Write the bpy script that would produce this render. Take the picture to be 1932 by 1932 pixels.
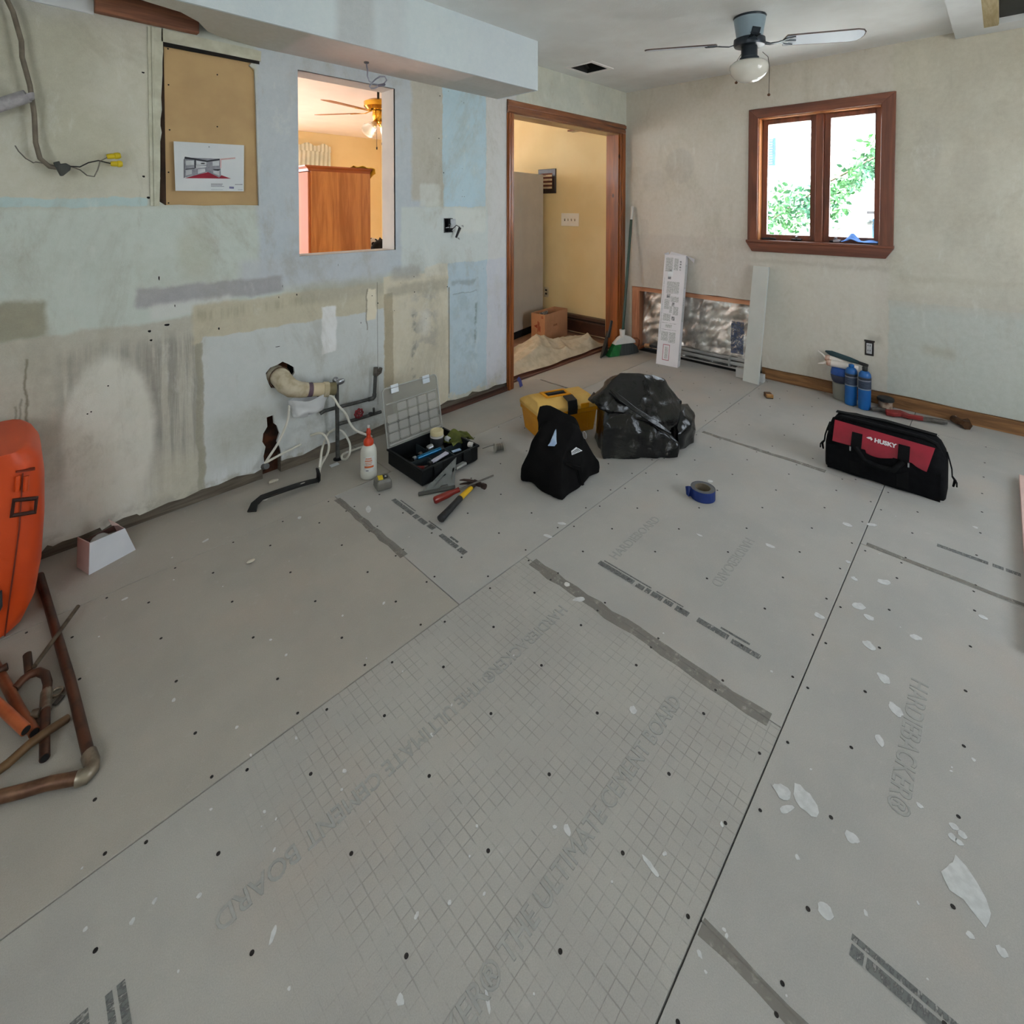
import bpy, bmesh, math, random
from math import pi, sin, cos, radians as rad
from mathutils import Vector, Matrix, Euler, noise
from mathutils.geometry import delaunay_2d_cdt

for _o in list(bpy.data.objects):
    bpy.data.objects.remove(_o)
SC = bpy.context.scene
COL = SC.collection
RND = random.Random(7)
V = Vector

# ------------------------------------------------------------------ camera
CAM_H = 1.37133
FPX, CX, CY = 943.067, 956.369, 414.238
YAW, PITCH, ROLL = 0.780723, 0.0236903, -0.000525
_f = V((cos(YAW), sin(YAW), 0)); _r = V((sin(YAW), -cos(YAW), 0)); _d = V((0, 0, -1))
_f2 = _f * cos(PITCH) + _d * sin(PITCH); _d2 = _d * cos(PITCH) - _f * sin(PITCH)
RIGHT = _r * cos(ROLL) + _d2 * sin(ROLL); DOWN = _d2 * cos(ROLL) - _r * sin(ROLL); FWD = _f2
cam = bpy.data.objects.new('camera', bpy.data.cameras.new('camera'))
COL.objects.link(cam)
cm = Matrix.Identity(4)
for i in range(3):
    cm[i][0] = RIGHT[i]; cm[i][1] = -DOWN[i]; cm[i][2] = -FWD[i]
cm[2][3] = CAM_H
cam.matrix_world = cm
cam.data.sensor_width = 36; cam.data.sensor_fit = 'HORIZONTAL'
cam.data.lens = FPX / 1932 * 36
cam.data.shift_x = (966 - CX) / 1932
cam.data.shift_y = (CY - 966) / 1932
cam.data.clip_start = 0.02
SC.camera = cam

# ------------------------------------------------------------------ light
SC.view_settings.view_transform = 'Standard'
SC.view_settings.look = 'None'
SC.view_settings.exposure = 0.2
SC.view_settings.gamma = 1.0
SC.view_settings.use_curve_mapping = False
SC.cycles.use_denoising = True
SC.cycles.max_bounces = 8
SC.cycles.diffuse_bounces = 5
SC.cycles.caustics_reflective = False
SC.cycles.caustics_refractive = False
SC.cycles.sample_clamp_indirect = 8
world = bpy.data.worlds.new('sky'); SC.world = world
world.use_nodes = True
wb = world.node_tree.nodes['Background']
wb.inputs['Color'].default_value = (0.82, 0.91, 1.0, 1)
wb.inputs['Strength'].default_value = 7.0


def portal(name, loc, rot, sx, sy):
    l = bpy.data.lights.new(name, 'AREA'); l.shape = 'RECTANGLE'; l.size = sx; l.size_y = sy
    l.cycles.is_portal = True
    o = bpy.data.objects.new(name, l); COL.objects.link(o)
    o.location = loc; o.rotation_euler = rot
    return o


sun = bpy.data.lights.new('sun', 'SUN'); sun.energy = 60; sun.angle = rad(0.53); sun.color = (1.0, 0.98, 0.95)
suno = bpy.data.objects.new('sun', sun); COL.objects.link(suno)
suno.rotation_euler = V((0.2, -0.65, -0.73)).to_track_quat('-Z', 'Y').to_euler()
portal('window_portal', (4.46, 1.005, 1.6), (0, rad(90), 0), 1.0, 0.82)
portal('side_portal', (2.75, -1.72, 1.4), (rad(90), 0, 0), 1.3, 1.4)
portal('rear_portal', (-1.45, -.2, 1.5), (0, rad(-90), 0), 1.1, 1.4)
portal('den_rear_portal', (.5, 7.3 + .1, 1.3), (rad(-90), 0, 0), 2.8, 2.0)
portal('den_portal', (-1.15, 5.6, 1.45), (0, rad(-90), 0), 1.5, 2.0)

# ------------------------------------------------------------------ planes of the room
YA, XB, HC = 2.62, 4.30, 2.49          # wall with the doorway, wall with the window, ceiling
YA2 = 2.77                             # far face of the doorway wall
XH = 4.42                              # yellow wall of the next room
YF = 7.30


def _ray(px, py):
    return RIGHT * ((px - CX) / FPX) + DOWN * ((py - CY) / FPX) + FWD


def onz(px, py, z=0.0):
    d = _ray(px, py); o = V((0, 0, CAM_H)); return o + d * ((z - CAM_H) / d.z)


def ony(px, py, y=YA):
    d = _ray(px, py); return V((0, 0, CAM_H)) + d * (y / d.y)


def onx(px, py, x=XB):
    d = _ray(px, py); return V((0, 0, CAM_H)) + d * (x / d.x)


# ------------------------------------------------------------------ objects
ROOTM = {}


def tag(o, label=None, cat=None, group=None, kind=None):
    if label: o['label'] = label
    if cat: o['category'] = cat
    if group: o['group'] = group
    if kind: o['kind'] = kind
    return o


def thing(name, label, cat, loc=(0, 0, 0), rot=(0, 0, 0), group=None):
    o = bpy.data.objects.new(name, None); COL.objects.link(o)
    o.location = loc; o.rotation_euler = rot; o.empty_display_size = 0.05
    ROOTM[o] = Matrix.Translation(V(loc)) @ Euler(rot).to_matrix().to_4x4()
    return tag(o, label, cat, group)


class MB:
    def __init__(s, M=None):
        s.bm = bmesh.new(); s.M = M or Matrix.Identity(4); s.uv = None

    def vs(s, pts):
        return [s.bm.verts.new(s.M @ V(p)) for p in pts]

    def face(s, pts):
        try: return s.bm.faces.new(s.vs(pts))
        except ValueError: return None

    def box(s, a, b):
        (x0, y0, z0), (x1, y1, z1) = a, b
        if x0 > x1: x0, x1 = x1, x0
        if y0 > y1: y0, y1 = y1, y0
        if z0 > z1: z0, z1 = z1, z0
        v = s.vs([(x0, y0, z0), (x1, y0, z0), (x1, y1, z0), (x0, y1, z0), (x0, y0, z1), (x1, y0, z1), (x1, y1, z1), (x0, y1, z1)])
        for q in ((0, 3, 2, 1), (4, 5, 6, 7), (0, 1, 5, 4), (1, 2, 6, 5), (2, 3, 7, 6), (3, 0, 4, 7)):
            s.bm.faces.new([v[i] for i in q])
        return s

    def loft(s, rings, cap0=True, cap1=True, closed=True):
        R = [s.vs(r) for r in rings]; n = len(R[0])
        for a, b in zip(R, R[1:]):
            for i in range(n if closed else n - 1):
                j = (i + 1) % n
                s.bm.faces.new([a[i], a[j], b[j], b[i]])
        if cap0 and n > 2: s.bm.faces.new(R[0][::-1])
        if cap1 and n > 2: s.bm.faces.new(R[-1])
        return s

    def tube(s, pts, r, n=10, cap=True, closed=False, flat=None):
        pts = [V(p) for p in pts]; m = len(pts)
        rs = list(r) if isinstance(r, (list, tuple)) else [r] * m
        T = []
        for i in range(m):
            a = pts[i - 1] if (i > 0 or closed) else pts[i]
            b = pts[(i + 1) % m] if (i < m - 1 or closed) else pts[i]
            t = (b - a); T.append(t.normalized() if t.length > 1e-9 else V((0, 0, 1)))
        up = V((0, 0, 1)) if abs(T[0].z) < 0.9 else V((1, 0, 0))
        u = T[0].cross(up).normalized(); rings = []
        for i in range(m):
            u = (u - T[i] * u.dot(T[i])).normalized(); w = T[i].cross(u)
            fl = flat or (1, 1)
            rings.append([pts[i] + (u * cos(2 * pi * k / n) * fl[0] + w * sin(2 * pi * k / n) * fl[1]) * rs[i] for k in range(n)])
        if closed: rings.append(rings[0])
        return s.loft(rings, cap and not closed, cap and not closed)

    def strip(s, pts, w, t, up=(0, 0, 1)):
        """a bar of rectangular section w (sideways) by t (along up) following pts"""
        pts = [V(p) for p in pts]; rings = []
        for i, p in enumerate(pts):
            tg = (pts[min(i + 1, len(pts) - 1)] - pts[max(i - 1, 0)]).normalized()
            sd = tg.cross(V(up)).normalized(); nn = sd.cross(tg).normalized()
            ww = w[i] if isinstance(w, (list, tuple)) else w
            rings.append([p - sd * ww / 2 - nn * t / 2, p + sd * ww / 2 - nn * t / 2, p + sd * ww / 2 + nn * t / 2, p - sd * ww / 2 + nn * t / 2])
        return s.loft(rings)

    def lathe(s, prof, n=24, o=(0, 0, 0), axis=(0, 0, 1), caps=True):
        ax = V(axis).normalized(); u = ax.orthogonal().normalized(); w = ax.cross(u); o = V(o)
        rings = [[o + ax * z + (u * cos(2 * pi * k / n) + w * sin(2 * pi * k / n)) * max(r, 1e-5) for k in range(n)] for r, z in prof]
        return s.loft(rings, caps, caps)

    def ball(s, c, r, n=12, sc=(1, 1, 1)):
        prof = []
        m = max(6, n // 2)
        rings = []
        for i in range(m + 1):
            a = -pi / 2 + pi * i / m
            rr = max(cos(a), 1e-4)
            rings.append([V(c) + V((cos(2 * pi * k / n) * rr * r * sc[0], sin(2 * pi * k / n) * rr * r * sc[1], sin(a) * r * sc[2])) for k in range(n)])
        return s.loft(rings)

    def prism(s, poly, off):
        """poly: list of 3-D points in a plane, off: extrusion vector"""
        off = V(off); p0 = [V(p) for p in poly]
        return s.loft([p0, [p + off for p in p0]])

    def grid(s, fn, nu, nv):
        vv = [[s.bm.verts.new(s.M @ V(fn(i / nu, j / nv))) for j in range(nv + 1)] for i in range(nu + 1)]
        for i in range(nu):
            for j in range(nv):
                s.bm.faces.new([vv[i][j], vv[i + 1][j], vv[i + 1][j + 1], vv[i][j + 1]])
        return s

    def sheet(s, outer, holes, mp, t):
        """flat sheet with holes: outer/holes 2-D polygons, mp maps (a,b,depth) to 3-D, t thickness"""
        vs, ed = [], []
        for poly in [outer] + holes:
            k = len(vs); m = len(poly)
            vs += [V((p[0], p[1])) for p in poly]
            ed += [(k + i, k + (i + 1) % m) for i in range(m)]
        ov, oe, of, *_ = delaunay_2d_cdt(vs, ed, [], 0, 1e-6)

        def inside(p, poly):
            c = False; j = len(poly) - 1
            for i in range(len(poly)):
                xi, yi = poly[i][0], poly[i][1]; xj, yj = poly[j][0], poly[j][1]
                if (yi > p[1]) != (yj > p[1]) and p[0] < (xj - xi) * (p[1] - yi) / (yj - yi) + xi: c = not c
                j = i
            return c
        keep = []
        for f in of:
            c = sum((ov[i] for i in f), V((0, 0))) / len(f)
            if inside(c, outer) and not any(inside(c, h) for h in holes): keep.append(f)
        A = [s.bm.verts.new(s.M @ V(mp(p.x, p.y, 0))) for p in ov]
        B = [s.bm.verts.new(s.M @ V(mp(p.x, p.y, t))) for p in ov]
        cnt = {}
        for f in keep:
            s.bm.faces.new([A[i] for i in f]); s.bm.faces.new([B[i] for i in f][::-1])
            for i in range(len(f)):
                e = (f[i], f[(i + 1) % len(f)]); cnt[tuple(sorted(e))] = cnt.get(tuple(sorted(e)), []) + [e]
        for k, e in cnt.items():
            if len(e) == 1:
                a, b = e[0]; s.bm.faces.new([A[b], A[a], B[a], B[b]])
        return s


def part(name, mb, mat, parent=None, W=True, smooth=0, bev=0, label=None, kind=None, seg=2, tag_kind=None):
    """link one mesh object. W: the builder used world coordinates. smooth: angle in degrees, 0 = flat"""
    bm = mb.bm
    root = parent
    while root is not None and root.parent is not None: root = root.parent
    if W and root is not None and root in ROOTM:
        bmesh.ops.transform(bm, matrix=ROOTM[root].inverted(), verts=bm.verts)
    bmesh.ops.remove_doubles(bm, verts=bm.verts, dist=1e-6)
    bmesh.ops.recalc_face_normals(bm, faces=bm.faces)
    me = bpy.data.meshes.new(name); bm.to_mesh(me); bm.free()
    if mat is not None: me.materials.append(mat)
    if smooth:
        me.shade_smooth()
        if smooth < 180: me.set_sharp_from_angle(angle=rad(smooth))
    o = bpy.data.objects.new(name, me); COL.objects.link(o)
    if parent is not None: o.parent = parent
    if bev:
        b = o.modifiers.new('edge', 'BEVEL'); b.width = bev; b.segments = seg; b.limit_method = 'ANGLE'; b.angle_limit = rad(40)
        b.harden_normals = False
        if not smooth: me.shade_smooth(); me.set_sharp_from_angle(angle=rad(35))
    if label: o['label'] = label
    if kind: o['kind'] = kind
    return o


def struct(name, mb, mat, parent=None, **k):
    return part(name, mb, mat, parent, kind='structure' if parent is None else None, **k)


def text_mesh(body, size, M, mat, name, parent=None, depth=0.0005, bevel=0.0, align='LEFT', spacing=1.0, W=True, bold=0.0):
    cu = bpy.data.curves.new(name, 'FONT'); cu.body = body; cu.size = size; cu.extrude = depth; cu.bevel_depth = bevel
    cu.align_x = align; cu.space_character = spacing; cu.resolution_u = 3; cu.offset = bold
    o = bpy.data.objects.new(name, cu)
    me0 = o.to_mesh(); bm = bmesh.new(); bm.from_mesh(me0); o.to_mesh_clear()
    bpy.data.objects.remove(o); bpy.data.curves.remove(cu)
    bmesh.ops.transform(bm, matrix=M, verts=bm.verts)
    mb = MB(); mb.bm.free(); mb.bm = bm
    return part(name, mb, mat, parent, W=W)


def frame(o, x, y):
    """matrix with origin o, x axis along x, y axis near y"""
    x = V(x).normalized(); z = x.cross(V(y)).normalized(); y = z.cross(x)
    M = Matrix.Identity(4)
    for i in range(3):
        M[i][0] = x[i]; M[i][1] = y[i]; M[i][2] = z[i]; M[i][3] = o[i]
    return M


# ------------------------------------------------------------------ materials
def lin(c, k=1.0):
    out = []
    for v in c[:3]:
        v = v / 255
        out.append(min(0.92, (v / 12.92 if v <= 0.04045 else ((v + 0.055) / 1.055) ** 2.4) * k))
    return (out[0], out[1], out[2], 1)


class NT:
    def __init__(s, name):
        s.m = bpy.data.materials.new(name); s.m.use_nodes = True
        s.t = s.m.node_tree; s.n = s.t.nodes; s.b = s.n['Principled BSDF']; s.out = s.n['Material Output']
        s._co = None

    def node(s, t, **k):
        n = s.n.new(t)
        for a, b in k.items(): setattr(n, a, b)
        return n

    def L(s, a, b): s.t.links.new(a, b)

    def setin(s, sock, v):
        if hasattr(v, 'is_linked') or isinstance(v, bpy.types.NodeSocket): s.L(v, sock)
        else: sock.default_value = v

    def co(s, kind='Object'):
        if s._co is None: s._co = s.node('ShaderNodeTexCoord')
        return s._co.outputs[kind]

    def math(s, op, a, b=0.0, c=0.0, clamp=False):
        n = s.node('ShaderNodeMath', operation=op); n.use_clamp = clamp
        s.setin(n.inputs[0], a); s.setin(n.inputs[1], b); s.setin(n.inputs[2], c); return n.outputs[0]

    def scale(s, vec, sc, loc=(0, 0, 0), rot=(0, 0, 0)):
        n = s.node('ShaderNodeMapping'); n.inputs['Scale'].default_value = sc; n.inputs['Location'].default_value = loc
        n.inputs['Rotation'].default_value = rot; s.L(vec, n.inputs[0]); return n.outputs[0]

    def noise(s, vec=None, sc=5, det=4, rough=0.55, dist=0.0):
        n = s.node('ShaderNodeTexNoise'); n.inputs['Scale'].default_value = sc; n.inputs['Detail'].default_value = det
        n.inputs['Roughness'].default_value = rough; n.inputs['Distortion'].default_value = dist
        s.L(vec if vec is not None else s.co(), n.inputs['Vector']); return n.outputs['Fac']

    def step(s, v, a, b, lo=0.0, hi=1.0):
        n = s.node('ShaderNodeMapRange', interpolation_type='SMOOTHSTEP')
        s.setin(n.inputs[0], v); s.setin(n.inputs[1], a); s.setin(n.inputs[2], b); s.setin(n.inputs[3], lo); s.setin(n.inputs[4], hi)
        return n.outputs[0]

    def mix(s, f, a, b, mode='MIX'):
        n = s.node('ShaderNodeMix', data_type='RGBA', blend_type=mode)
        s.setin(n.inputs[0], f); s.setin(n.inputs[6], a); s.setin(n.inputs[7], b); return n.outputs[2]

    def bump(s, h, strength=0.3, dist=0.01):
        n = s.node('ShaderNodeBump'); n.inputs['Strength'].default_value = strength; n.inputs['Distance'].default_value = dist
        s.L(h, n.inputs['Height']); s.L(n.outputs[0], s.b.inputs['Normal']); return n

    def color(s, c): s.setin(s.b.inputs['Base Color'], c)

    def p(s, **k):
        for a, b in k.items(): s.setin(s.b.inputs[a.replace('_', ' ')], b)
        return s


_MC = {}


def mat(name, c1, c2=None, sc=12, rough=0.6, metal=0.0, bump=0.0, bsc=150, bdist=0.002, k=1.0, stretch=(1, 1, 1), spec=0.5, coat=0.0, lo=0.35, hi=0.65, det=4):
    if name in _MC: return _MC[name]
    t = NT(name)
    c2 = c2 or tuple(max(0, v * 0.86) for v in c1)
    vec = t.scale(t.co(), stretch)
    f = t.step(t.noise(vec, sc, det), lo, hi)
    t.color(t.mix(f, lin(c1, k), lin(c2, k)))
    t.p(Roughness=rough, Metallic=metal)
    t.b.inputs['Specular IOR Level'].default_value = spec
    if coat: t.b.inputs['Coat Weight'].default_value = coat; t.b.inputs['Coat Roughness'].default_value = 0.1
    if bump: t.bump(t.noise(vec, bsc, 3), bump, bdist)
    _MC[name] = t.m
    return t.m


def wood(name, c1, c2, axis='z', sc=6, rough=0.35, coat=0.25, k=1.0, knots=False, bump=0.05):
    if name in _MC: return _MC[name]
    t = NT(name)
    st = {'x': (0.08, 1, 1), 'y': (1, 0.08, 1), 'z': (1, 1, 0.08)}[axis]
    vec = t.scale(t.co(), st)
    a = t.noise(vec, sc * 3, 5, 0.6, 1.2); b = t.noise(vec, sc * 14, 4, 0.6)
    f = t.math('ADD', t.math('MULTIPLY', a, 0.75), t.math('MULTIPLY', b, 0.3))
    c = t.mix(t.step(f, 0.36, 0.68), lin(c1, k), lin(c2, k))
    if knots:
        vo = t.node('ShaderNodeTexVoronoi'); vo.inputs['Scale'].default_value = 5.5
        t.L(t.scale(t.co(), (1.2, 1.2, 0.75)), vo.inputs['Vector'])
        c = t.mix(t.step(vo.outputs['Distance'], 0.05, 0.13, 0.85, 0), c, lin(tuple(v * 0.4 for v in c2), k))
    t.color(c); t.p(Roughness=rough)
    t.b.inputs['Coat Weight'].default_value = coat; t.b.inputs['Coat Roughness'].default_value = 0.15
    if bump: t.bump(b, bump, 0.002)
    _MC[name] = t.m
    return t.m


def patched(name, base, base2, patches, comp, grit=0.0, k=1.0, wob=0.035, extra=None, rough=0.85, blot=None):
    """a plastered wall: base paint plus patches with a shape of their own.
    patches: (a0,a1,b0,b1,soft,colour,strength,streak) in the wall's own two coordinates (metres)"""
    t = NT(name)
    sep = t.node('ShaderNodeSeparateXYZ'); t.L(t.co(), sep.inputs[0])
    a, b = sep.outputs[comp[0]], sep.outputs[comp[1]]
    n1 = t.noise(None, 2.3, 6, 0.62); n2 = t.noise(None, 11, 5, 0.6)
    wa = t.math('ADD', t.math('MULTIPLY', t.math('SUBTRACT', n1, 0.5), wob * 1.3), t.math('MULTIPLY', t.math('SUBTRACT', n2, 0.5), wob))
    n3 = t.noise(t.scale(t.co(), (1, 1, 1), (7.3, 3.1, 5.7)), 9, 5, 0.6)
    wb_ = t.math('MULTIPLY', t.math('SUBTRACT', n3, 0.5), wob * 1.6)
    a2 = t.math('ADD', a, wa); b2 = t.math('ADD', b, wb_)
    sv = t.scale(t.co(), (1, 1, 0.05))
    streak = t.noise(sv, 26, 5, 0.65)
    col = t.mix(t.step(n1, 0.38, 0.62), lin(base, k), lin(base2, k))
    for (x0, x1, z0, z1, so, c, stg, sk) in patches:
        lu = .3 * c[0] + .59 * c[1] + .11 * c[2]; c = tuple(lu + (v - lu) * .68 for v in c)
        aa, bb = (a, b) if so < 0.004 else (a2, b2)
        s2 = max(so, 0.0015)
        if isinstance(x0, tuple):      # ellipse: (cx, cz, rx, rz)
            cx, cz, rx, rz = x0
            dx = t.math('DIVIDE', t.math('SUBTRACT', aa, cx), rx); dz = t.math('DIVIDE', t.math('SUBTRACT', bb, cz), rz)
            d = t.math('SQRT', t.math('ADD', t.math('MULTIPLY', dx, dx), t.math('MULTIPLY', dz, dz)))
            m = t.step(d, 1 - so, 1 + so, 1, 0)
        else:
            m = t.math('MULTIPLY', t.math('MULTIPLY', t.step(aa, x0 - s2, x0 + s2), t.step(aa, x1 - s2, x1 + s2, 1, 0)),
                       t.math('MULTIPLY', t.step(bb, z0 - s2, z0 + s2), t.step(bb, z1 - s2, z1 + s2, 1, 0)))
        if sk > 0: m = t.math('MULTIPLY', m, t.step(streak, 0.5 - sk, 0.5 + 0.12))
        if sk < 0: m = t.math('MULTIPLY', m, t.step(n2, 0.5 + sk, 0.6))
        col = t.mix(t.math('MULTIPLY', m, stg), col, lin(c, k))
    if blot:
        col = t.mix(t.math('MULTIPLY', t.step(t.noise(t.scale(t.co(), (1, 1, 1), (3, 9, 1)), 3.1, 5, 0.6), 0.52, 0.72), blot[1]), col, lin(blot[0], k))
    if grit:
        d1 = t.noise(t.scale(t.co(), (1, 1, .6), (11, 2, 6)), 1.7, 9, 0.72, 0.6); d2 = t.noise(t.scale(t.co(), (1, 1, .35), (2, 8, 3)), 6.5, 8, 0.75, 0.4)
        col = t.mix(t.math('MULTIPLY', t.step(d1, .50, .66), grit), col, lin((132, 128, 114), k)); col = t.mix(t.math('MULTIPLY', t.step(d2, .55, .68), grit * .8), col, lin((138, 134, 122), k)); col = t.mix(t.math('MULTIPLY', t.step(d2, .44, .33), grit * .6), col, lin((192, 194, 188), k))
    g = t.noise(None, 260, 2, 0.6)
    col = t.mix(0.12, col, t.mix(g, (0.25, 0.25, 0.25, 1), (1, 1, 1, 1)), 'OVERLAY')
    g2 = t.noise(t.scale(t.co(), (1, 1, 1), (1, 4, 8)), 30, 4, 0.7)
    col = t.mix(0.10, col, t.mix(t.step(g2, 0.3, 0.7), (0.3, 0.3, 0.3, 1), (0.75, 0.75, 0.75, 1)), 'OVERLAY')
    t.color(col); t.p(Roughness=rough)
    t.b.inputs['Specular IOR Level'].default_value = 0.25
    t.bump(t.math('ADD', t.math('MULTIPLY', n2, 0.7), t.math('MULTIPLY', g, 0.3)), 0.25, 0.006)
    return t.m


def clear(name, c, rough=0.25, alpha=0.5, spec=0.5):
    """thin translucent plastic or glass: a mix of a see-through and a solid surface"""
    t = NT(name)
    t.color(lin(c)); t.p(Roughness=rough)
    tr = t.node('ShaderNodeBsdfTransparent'); tr.inputs[0].default_value = (0.97, 0.98, 0.98, 1)
    mx = t.node('ShaderNodeMixShader')
    f = t.math('ADD', alpha, t.math('MULTIPLY', t.math('SUBTRACT', t.noise(None, 8, 3), 0.5), 0.12), clamp=True)
    t.L(f, mx.inputs[0]); t.L(tr.outputs[0], mx.inputs[1]); t.L(t.b.outputs[0], mx.inputs[2])
    t.L(mx.outputs[0], t.out.inputs[0])
    return t.m


def worn(name, c, cover=0.5, sc=60, rough=0.8, stretch=(1, 1, 1), top=0.85):
    """worn ink or smear: a thin layer broken up by noise"""
    t = NT(name)
    t.color(lin(c)); t.p(Roughness=rough)
    tr = t.node('ShaderNodeBsdfTransparent'); mx = t.node('ShaderNodeMixShader')
    n = t.noise(t.scale(t.co(), stretch), sc, 5, 0.7)
    t.L(t.step(n, 0.62 - cover * 0.5, 0.72 - cover * 0.3, 0, top), mx.inputs[0])
    t.L(tr.outputs[0], mx.inputs[1]); t.L(t.b.outputs[0], mx.inputs[2]); t.L(mx.outputs[0], t.out.inputs[0])
    return t.m


GAIN = 1.55

# ================================================================== THE SETTING
# ---- wall with doorway and pass-through -----------------------------------------
K = GAIN
pA = [
    # x0, x1, z0, z1, soft, colour, strength, streak
    (-2, 0.46, 1.40, 2.6, 0.01, (174, 171, 152), 1.0, 0),
    ((0.08, 1.96, 0.2, 0.26), 0, 0, 0, 0.45, (140, 139, 118), 0.55, 0),
    ((0.22, 1.62, 0.16, 0.16), 0, 0, 0, 0.5, (150, 148, 122), 0.5, 0),
    ((0.02, 2.22, 0.5, 0.12), 0, 0, 0, 0.4, (150, 150, 146), 0.7, 0),
    (-2, 0.44, 1.372, 1.408, 0.004, (150, 178, 178), 0.9, 0),
    (-2, 1.0, 0.86, 1.365, 0.012, (168, 178, 168), 1.0, 0),
    ((0.62, 1.17, 0.07, 0.14), 0, 0, 0, 0.45, (158, 160, 138), 0.6, 0),
    (0.89, 1.90, 0.98, 2.6, 0.02, (158, 168, 176), 1.0, 0),
    (0.80, 1.62, 0.95, 1.11, 0.03, (162, 168, 174), 0.8, 0),
    (1.80, 2.06, 1.42, 2.6, 0.016, (160, 156, 143), 1.0, 0),
    (1.86, 2.02, 1.38, 1.52, 0.012, (178, 182, 174), 0.8, 0),
    (2.43, 2.75, 0.06, 2.6, 0.01, (178, 178, 176), 1.0, 0),
    (2.43, 2.64, 0.06, 1.0, 0.012, (170, 172, 184), 0.8, 0),
    (1.72, 2.45, 0.98, 1.376, 0.012, (172, 181, 178), 1.0, 0),
    (2.14, 2.43, 1.20, 1.36, 0.02, (186, 190, 182), 0.7, 0),
    (2.045, 2.43, 1.378, 2.6, 0.004, (150, 180, 194), 1.0, 0),
    (2.16, 2.25, 1.75, 2.1, 0.04, (140, 166, 172), 0.4, -0.1),
    # lower part
    (-2, 0.66, -0.1, 0.875, 0.012, (160, 157, 142), 1.0, 0),
    (0.14, 0.62, 0.10, 0.80, 0.04, (130, 128, 118), 0.85, 0.12),
    (0.42, 0.62, 0.20, 0.78, 0.02, (128, 122, 112), 0.75, 0.1),
    ((0.30, 0.42, 0.155, 0.33), 0, 0, 0, 0.13, (188, 186, 172), 0.9, 0),
    (0.1, 0.46, -0.1, 0.30, 0.08, (184, 180, 166), 0.7, 0),
    (0.46, 0.63, -0.1, 0.26, 0.06, (170, 165, 144), 0.7, 0),
    (-2, 0.115, 0.875, 1.015, 0.012, (128, 124, 100), 0.9, 0),
    (0.018, 0.024, 0.28, 0.62, 0.004, (112, 106, 86), 0.8, 0), (0.031, 0.036, 0.3, 0.64, 0.004, (106, 100, 82), 0.8, 0), (0.046, 0.053, 0.3, 0.80, 0.004, (104, 96, 74), 0.9, 0),
    (0.40, 1.0, 0.94, 1.022, 0.012, (140, 139, 142), 0.95, 0),
    (0.45, 0.75, 0.885, 0.95, 0.014, (180, 182, 176), 0.8, 0),
    (0.60, 1.66, 0.735, 0.925, 0.012, (170, 160, 132), 0.95, 0),
    (0.60, 1.20, 0.85, 0.90, 0.018, (134, 128, 100), 0.55, 0.1),
    (1.1, 1.6, 0.86, 0.96, 0.03, (140, 136, 120), 0.5, 0),
    (0.636, 1.60, 0.05, 0.765, 0.004, (170, 175, 173), 1.0, 0),
    (0.66, 1.15, 0.02, 0.12, 0.05, (188, 192, 196), 0.6, 0.1),
    (0.66, 0.95, 0.17, 0.36, 0.06, (146, 146, 130), 0.5, 0),
    (1.05, 1.6, 0.05, 0.25, 0.06, (140, 143, 140), 0.6, -0.1),
    (0.613, 0.642, 0.05, 0.74, 0.004, (132, 126, 104), 0.75, 0),
    (1.60, 2.11, 0.06, 0.955, 0.006, (182, 172, 146), 1.0, 0),
    (1.60, 1.66, 0.1, 0.86, 0.006, (140, 124, 92), 0.75, 0),
    (1.80, 2.0, 0.45, 0.84, 0.03, (150, 146, 136), 0.75, -0.05),
    (1.80, 1.83, 0.3, 0.7, 0.008, (112, 108, 98), 0.7, -0.02),
    (1.86, 1.93, 0.55, 0.72, 0.03, (196, 192, 180), 0.7, 0),
    (1.215, 1.297, 0.572, 0.83, 0.006, (206, 212, 210), 0.9, 0),  # bright spot like fallen sunlight, painted into the wall colour
    (1.62, 2.10, 0.83, 0.90, 0.02, (132, 126, 108), 0.55, 0),
    (1.9, 2.1, 0.93, 1.0, 0.012, (186, 180, 160), 0.9, 0),
    (1.65, 1.86, 0.93, 1.01, 0.02, (140, 138, 132), 0.7, 0),
    (2.09, 2.44, 0.09, 1.0, 0.005, (150, 172, 184), 1.0, 0),
    (2.13, 2.36, 0.30, 0.78, 0.03, (134, 156, 164), 0.6, -0.06),
    (2.325, 2.345, 0.42, 0.80, 0.008, (96, 112, 116), 0.7, -0.05),
    (2.12, 2.40, 0.84, 0.88, 0.014, (116, 128, 134), 0.6, -0.04),
    (2.13, 2.34, 0.787, 0.793, 0.004, (96, 108, 112), 0.6, 0),
    (2.088, 2.10, 0.1, 0.84, 0.003, (116, 104, 78), 0.8, 0),
    (1.553, 1.556, 0.20, 0.93, 0.003, (70, 66, 56), 0.85, 0),
    (1.488, 1.545, 0.715, 0.90, 0.006, (196, 185, 158), 1.0, 0),
    (1.484, 1.491, 0.66, 0.90, 0.004, (92, 84, 64), 0.75, 0),
    (-2, 2.7, -0.2, 0.085, 0.02, (142, 138, 124), 0.75, -0.05),
    (2.05, 2.64, 0.04, 0.12, 0.012, (176, 172, 156), 0.9, -0.06),
]
M_wallA = patched('plaster_wall_left', (170, 172, 162), (160, 164, 156), pA, (0, 2), k=K, grit=0.4, blot=((146, 144, 128), 0.25))
M_white = mat('white_wall_paint', (205, 205, 203), (192, 194, 195), sc=3, rough=0.8, bump=0.08, bsc=60, k=0.9, spec=0.25)
M_core = mat('wall_core_gypsum', (140, 136, 126), (96, 90, 80), sc=20, rough=0.9)
M_dark = mat('cavity_dark', (26, 21, 17), (14, 11, 9), sc=10, rough=0.95)
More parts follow.
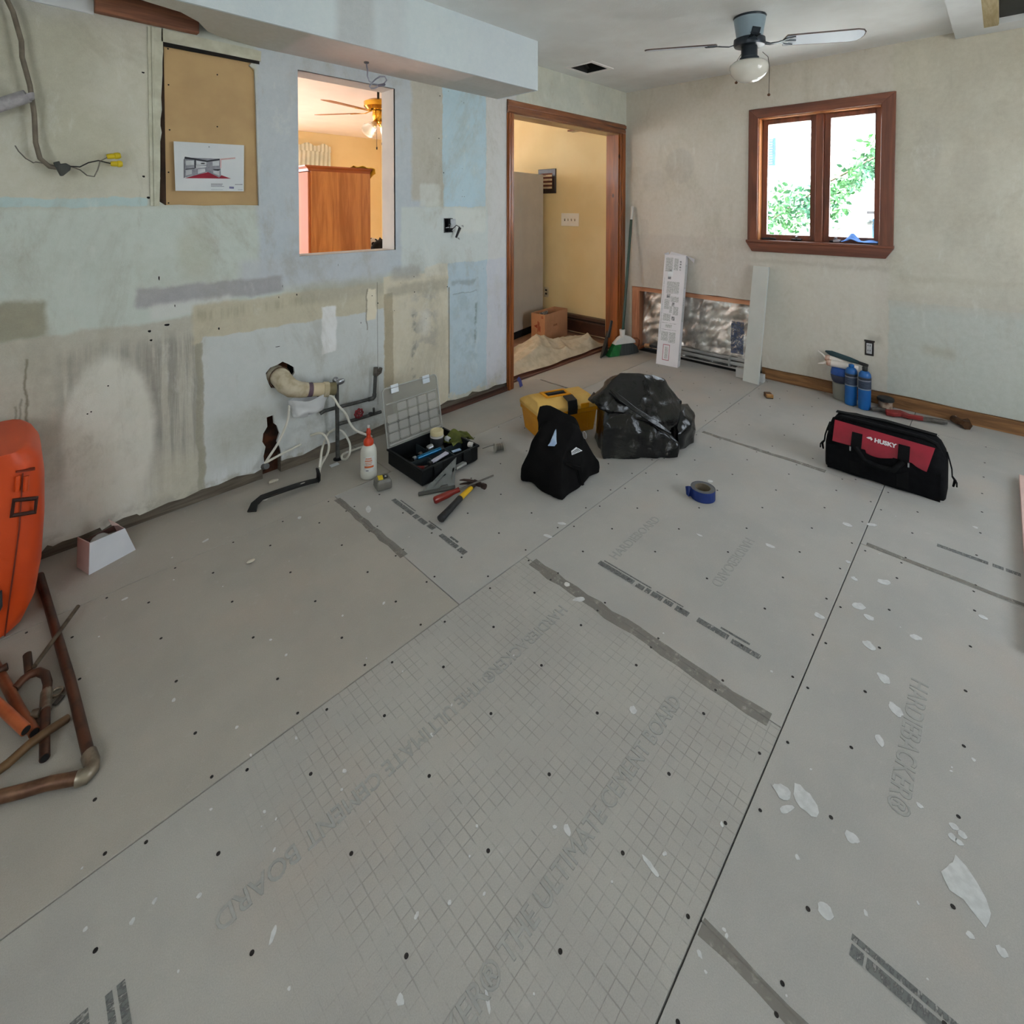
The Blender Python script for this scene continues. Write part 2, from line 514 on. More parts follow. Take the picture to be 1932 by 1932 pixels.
M_ceil = mat('ceiling_paint', (203, 206, 206), (194, 196, 195), sc=2.2, rough=0.9, bump=0.35, bsc=90, bdist=0.004, k=1.4, spec=0.15, det=6)
M_compound = mat('joint_compound_grey', (226, 230, 232), (216, 220, 222), sc=3, rough=0.85, k=1.1, spec=0.2)

PT = [(1.095, 1.115), (1.682, 1.115), (1.682, 2.09), (1.095, 2.09)]
PTB = [(1.085, 1.105), (1.692, 1.105), (1.692, 2.10), (1.085, 2.10)]
DOOR = (2.70, 4.18, 2.09)
RECESS = [(0.505, 1.382), (0.56, 1.384), (0.66, 1.380), (0.78, 1.384), (0.897, 1.382), (0.893, 1.6), (0.889, 1.86), (0.884, 2.05), (0.86, 2.065), (0.875, 2.086),
          (0.7, 2.089), (0.505, 2.087), (0.503, 1.95), (0.497, 1.85), (0.499, 1.80), (0.491, 1.74), (0.497, 1.70), (0.491, 1.66), (0.490, 1.60), (0.486, 1.54), (0.489, 1.50), (0.483, 1.44), (0.481, 1.40)]
HOLE = [(0.914, 0.02), (0.992, 0.02), (0.995, 0.09), (0.985, 0.14), (0.972, 0.17), (0.985, 0.21), (0.972, 0.255), (0.958, 0.27), (0.955, 0.315), (0.922, 0.312), (0.925, 0.265), (0.905, 0.235), (0.900, 0.195), (0.915, 0.165), (0.905, 0.12)]
DRAIN = [(0.99 + 0.07 * cos(a) * (1 + 0.14 * sin(3 * a + .5)), 0.508 + 0.066 * sin(a) * (1 + .1 * cos(5 * a))) for a in [2 * pi * i / 14 for i in range(14)]]
EBOX = [(2.052, 1.205), (2.128, 1.205), (2.128, 1.302), (2.052, 1.302)]
bot = [(-1.3, 0.03), (0.05, 0.03), (0.084, 0.036), (0.102, 0.056), (0.118, 0.044), (0.146, 0.05), (0.20, 0.046), (0.262, 0.052), (0.268, 0.038), (0.30, 0.05), (0.34, 0.058), (0.385, 0.055),
       (0.395, 0.044), (0.45, 0.05), (0.50, 0.056), (0.56, 0.05), (0.63, 0.062), (0.70, 0.056), (0.78, 0.066), (0.86, 0.05), (0.90, 0.06), (1.02, 0.066), (1.10, 0.056), (1.2, 0.074), (1.3, 0.064), (1.42, 0.072),
       (1.5, 0.06), (1.62, 0.074), (1.75, 0.066), (1.9, 0.074), (2.0, 0.06), (2.08, 0.078), (2.15, 0.066), (2.26, 0.062), (2.30, 0.082), (2.36, 0.064), (2.45, 0.058), (2.52, 0.07), (2.60, 0.06), (2.70, 0.06)]
outerA = bot + [(2.70, DOOR[2]), (4.18, DOOR[2]), (4.18, 0), (XB, 0), (XB, HC), (-1.3, HC)]
mb = MB(); mb.sheet(outerA, [PT, RECESS, HOLE, DRAIN, EBOX], lambda a, b, d: (a, YA + d, b), 0.014)
wall_left = struct('wall_left', mb, M_wallA)
mb = MB(); mb.sheet([(-1.3, 0), (2.70, 0), (2.70, DOOR[2]), (4.18, DOOR[2]), (4.18, 0), (4.5, 0), (4.5, HC), (-1.3, HC)], [PTB], lambda a, b, d: (a, YA2 - 0.021 + d, b), 0.02)
M_yellow = mat('yellow_wall_paint', (236, 219, 174), (231, 212, 164), sc=2, rough=0.75, k=1.0, spec=0.3)
part('back_face', mb, M_yellow, wall_left)
mb = MB()
for (a, b) in (((1.075, YA + 0.001, 1.095), (1.702, YA2, 1.115)), ((1.075, YA + 0.001, 2.09), (1.702, YA2, 2.11)), ((1.075, YA + 0.001, 1.115), (1.095, YA2, 2.09)), ((1.682, YA + 0.001, 1.115), (1.702, YA2, 2.09))):
    m2 = MB(); m2.box(a, b); part('reveal', m2, M_white, wall_left)
mb.bm.free()
# exposed bottom plate, studs and the back of the cavity
M_plate = wood('old_plate_wood', (122, 112, 98), (84, 76, 66), 'x', 8, 0.85, 0)
mb = MB(); mb.box((-1.3, YA + 0.016, 0.0), (0.905, YA + 0.10, 0.085)); part('bottom_plate', mb, M_plate, wall_left)
mb = MB(); mb.box((0.995, YA + 0.016, 0.0), (2.69, YA + 0.10, 0.085)); part('bottom_plate', mb, M_plate, wall_left)
mb = MB(); mb.box((0.88, YA + 0.06, 0.0), (1.05, YA + 0.10, 0.6)); part('cavity_board', mb, mat('cavity_brown', (92, 48, 22), (40, 22, 12), sc=14, rough=0.9), wall_left)
mb = MB(); mb.sheet([(-1.3, 0), (2.69, 0), (2.69, 2.4), (-1.3, 2.4)], [PTB], lambda a, b, d: (a, YA + 0.125 + d, b), 0.004); part('cavity_back', mb, M_dark, wall_left)
# old floor strip under the plaster at the far end
mb = MB(); mb.box((2.02, YA - 0.012, 0.0), (2.64, YA + 0.014, 0.03)); part('floor_strip', mb, wood('dark_red_strip', (92, 58, 46), (62, 38, 30), 'x', 8, 0.6, 0.1), wall_left)
# nail holes and gouges in the plaster
M_hole = mat('black_hole', (22, 20, 18), (12, 10, 9), rough=0.95)


def wall_dot(px, py, r, sx=1.0):
    c = ony(px, py, YA); m2 = MB(); n = 8
    m2.prism([(c.x + r * sx * cos(2 * pi * i / n) * (1 + 0.2 * sin(i * 2.3)), YA - 0.0004, c.z + r * sin(2 * pi * i / n) * (1 + 0.2 * cos(i * 1.7))) for i in range(n)], (0, 0.002, 0))
    part('nail_hole', m2, M_hole, wall_left)


for q in ((282, 625, .006), (315, 613, .006, 1.7), (285, 642, .005), (413, 620, .007, .5), (270, 137, .004, 1.4), (271, 333, .005), (280, 373, .006), (830, 181, .0042), (828, 261, .0042), (837, 326, .0042), (846, 172, .0025), (871, 191, .002), (875, 194, .0035, .6),
          (821, 312, .0016), (831, 314, .0016), (847, 316, .0016), (860, 317, .0016), (872, 318, .002), (873, 359, .002), (872, 371, .0025), (876, 371, .0025), (781, 522, .004, .6), (756, 534, .003, .6), (782, 551, .004), (702, 558, .003), (713, 572, .005, .6),
          (844, 541, .004), (912, 507, .002), (908, 593, .002), (744, 586, .002, 1.6), (804, 601, .003, .6), (1100, 196, .003), (533, 540, .008, .15), (526, 561, .006, .3), (560, 556, .006, .5), (330, 577, .007, .25), (300, 525, .011, .25), (524, 654, .002, 6.0), (204, 728, .003), (165, 781, .003), (172, 777, .003),
          (681, 609, .006, .3), (638, 500, .008, .12)):
    wall_dot(*q)

# ---- wall with the window -------------------------------------------------------
pB = [
    (0.545, 2.7, -1, 3, 0.02, (170, 163, 148), 0.85, 0),
    (-3, 0.545, -0.2, 0.74, 0.008, (154, 160, 150), 0.9, 0),
    (-3, 0.545, 0.70, 0.80, 0.03, (158, 152, 136), 0.5, 0),
    (0.62, 1.45, 0.2, 0.92, 0.05, (176, 172, 156), 0.6, 0),
    (0.55, 2.4, 0.93, 0.96, 0.012, (150, 143, 128), 0.45, 0),
    (1.45, 2.55, 0.63, 1.12, 0.015, (164, 155, 142), 0.8, 0),
    ((2.07, 1.75, 0.13, 0.16), 0, 0, 0, 0.12, (152, 148, 138), 0.6, 0),
    ((2.32, 1.62, 0.12, 0.10), 0, 0, 0, 0.2, (156, 151, 140), 0.5, 0),
    ((0.15, 1.62, 0.09, 0.16), 0, 0, 0, 0.3, (152, 146, 130), 0.5, 0),
    ((0.35, 1.75, 0.06, 0.2), 0, 0, 0, 0.4, (154, 150, 136), 0.5, 0),
    (2.38, 2.46, 1.08, 1.26, 0.004, (160, 154, 142), 0.6, 0),
    (0.2, 0.36, 0.40, 0.46, 0.03, (140, 134, 112), 0.5, 0),
    (-3, 0.5, 0.88, 0.92, 0.02, (150, 142, 120), 0.4, 0),
    (0.58, 0.66, 0.42, 0.47, 0.02, (130, 124, 110), 0.5, 0),
    (-0.3, 0.30, 0.8, 0.92, 0.05, (162, 158, 140), 0.4, 0),
]
M_wallB = patched('plaster_wall_back', (166, 163, 150), (158, 155, 143), pB, (1, 2), k=K, grit=0.32, blot=((150, 143, 128), 0.3))
WIN = [(0.598, 1.11), (1.41, 1.11), (1.41, 2.094), (0.598, 2.094)]
OPN = [(1.36, 0), (1.36, 0.615), (1.6, 0.612), (1.72, 0.618), (1.85, 0.611), (2.0, 0.616), (2.2, 0.611), (2.4, 0.614), (2.55, 0.611), (2.55, 0)]
outerB = [(-1.7, 0.088), (-0.5, 0.09), (0.2, 0.086), (0.4, 0.092), (0.7, 0.087), (1.0, 0.09), (1.2, 0.086), (1.36, 0.088)] + OPN[1:] + [(YA2, 0), (YA2, HC), (-1.7, HC)]
mb = MB(); mb.sheet(outerB, [WIN], lambda a, b, d: (XB + d, a, b), 0.014)
wall_back = struct('wall_back', mb, M_wallB)
mb = MB(); mb.sheet([(-1.7, -.36), (YF + 0.1, -.36), (YF + 0.1, HC), (-1.7, HC)], [WIN], lambda a, b, d: (XB + 0.135 + d, a, b), 0.02)
part('outer_sheathing', mb, M_dark, wall_back)
mb = MB(); mb.box((XB + 0.012, -1.7, 0), (XB + 0.1, 1.36, 0.09))
M_base = wood('brown_base_plate', (150, 108, 66), (104, 70, 40), 'y', 7, 0.75, 0.0, k=1.1)
part('bottom_plate', mb, M_base, wall_back)
mb = MB(); mb.box((XB - 0.012, -1.7, 0.0), (XB + 0.011, 1.33, 0.083)); struct('baseboard_back', mb, M_base, bev=0.002)
# opening with pink stud frame and foil insulation
M_stud = wood('pink_stud_wood', (206, 148, 112), (170, 112, 80), 'y', 6, 0.7, 0.0)
M_studz = wood('pink_stud_wood_upright', (206, 148, 112), (166, 108, 76), 'z', 6, 0.7, 0.0)
mb = MB(); mb.box((XB + 0.006, 1.37, 0.572), (XB + 0.10, 2.549, 0.609)); part('stud', mb, M_stud, wall_back, bev=0.002)
mb = MB(); mb.box((XB + 0.006, 2.468, 0.0), (XB + 0.10, 2.549, 0.572)); part('stud', mb, M_studz, wall_back, bev=0.002)
t = NT('foil_insulation'); n = t.noise(None, 9, 6, 0.7, 1.5)
t.color(t.mix(t.step(t.noise(t.scale(t.co(), (1, 1, 1), (4, 2, 1)), 4, 4), 0.45, 0.62), lin((226, 222, 214)), lin((176, 170, 162))))
t.p(Metallic=0.75, Roughness=0.24); t.bump(n, 0.35, 0.02)
M_foil = t.m


def foil(u, v):
    y = 1.37 + u * 1.09; z = 0.02 + v * 0.555
    d = 0.018 * noise.noise((y * 7, z * 4, 1)) + 0.014 * noise.noise((y * 6 + z * 14, z * 9 - y * 5, 4)) + 0.007 * noise.noise((y * 30 + z * 18, z * 16, 9)) + 0.008 * sin(28 * (y * 0.8 + z * 0.55)) * noise.noise((y * 3, z * 3, 7))
    return (XB + 0.062 + d * 0.9 - 0.02 * sin(pi * u), y, z)


mb = MB(); mb.grid(foil, 110, 56); part('foil_insulation', mb, M_foil, wall_back, smooth=180)
M_print = worn('faded_blue_print', (74, 84, 108), 0.55, 40, 0.4)


def foilp(u, v):
    y = 1.52 + u * 0.10; z = 0.14 + v * 0.27; q = foil((y - 1.37) / 1.09, (z - 0.02) / 0.555); return (q[0] - 0.003, y, z)


mb = MB(); mb.grid(foilp, 12, 24); part('printed_block', mb, M_print, wall_back, smooth=180)

# ---- walls out of sight, windows added in them for fill light ------------------------------------
mb = MB(); mb.sheet([(-1.4, 0), (4.45, 0), (4.45, HC), (-1.4, HC)], [[(2.1, 0.7), (3.4, 0.7), (3.4, 2.1), (2.1, 2.1)]], lambda a, b, d: (a, -1.6 - d, b), 0.1)
struct('wall_right', mb, M_wallB)
mb = MB(); mb.sheet([(-1.7, 0), (YA, 0), (YA, HC), (-1.7, HC)], [[(-0.9, 0.95), (0.5, 0.95), (0.5, 2.05), (-0.9, 2.05)]], lambda a, b, d: (-1.3 - d, a, b), 0.1)
struct('wall_front', mb, M_wallB)
# frames of those added windows
M_trim = wood('varnished_pine', (166, 92, 40), (112, 58, 26), 'z', 5, 0.28, 0.5)
mb = MB()
for x0, x1 in ((2.1, 2.16), (2.72, 2.78), (3.34, 3.4)): mb.box((x0, -1.68, 0.7), (x1, -1.62, 2.1))
mb.box((2.1, -1.68, 2.04), (3.4, -1.62, 2.1)); struct('added_window_2', mb, M_white)
mb = MB()
for y0, y1 in ((-.9, -.85), (-.22, -.18), (0.45, 0.5)): mb.box((-1.38, y0, 0.95), (-1.32, y1, 2.05))
mb.box((-1.38, -.9, 0.95), (-1.32, 0.5, 1.0)); struct('added_window_3', mb, M_white)

# ---- ceiling --------------------------------------------------------------------
VENT = [(3.205, 2.265), (3.44, 2.265), (3.44, 2.47), (3.205, 2.47)]
mb = MB(); mb.sheet([(-1.4, -1.7), (4.45, -1.7), (4.45, YA2), (-1.4, YA2)], [VENT], lambda a, b, d: (a, b, HC + d), 0.05)
ceiling = struct('ceiling', mb, M_ceil)
mb = MB(); mb.sheet([(-1.4, -1.7), (4.5, -1.7), (4.5, YF + 0.2), (-1.4, YF + 0.2)], [], lambda a, b, d: (a, b, HC + 0.35 + d), 0.05)
struct('roof', mb, M_dark)
vent = thing('ceiling_vent', 'square open ceiling vent with thin white rim near the room corner', 'vent', (3.32, 2.37, HC))
for a, b in (((3.17, 2.235), (3.475, 2.265)), ((3.17, 2.47), (3.475, 2.50)), ((3.17, 2.265), (3.205, 2.47)), ((3.44, 2.265), (3.475, 2.47))):
    mb = MB(); mb.box((a[0], a[1], HC - 0.006), (b[0], b[1], HC + 0.004)); part('rim', mb, mat('bright_white_rim', (240, 240, 238), (234, 234, 232), rough=.6, k=1.1), vent, bev=0.002)
M_duct = mat('shaded_duct', (30, 32, 32), (18, 20, 20), sc=9, rough=0.6)  # near-black colour stands in for the shade inside the duct
mb = MB()
for a, b in (((3.206, 2.266), (3.439, 2.27)), ((3.206, 2.465), (3.439, 2.469)), ((3.206, 2.266), (3.21, 2.469)), ((3.435, 2.266), (3.439, 2.469))):
    mb.box((a[0], a[1], HC - 0.001), (b[0], b[1], HC + 0.3))
mb.box((3.206, 2.266, HC + 0.29), (3.439, 2.469, HC + 0.3)); part('duct', mb, M_duct, vent)
mb = MB(); mb.strip([(3.21, 2.30, HC + 0.03), (3.30, 2.40, HC + 0.05), (3.43, 2.45, HC + 0.03)], 0.02, 0.003); part('torn_flap', mb, M_duct, vent)

# ---- soffit over the doorway wall -----------------------------------------------
SB, SF, SE = 2.16, 2.236, 2.553
M_soff = patched('soffit_paint', (178, 188, 192), (172, 182, 188), [
    (1.12, 1.32, 2.0, 2.6, 0.03, (150, 156, 160), 0.75, 0), (1.32, 1.5, 2.0, 2.6, 0.05, (164, 172, 178), 0.5, 0), (1.9, 2.6, 2.0, 2.6, 0.06, (170, 182, 192), 0.5, 0)], (0, 2), k=K, wob=0.02)
soffit = struct('trim_1', MB().box((-1.3, SF, SB), (SE, SF + 0.013, HC)), M_soff)
mb = MB(); mb.box((SE - 0.013, SF + 0.013, SB), (SE, YA, HC)); part('end_panel', mb, M_soff, soffit)
M_under = patched('soffit_underside', (196, 188, 184), (190, 182, 178), [
    (-2, 1.0, 2.2, 2.7, 0.02, (176, 174, 162), 0.9, 0), (2.0, 2.6, 2.2, 2.7, 0.02, (176, 174, 168), 0.9, 0), (1.62, 2.4, 2.44, 2.64, 0.03, (170, 166, 158), 0.6, 0)], (0, 1), k=1.25, wob=0.03)
edge = [(SE - 0.013, SF + 0.013), (SE - 0.013, YA), (0.90, YA), (0.80, 2.60), (0.70, 2.57), (0.66, 2.54), (0.635, 2.50), (0.60, 2.44), (0.52, 2.37), (0.3, 2.32), (0.0, 2.30), (-1.3, 2.29), (-1.3, SF + 0.013)]
mb = MB(); mb.sheet(edge, [], lambda a, b, d: (a, b, SB + d), 0.013); part('under_panel', mb, M_under, soffit)
M_beam = wood('brown_joist_wood', (140, 92, 66), (96, 58, 42), 'x', 6, 0.7, 0.0)
mb = MB(); mb.box((0.272, YA - 0.05, 2.152), (0.635, YA - 0.012, 2.30)); part('joist', mb, M_beam, soffit, bev=0.003)
mb = MB(); mb.box((0.20, SF + 0.12, 2.20), (1.2, SF + 0.16, 2.34)); part('joist', mb, M_beam, soffit, bev=0.003)
mb = MB(); mb.box((-1.3, YA - 0.012, 2.149), (0.272, YA, 2.49)); part('grey_board', mb, M_compound, soffit)
mb = MB(); mb.box((-1.3, YA - 0.04, HC - 0.12), (SE - 0.02, YA - 0.0125, HC)); part('soffit_back', mb, M_dark, soffit)
# white patch of new board with an open hatch, upper right
a, b = onz(1883, 46, 2.447), onz(1932, 38, 2.447)
HX = a.x
mb = MB(); mb.sheet([(2.5, -1.6), (4.299, -1.6), (4.299, 0.23), (2.5, 0.23)], [[(2.6, -0.55), (HX, -0.55), (HX, a.y), (2.6, a.y)]], lambda p, q, d: (p, q, 2.447 + d), 0.042)
hatch = struct('trim_2', mb, M_compound)
mb = MB(); mb.box((2.59, a.y, 2.4475), (HX + 0.0, a.y + 0.055, 2.4465)); mb.bm.free()
M_raw = wood('raw_edge_wood', (196, 184, 148), (170, 154, 116), 'x', 8, 0.8, 0)
mb = MB(); mb.box((2.6, a.y - 0.001, 2.4462), (HX + 0.02, a.y + 0.06, 2.4473)); part('edge_strip', mb, M_raw, hatch)
mb = MB(); mb.box((2.6, a.y - 0.004, 2.447), (HX, a.y, 2.488)); part('edge_strip', mb, M_raw, hatch)
mb = MB(); mb.box((2.6, -0.55, 2.484), (HX, a.y - 0.005, 2.488)); part('hatch_back', mb, mat('hatch_black', (20, 26, 28), (10, 14, 16), rough=0.6), hatch)

# ---- doorway casing -------------------------------------------------------------
M_pine = wood('varnished_knotty_pine', (160, 88, 34), (112, 58, 20), 'z', 4, 0.35, 0.25, knots=True)
M_pinex = wood('varnished_pine_head', (140, 84, 48), (96, 54, 30), 'x', 4, 0.25, 0.5)
door = bpy.data.objects.new('door_1', None); COL.objects.link(door); door['kind'] = 'structure'; ROOTM[door] = Matrix.Identity(4)


def casing(x0, x1, z0, z1, vert, m, nm):
    mb = MB()
    if vert:
        for (a, b, d) in ((0, 1, 0.012), (0.12, 0.45, 0.02), (0.55, 0.95, 0.016)):
            mb.box((x0 + (x1 - x0) * a, YA - d, z0), (x0 + (x1 - x0) * b, YA, z1))
    else:
        for (a, b, d) in ((0, 1, 0.012), (0.55, 0.9, 0.022), (0.1, 0.5, 0.016)):
            mb.box((x0, YA - d, z0 + (z1 - z0) * a), (x1, YA, z0 + (z1 - z0) * b))
    return part(nm, mb, m, door, bev=0.003)


casing(2.64, 2.705, 0.0, 2.075, True, M_pine, 'casing')
mb = MB(); mb.box((4.178, YA - 0.014, 0), (4.27, YA, 2.085)); mb.box((4.20, YA - 0.02, 0), (4.262, YA - 0.012, 2.085)); part('casing', mb, M_pine, door, bev=0.003)
casing(2.64, 4.27, 2.075, 2.175, False, M_pinex, 'casing_head')
mb = MB(); mb.box((2.70, YA, 0), (2.72, YA2 - 0.015, 2.07)); part('jamb', mb, M_pine, door)
mb = MB(); mb.box((4.162, YA, 0), (4.18, YA2 - 0.015, 2.07)); part('jamb', mb, M_pine, door)
mb = MB(); mb.box((2.70, YA, 2.07), (4.18, YA2 - 0.015, 2.09)); part('jamb_head', mb, wood('lit_head_wood', (190, 156, 108), (166, 130, 84), 'x', 4, 0.4, 0.2), door)  # same wood as the jambs, its lit underside painted paler
mb = MB(); mb.box((2.72, YA + 0.075, 0), (4.16, YA + 0.13, 0.016)); part('threshold', mb, wood('threshold_wood', (112, 66, 48), (78, 44, 32), 'x', 5, 0.4, 0.3), door, bev=0.004)
mb = MB(); mb.box((2.72, YA + 0.13, 0), (4.16, YA + 0.16, 0.028)); part('threshold', mb, wood('threshold_wood', (112, 66, 48), (78, 44, 32), 'x'), door, bev=0.006)

# ---- window ---------------------------------------------------------------------
M_wood = wood('brown_window_wood', (128, 74, 50), (92, 50, 34), 'z', 4, 0.4, 0.2)
M_woody = wood('brown_window_wood_cross', (128, 74, 50), (90, 48, 34), 'y', 4, 0.4, 0.2)
M_woodl = wood('lit_jamb_wood', (190, 128, 78), (150, 92, 52), 'z', 4, 0.35, 0.3)  # window wood with the daylight on the jambs put into its colour
win = bpy.data.objects.new('window_1', None); COL.objects.link(win); win['kind'] = 'structure'; ROOTM[win] = Matrix.Identity(4)
y0, y1, z0, z1 = 0.598, 1.41, 1.11, 2.094
o0, o1, oz = 0.525, 1.477, 2.166
mb = MB(); mb.prism([(XB - 0.018, o1, 1.098), (XB - 0.018, o1, oz), (XB - 0.018, y1 - 0.006, z1 + 0.004), (XB - 0.018, y1 - 0.006, 1.098)], (0.018, 0, 0)); part('casing', mb, M_wood, win, bev=0.004)
mb = MB(); mb.prism([(XB - 0.018, o0, 1.098), (XB - 0.018, o0, oz), (XB - 0.018, y0 + 0.006, z1 + 0.004), (XB - 0.018, y0 + 0.006, 1.098)], (0.018, 0, 0)); part('casing', mb, M_wood, win, bev=0.004)
mb = MB(); mb.prism([(XB - 0.018, o1, oz), (XB - 0.018, o0, oz), (XB - 0.018, y0 + 0.006, z1 - 0.004), (XB - 0.018, y1 - 0.006, z1 - 0.004)], (0.018, 0, 0)); part('casing_head', mb, M_woody, win, bev=0.004)
mb = MB(); mb.box((XB - 0.03, 0.52, 1.092), (XB + 0.06, 1.486, 1.112)); part('stool', mb, M_woody, win, bev=0.004)
mb = MB(); mb.prism([(XB - 0.022, 1.486, 1.092), (XB - 0.022, 1.44, 1.02), (XB - 0.022, 0.566, 1.02), (XB - 0.022, 0.52, 1.092)], (0.022, 0, 0)); part('apron', mb, M_woody, win, bev=0.003)
JD = XB + 0.075
for (a, b, m, nm) in (((XB, y1 - 0.012, z0), (XB + 0.14, y1, z1), M_woodl, 'jamb'), ((XB, y0, z0), (XB + 0.14, y0 + 0.012, z1), M_woodl, 'jamb'), ((XB, y0, z1 - 0.012), (XB + 0.14, y1, z1), M_woodl, 'jamb_head'), ((XB + 0.05, y0, z0 - 0.02), (XB + 0.16, y1, z0 + 0.008), M_wood, 'sill')):
    mb = MB(); mb.box(a, b); part(nm, mb, m, win)
mb = MB(); mb.box((XB + 0.045, 0.962, z0), (XB + 0.13, 1.012, z1 - 0.01)); part('mullion', mb, M_wood, win, bev=0.004)
M_glass = clear('window_glass', (225, 240, 240), 0.02, 0.05)
for (a, b) in ((y0 + 0.012, 0.962), (1.012, y1 - 0.012)):
    sw = 0.038
    mb = MB()
    mb.box((JD, a, z0 + 0.008), (JD + 0.04, a + sw, z1 - 0.012)); mb.box((JD, b - sw, z0 + 0.008), (JD + 0.04, b, z1 - 0.012))
    mb.box((JD, a + sw, z1 - 0.05), (JD + 0.04, b - sw, z1 - 0.012)); mb.box((JD, a + sw, z0 + 0.008), (JD + 0.04, b - sw, z0 + 0.046))
    sash = part('sash', mb, M_wood, win, bev=0.003)
    mb = MB(); mb.box((JD + 0.018, a + sw - 0.004, z0 + 0.04), (JD + 0.022, b - sw + 0.004, z1 - 0.046)); part('pane', mb, M_glass, sash)
M_blk = mat('black_metal', (34, 34, 38), (22, 22, 26), rough=0.4, metal=0.6)
M_steel = mat('bright_steel', (190, 192, 196), (150, 152, 156), rough=0.3, metal=0.9)
for px in (1503, 1576):
    c = onx(px, 454, XB + 0.05)
    mb = MB(); mb.box((XB + 0.03, c.y - 0.035, z0 + 0.006), (XB + 0.07, c.y + 0.035, z0 + 0.020)); op = part('crank_base', mb, M_blk, win, bev=0.004)
    mb = MB(); mb.tube([(XB + 0.045, c.y, z0 + 0.018), (XB + 0.035, c.y, z0 + 0.036), (XB + 0.025, c.y - 0.014, z0 + 0.040)], 0.006, 8); part('crank_handle', mb, M_steel, op, smooth=60)
mb = MB(); mb.strip([(XB + 0.03, 1.38, z0 + 0.012), (XB + 0.05, 1.33, z0 + 0.016), (XB + 0.045, 1.28, z0 + 0.012)], 0.022, 0.014); part('latch', mb, M_blk, win, bev=0.003)

# ---- floor of cement boards -----------------------------------------------------
def board_mat(name, emboss=False, ca=(165, 163, 158), cb=(158, 157, 153)):
    t = NT(name); K = 1.16
    n1 = t.noise(None, 3.2, 5, 0.6); n2 = t.noise(None, 420, 2, 0.6); n3 = t.noise(t.scale(t.co(), (1, 1, 1), (5, 2, 0)), 24, 5, 0.7)
    c = t.mix(t.step(n1, 0.35, 0.65), lin(ca, K), lin(cb, K))
    c = t.mix(t.step(t.noise(t.scale(t.co(), (1, 1, 1), (9, 5, 0)), 1.6, 4, 0.6), 0.5, 0.75, 0, 0.5), c, lin((170, 158, 146), K))
    c = t.mix(t.step(n3, 0.58, 0.78, 0, 0.35), c, lin((182, 180, 174), K))
    c = t.mix(0.22, c, t.mix(n2, (0.18, 0.18, 0.18, 1), (0.9, 0.9, 0.9, 1)), 'OVERLAY')
    h = t.math('MULTIPLY', n2, 0.4)
    if emboss:
        sep = t.node('ShaderNodeSeparateXYZ'); t.L(t.co(), sep.inputs[0])
        g = None
        for k, w in ((0, 0.08), (1, 0.05)):
            fr = t.math('FRACT', t.math('ADD', t.math('DIVIDE', sep.outputs[k], 0.0256), 50.3))
            d = t.math('ABSOLUTE', t.math('SUBTRACT', fr, 0.5))
            m = t.step(d, 0.0, w, 1, 0)
            g = m if g is None else t.math('MAXIMUM', g, m)
        vis = t.math('MULTIPLY', t.step(t.noise(t.scale(t.co(), (1, 1, 1), (2, 2, 2)), 14, 4, 0.7), 0.36, 0.62), t.step(sep.outputs[0], 0.25, 0.6))
        g = t.math('MULTIPLY', g, vis)
        c = t.mix(t.math('MULTIPLY', g, 0.42), c, lin((112, 110, 104), K))
        h = t.math('SUBTRACT', h, t.math('MULTIPLY', g, 0.9))
    t.color(c); t.p(Roughness=0.85); t.b.inputs['Specular IOR Level'].default_value = 0.25
    t.bump(h, 0.35, 0.003)
    return t.m


M_board = board_mat('cement_board'); M_boardg = board_mat('cement_board_grid', True, (165, 163, 157), (158, 156, 151)); M_boardw = board_mat('cement_board_warm', False, (163, 158, 149), (156, 152, 144))
floor_ = struct('floor', MB().box((-1.4, -1.7, -0.06), (4.42, YA + 0.09, -0.012)), mat('subfloor_dark', (60, 56, 50), (40, 38, 34), rough=0.95))
G = 0.0016
rows = [(2.235, YA + 0.075, [-1.3, -0.3, 1.40, 3.0, 4.3], None), (1.31, 2.235, [-1.3, -0.43, 1.09, 2.62, 4.3], None), (0.39, 1.31, [-1.3, -0.1, 1.425, 2.985, 4.3], None),
        (-0.53, 0.39, [-1.3, -0.6, 0.925, 2.448, 3.97, 4.3], None), (-1.6, -0.53, [-1.3, 0.3, 1.8, 3.3, 4.3], None)]
for (ya, yb, xs, _) in rows:
    for xa, xb in zip(xs, xs[1:]):
        mb = MB(); mb.box((xa + G, ya + G, -0.0115), (xb - G, yb - G, RND.uniform(-0.0004, 0.0)))
        part('cement_board', mb, M_boardg if (abs(xb - 1.425) < .01) else (M_boardw if (ya > 1.2 and xb < 2.0) or (ya > 2.2) else M_board), floor_, bev=0.001, seg=1)
# screws: one mesh, shared
M_screw = mat('dark_screw', (46, 42, 40), (28, 25, 24), rough=0.6, metal=0.3)
mb = MB(); mb.lathe([(0.0042, 0.0), (0.0042, 0.0005), (0.003, 0.0008), (0.0015, 0.0004)], 10); screw0 = part('screw', mb, M_screw, None, W=False)
me_s = screw0.data; bpy.data.objects.remove(screw0)
nscrew = 0


def screw(x, y, s=1.0):
    global nscrew
    if nscrew >= 300: return
    p = V((x, y, 0)) - V((0, 0, CAM_H)); zc = p.dot(FWD)
    if zc < 0.3: return
    u = CX + FPX * p.dot(RIGHT) / zc; v = CY + FPX * p.dot(DOWN) / zc
    if not (-5 < u < 1940 and -5 < v < 1940): return
    o = bpy.data.objects.new('screw', me_s); COL.objects.link(o); o.parent = floor_
    o.location = (x + RND.uniform(-.004, .004), y + RND.uniform(-.004, .004), 0.0001); o.scale = (s, s, 1); o.rotation_euler = (0, 0, RND.random() * 6); nscrew += 1


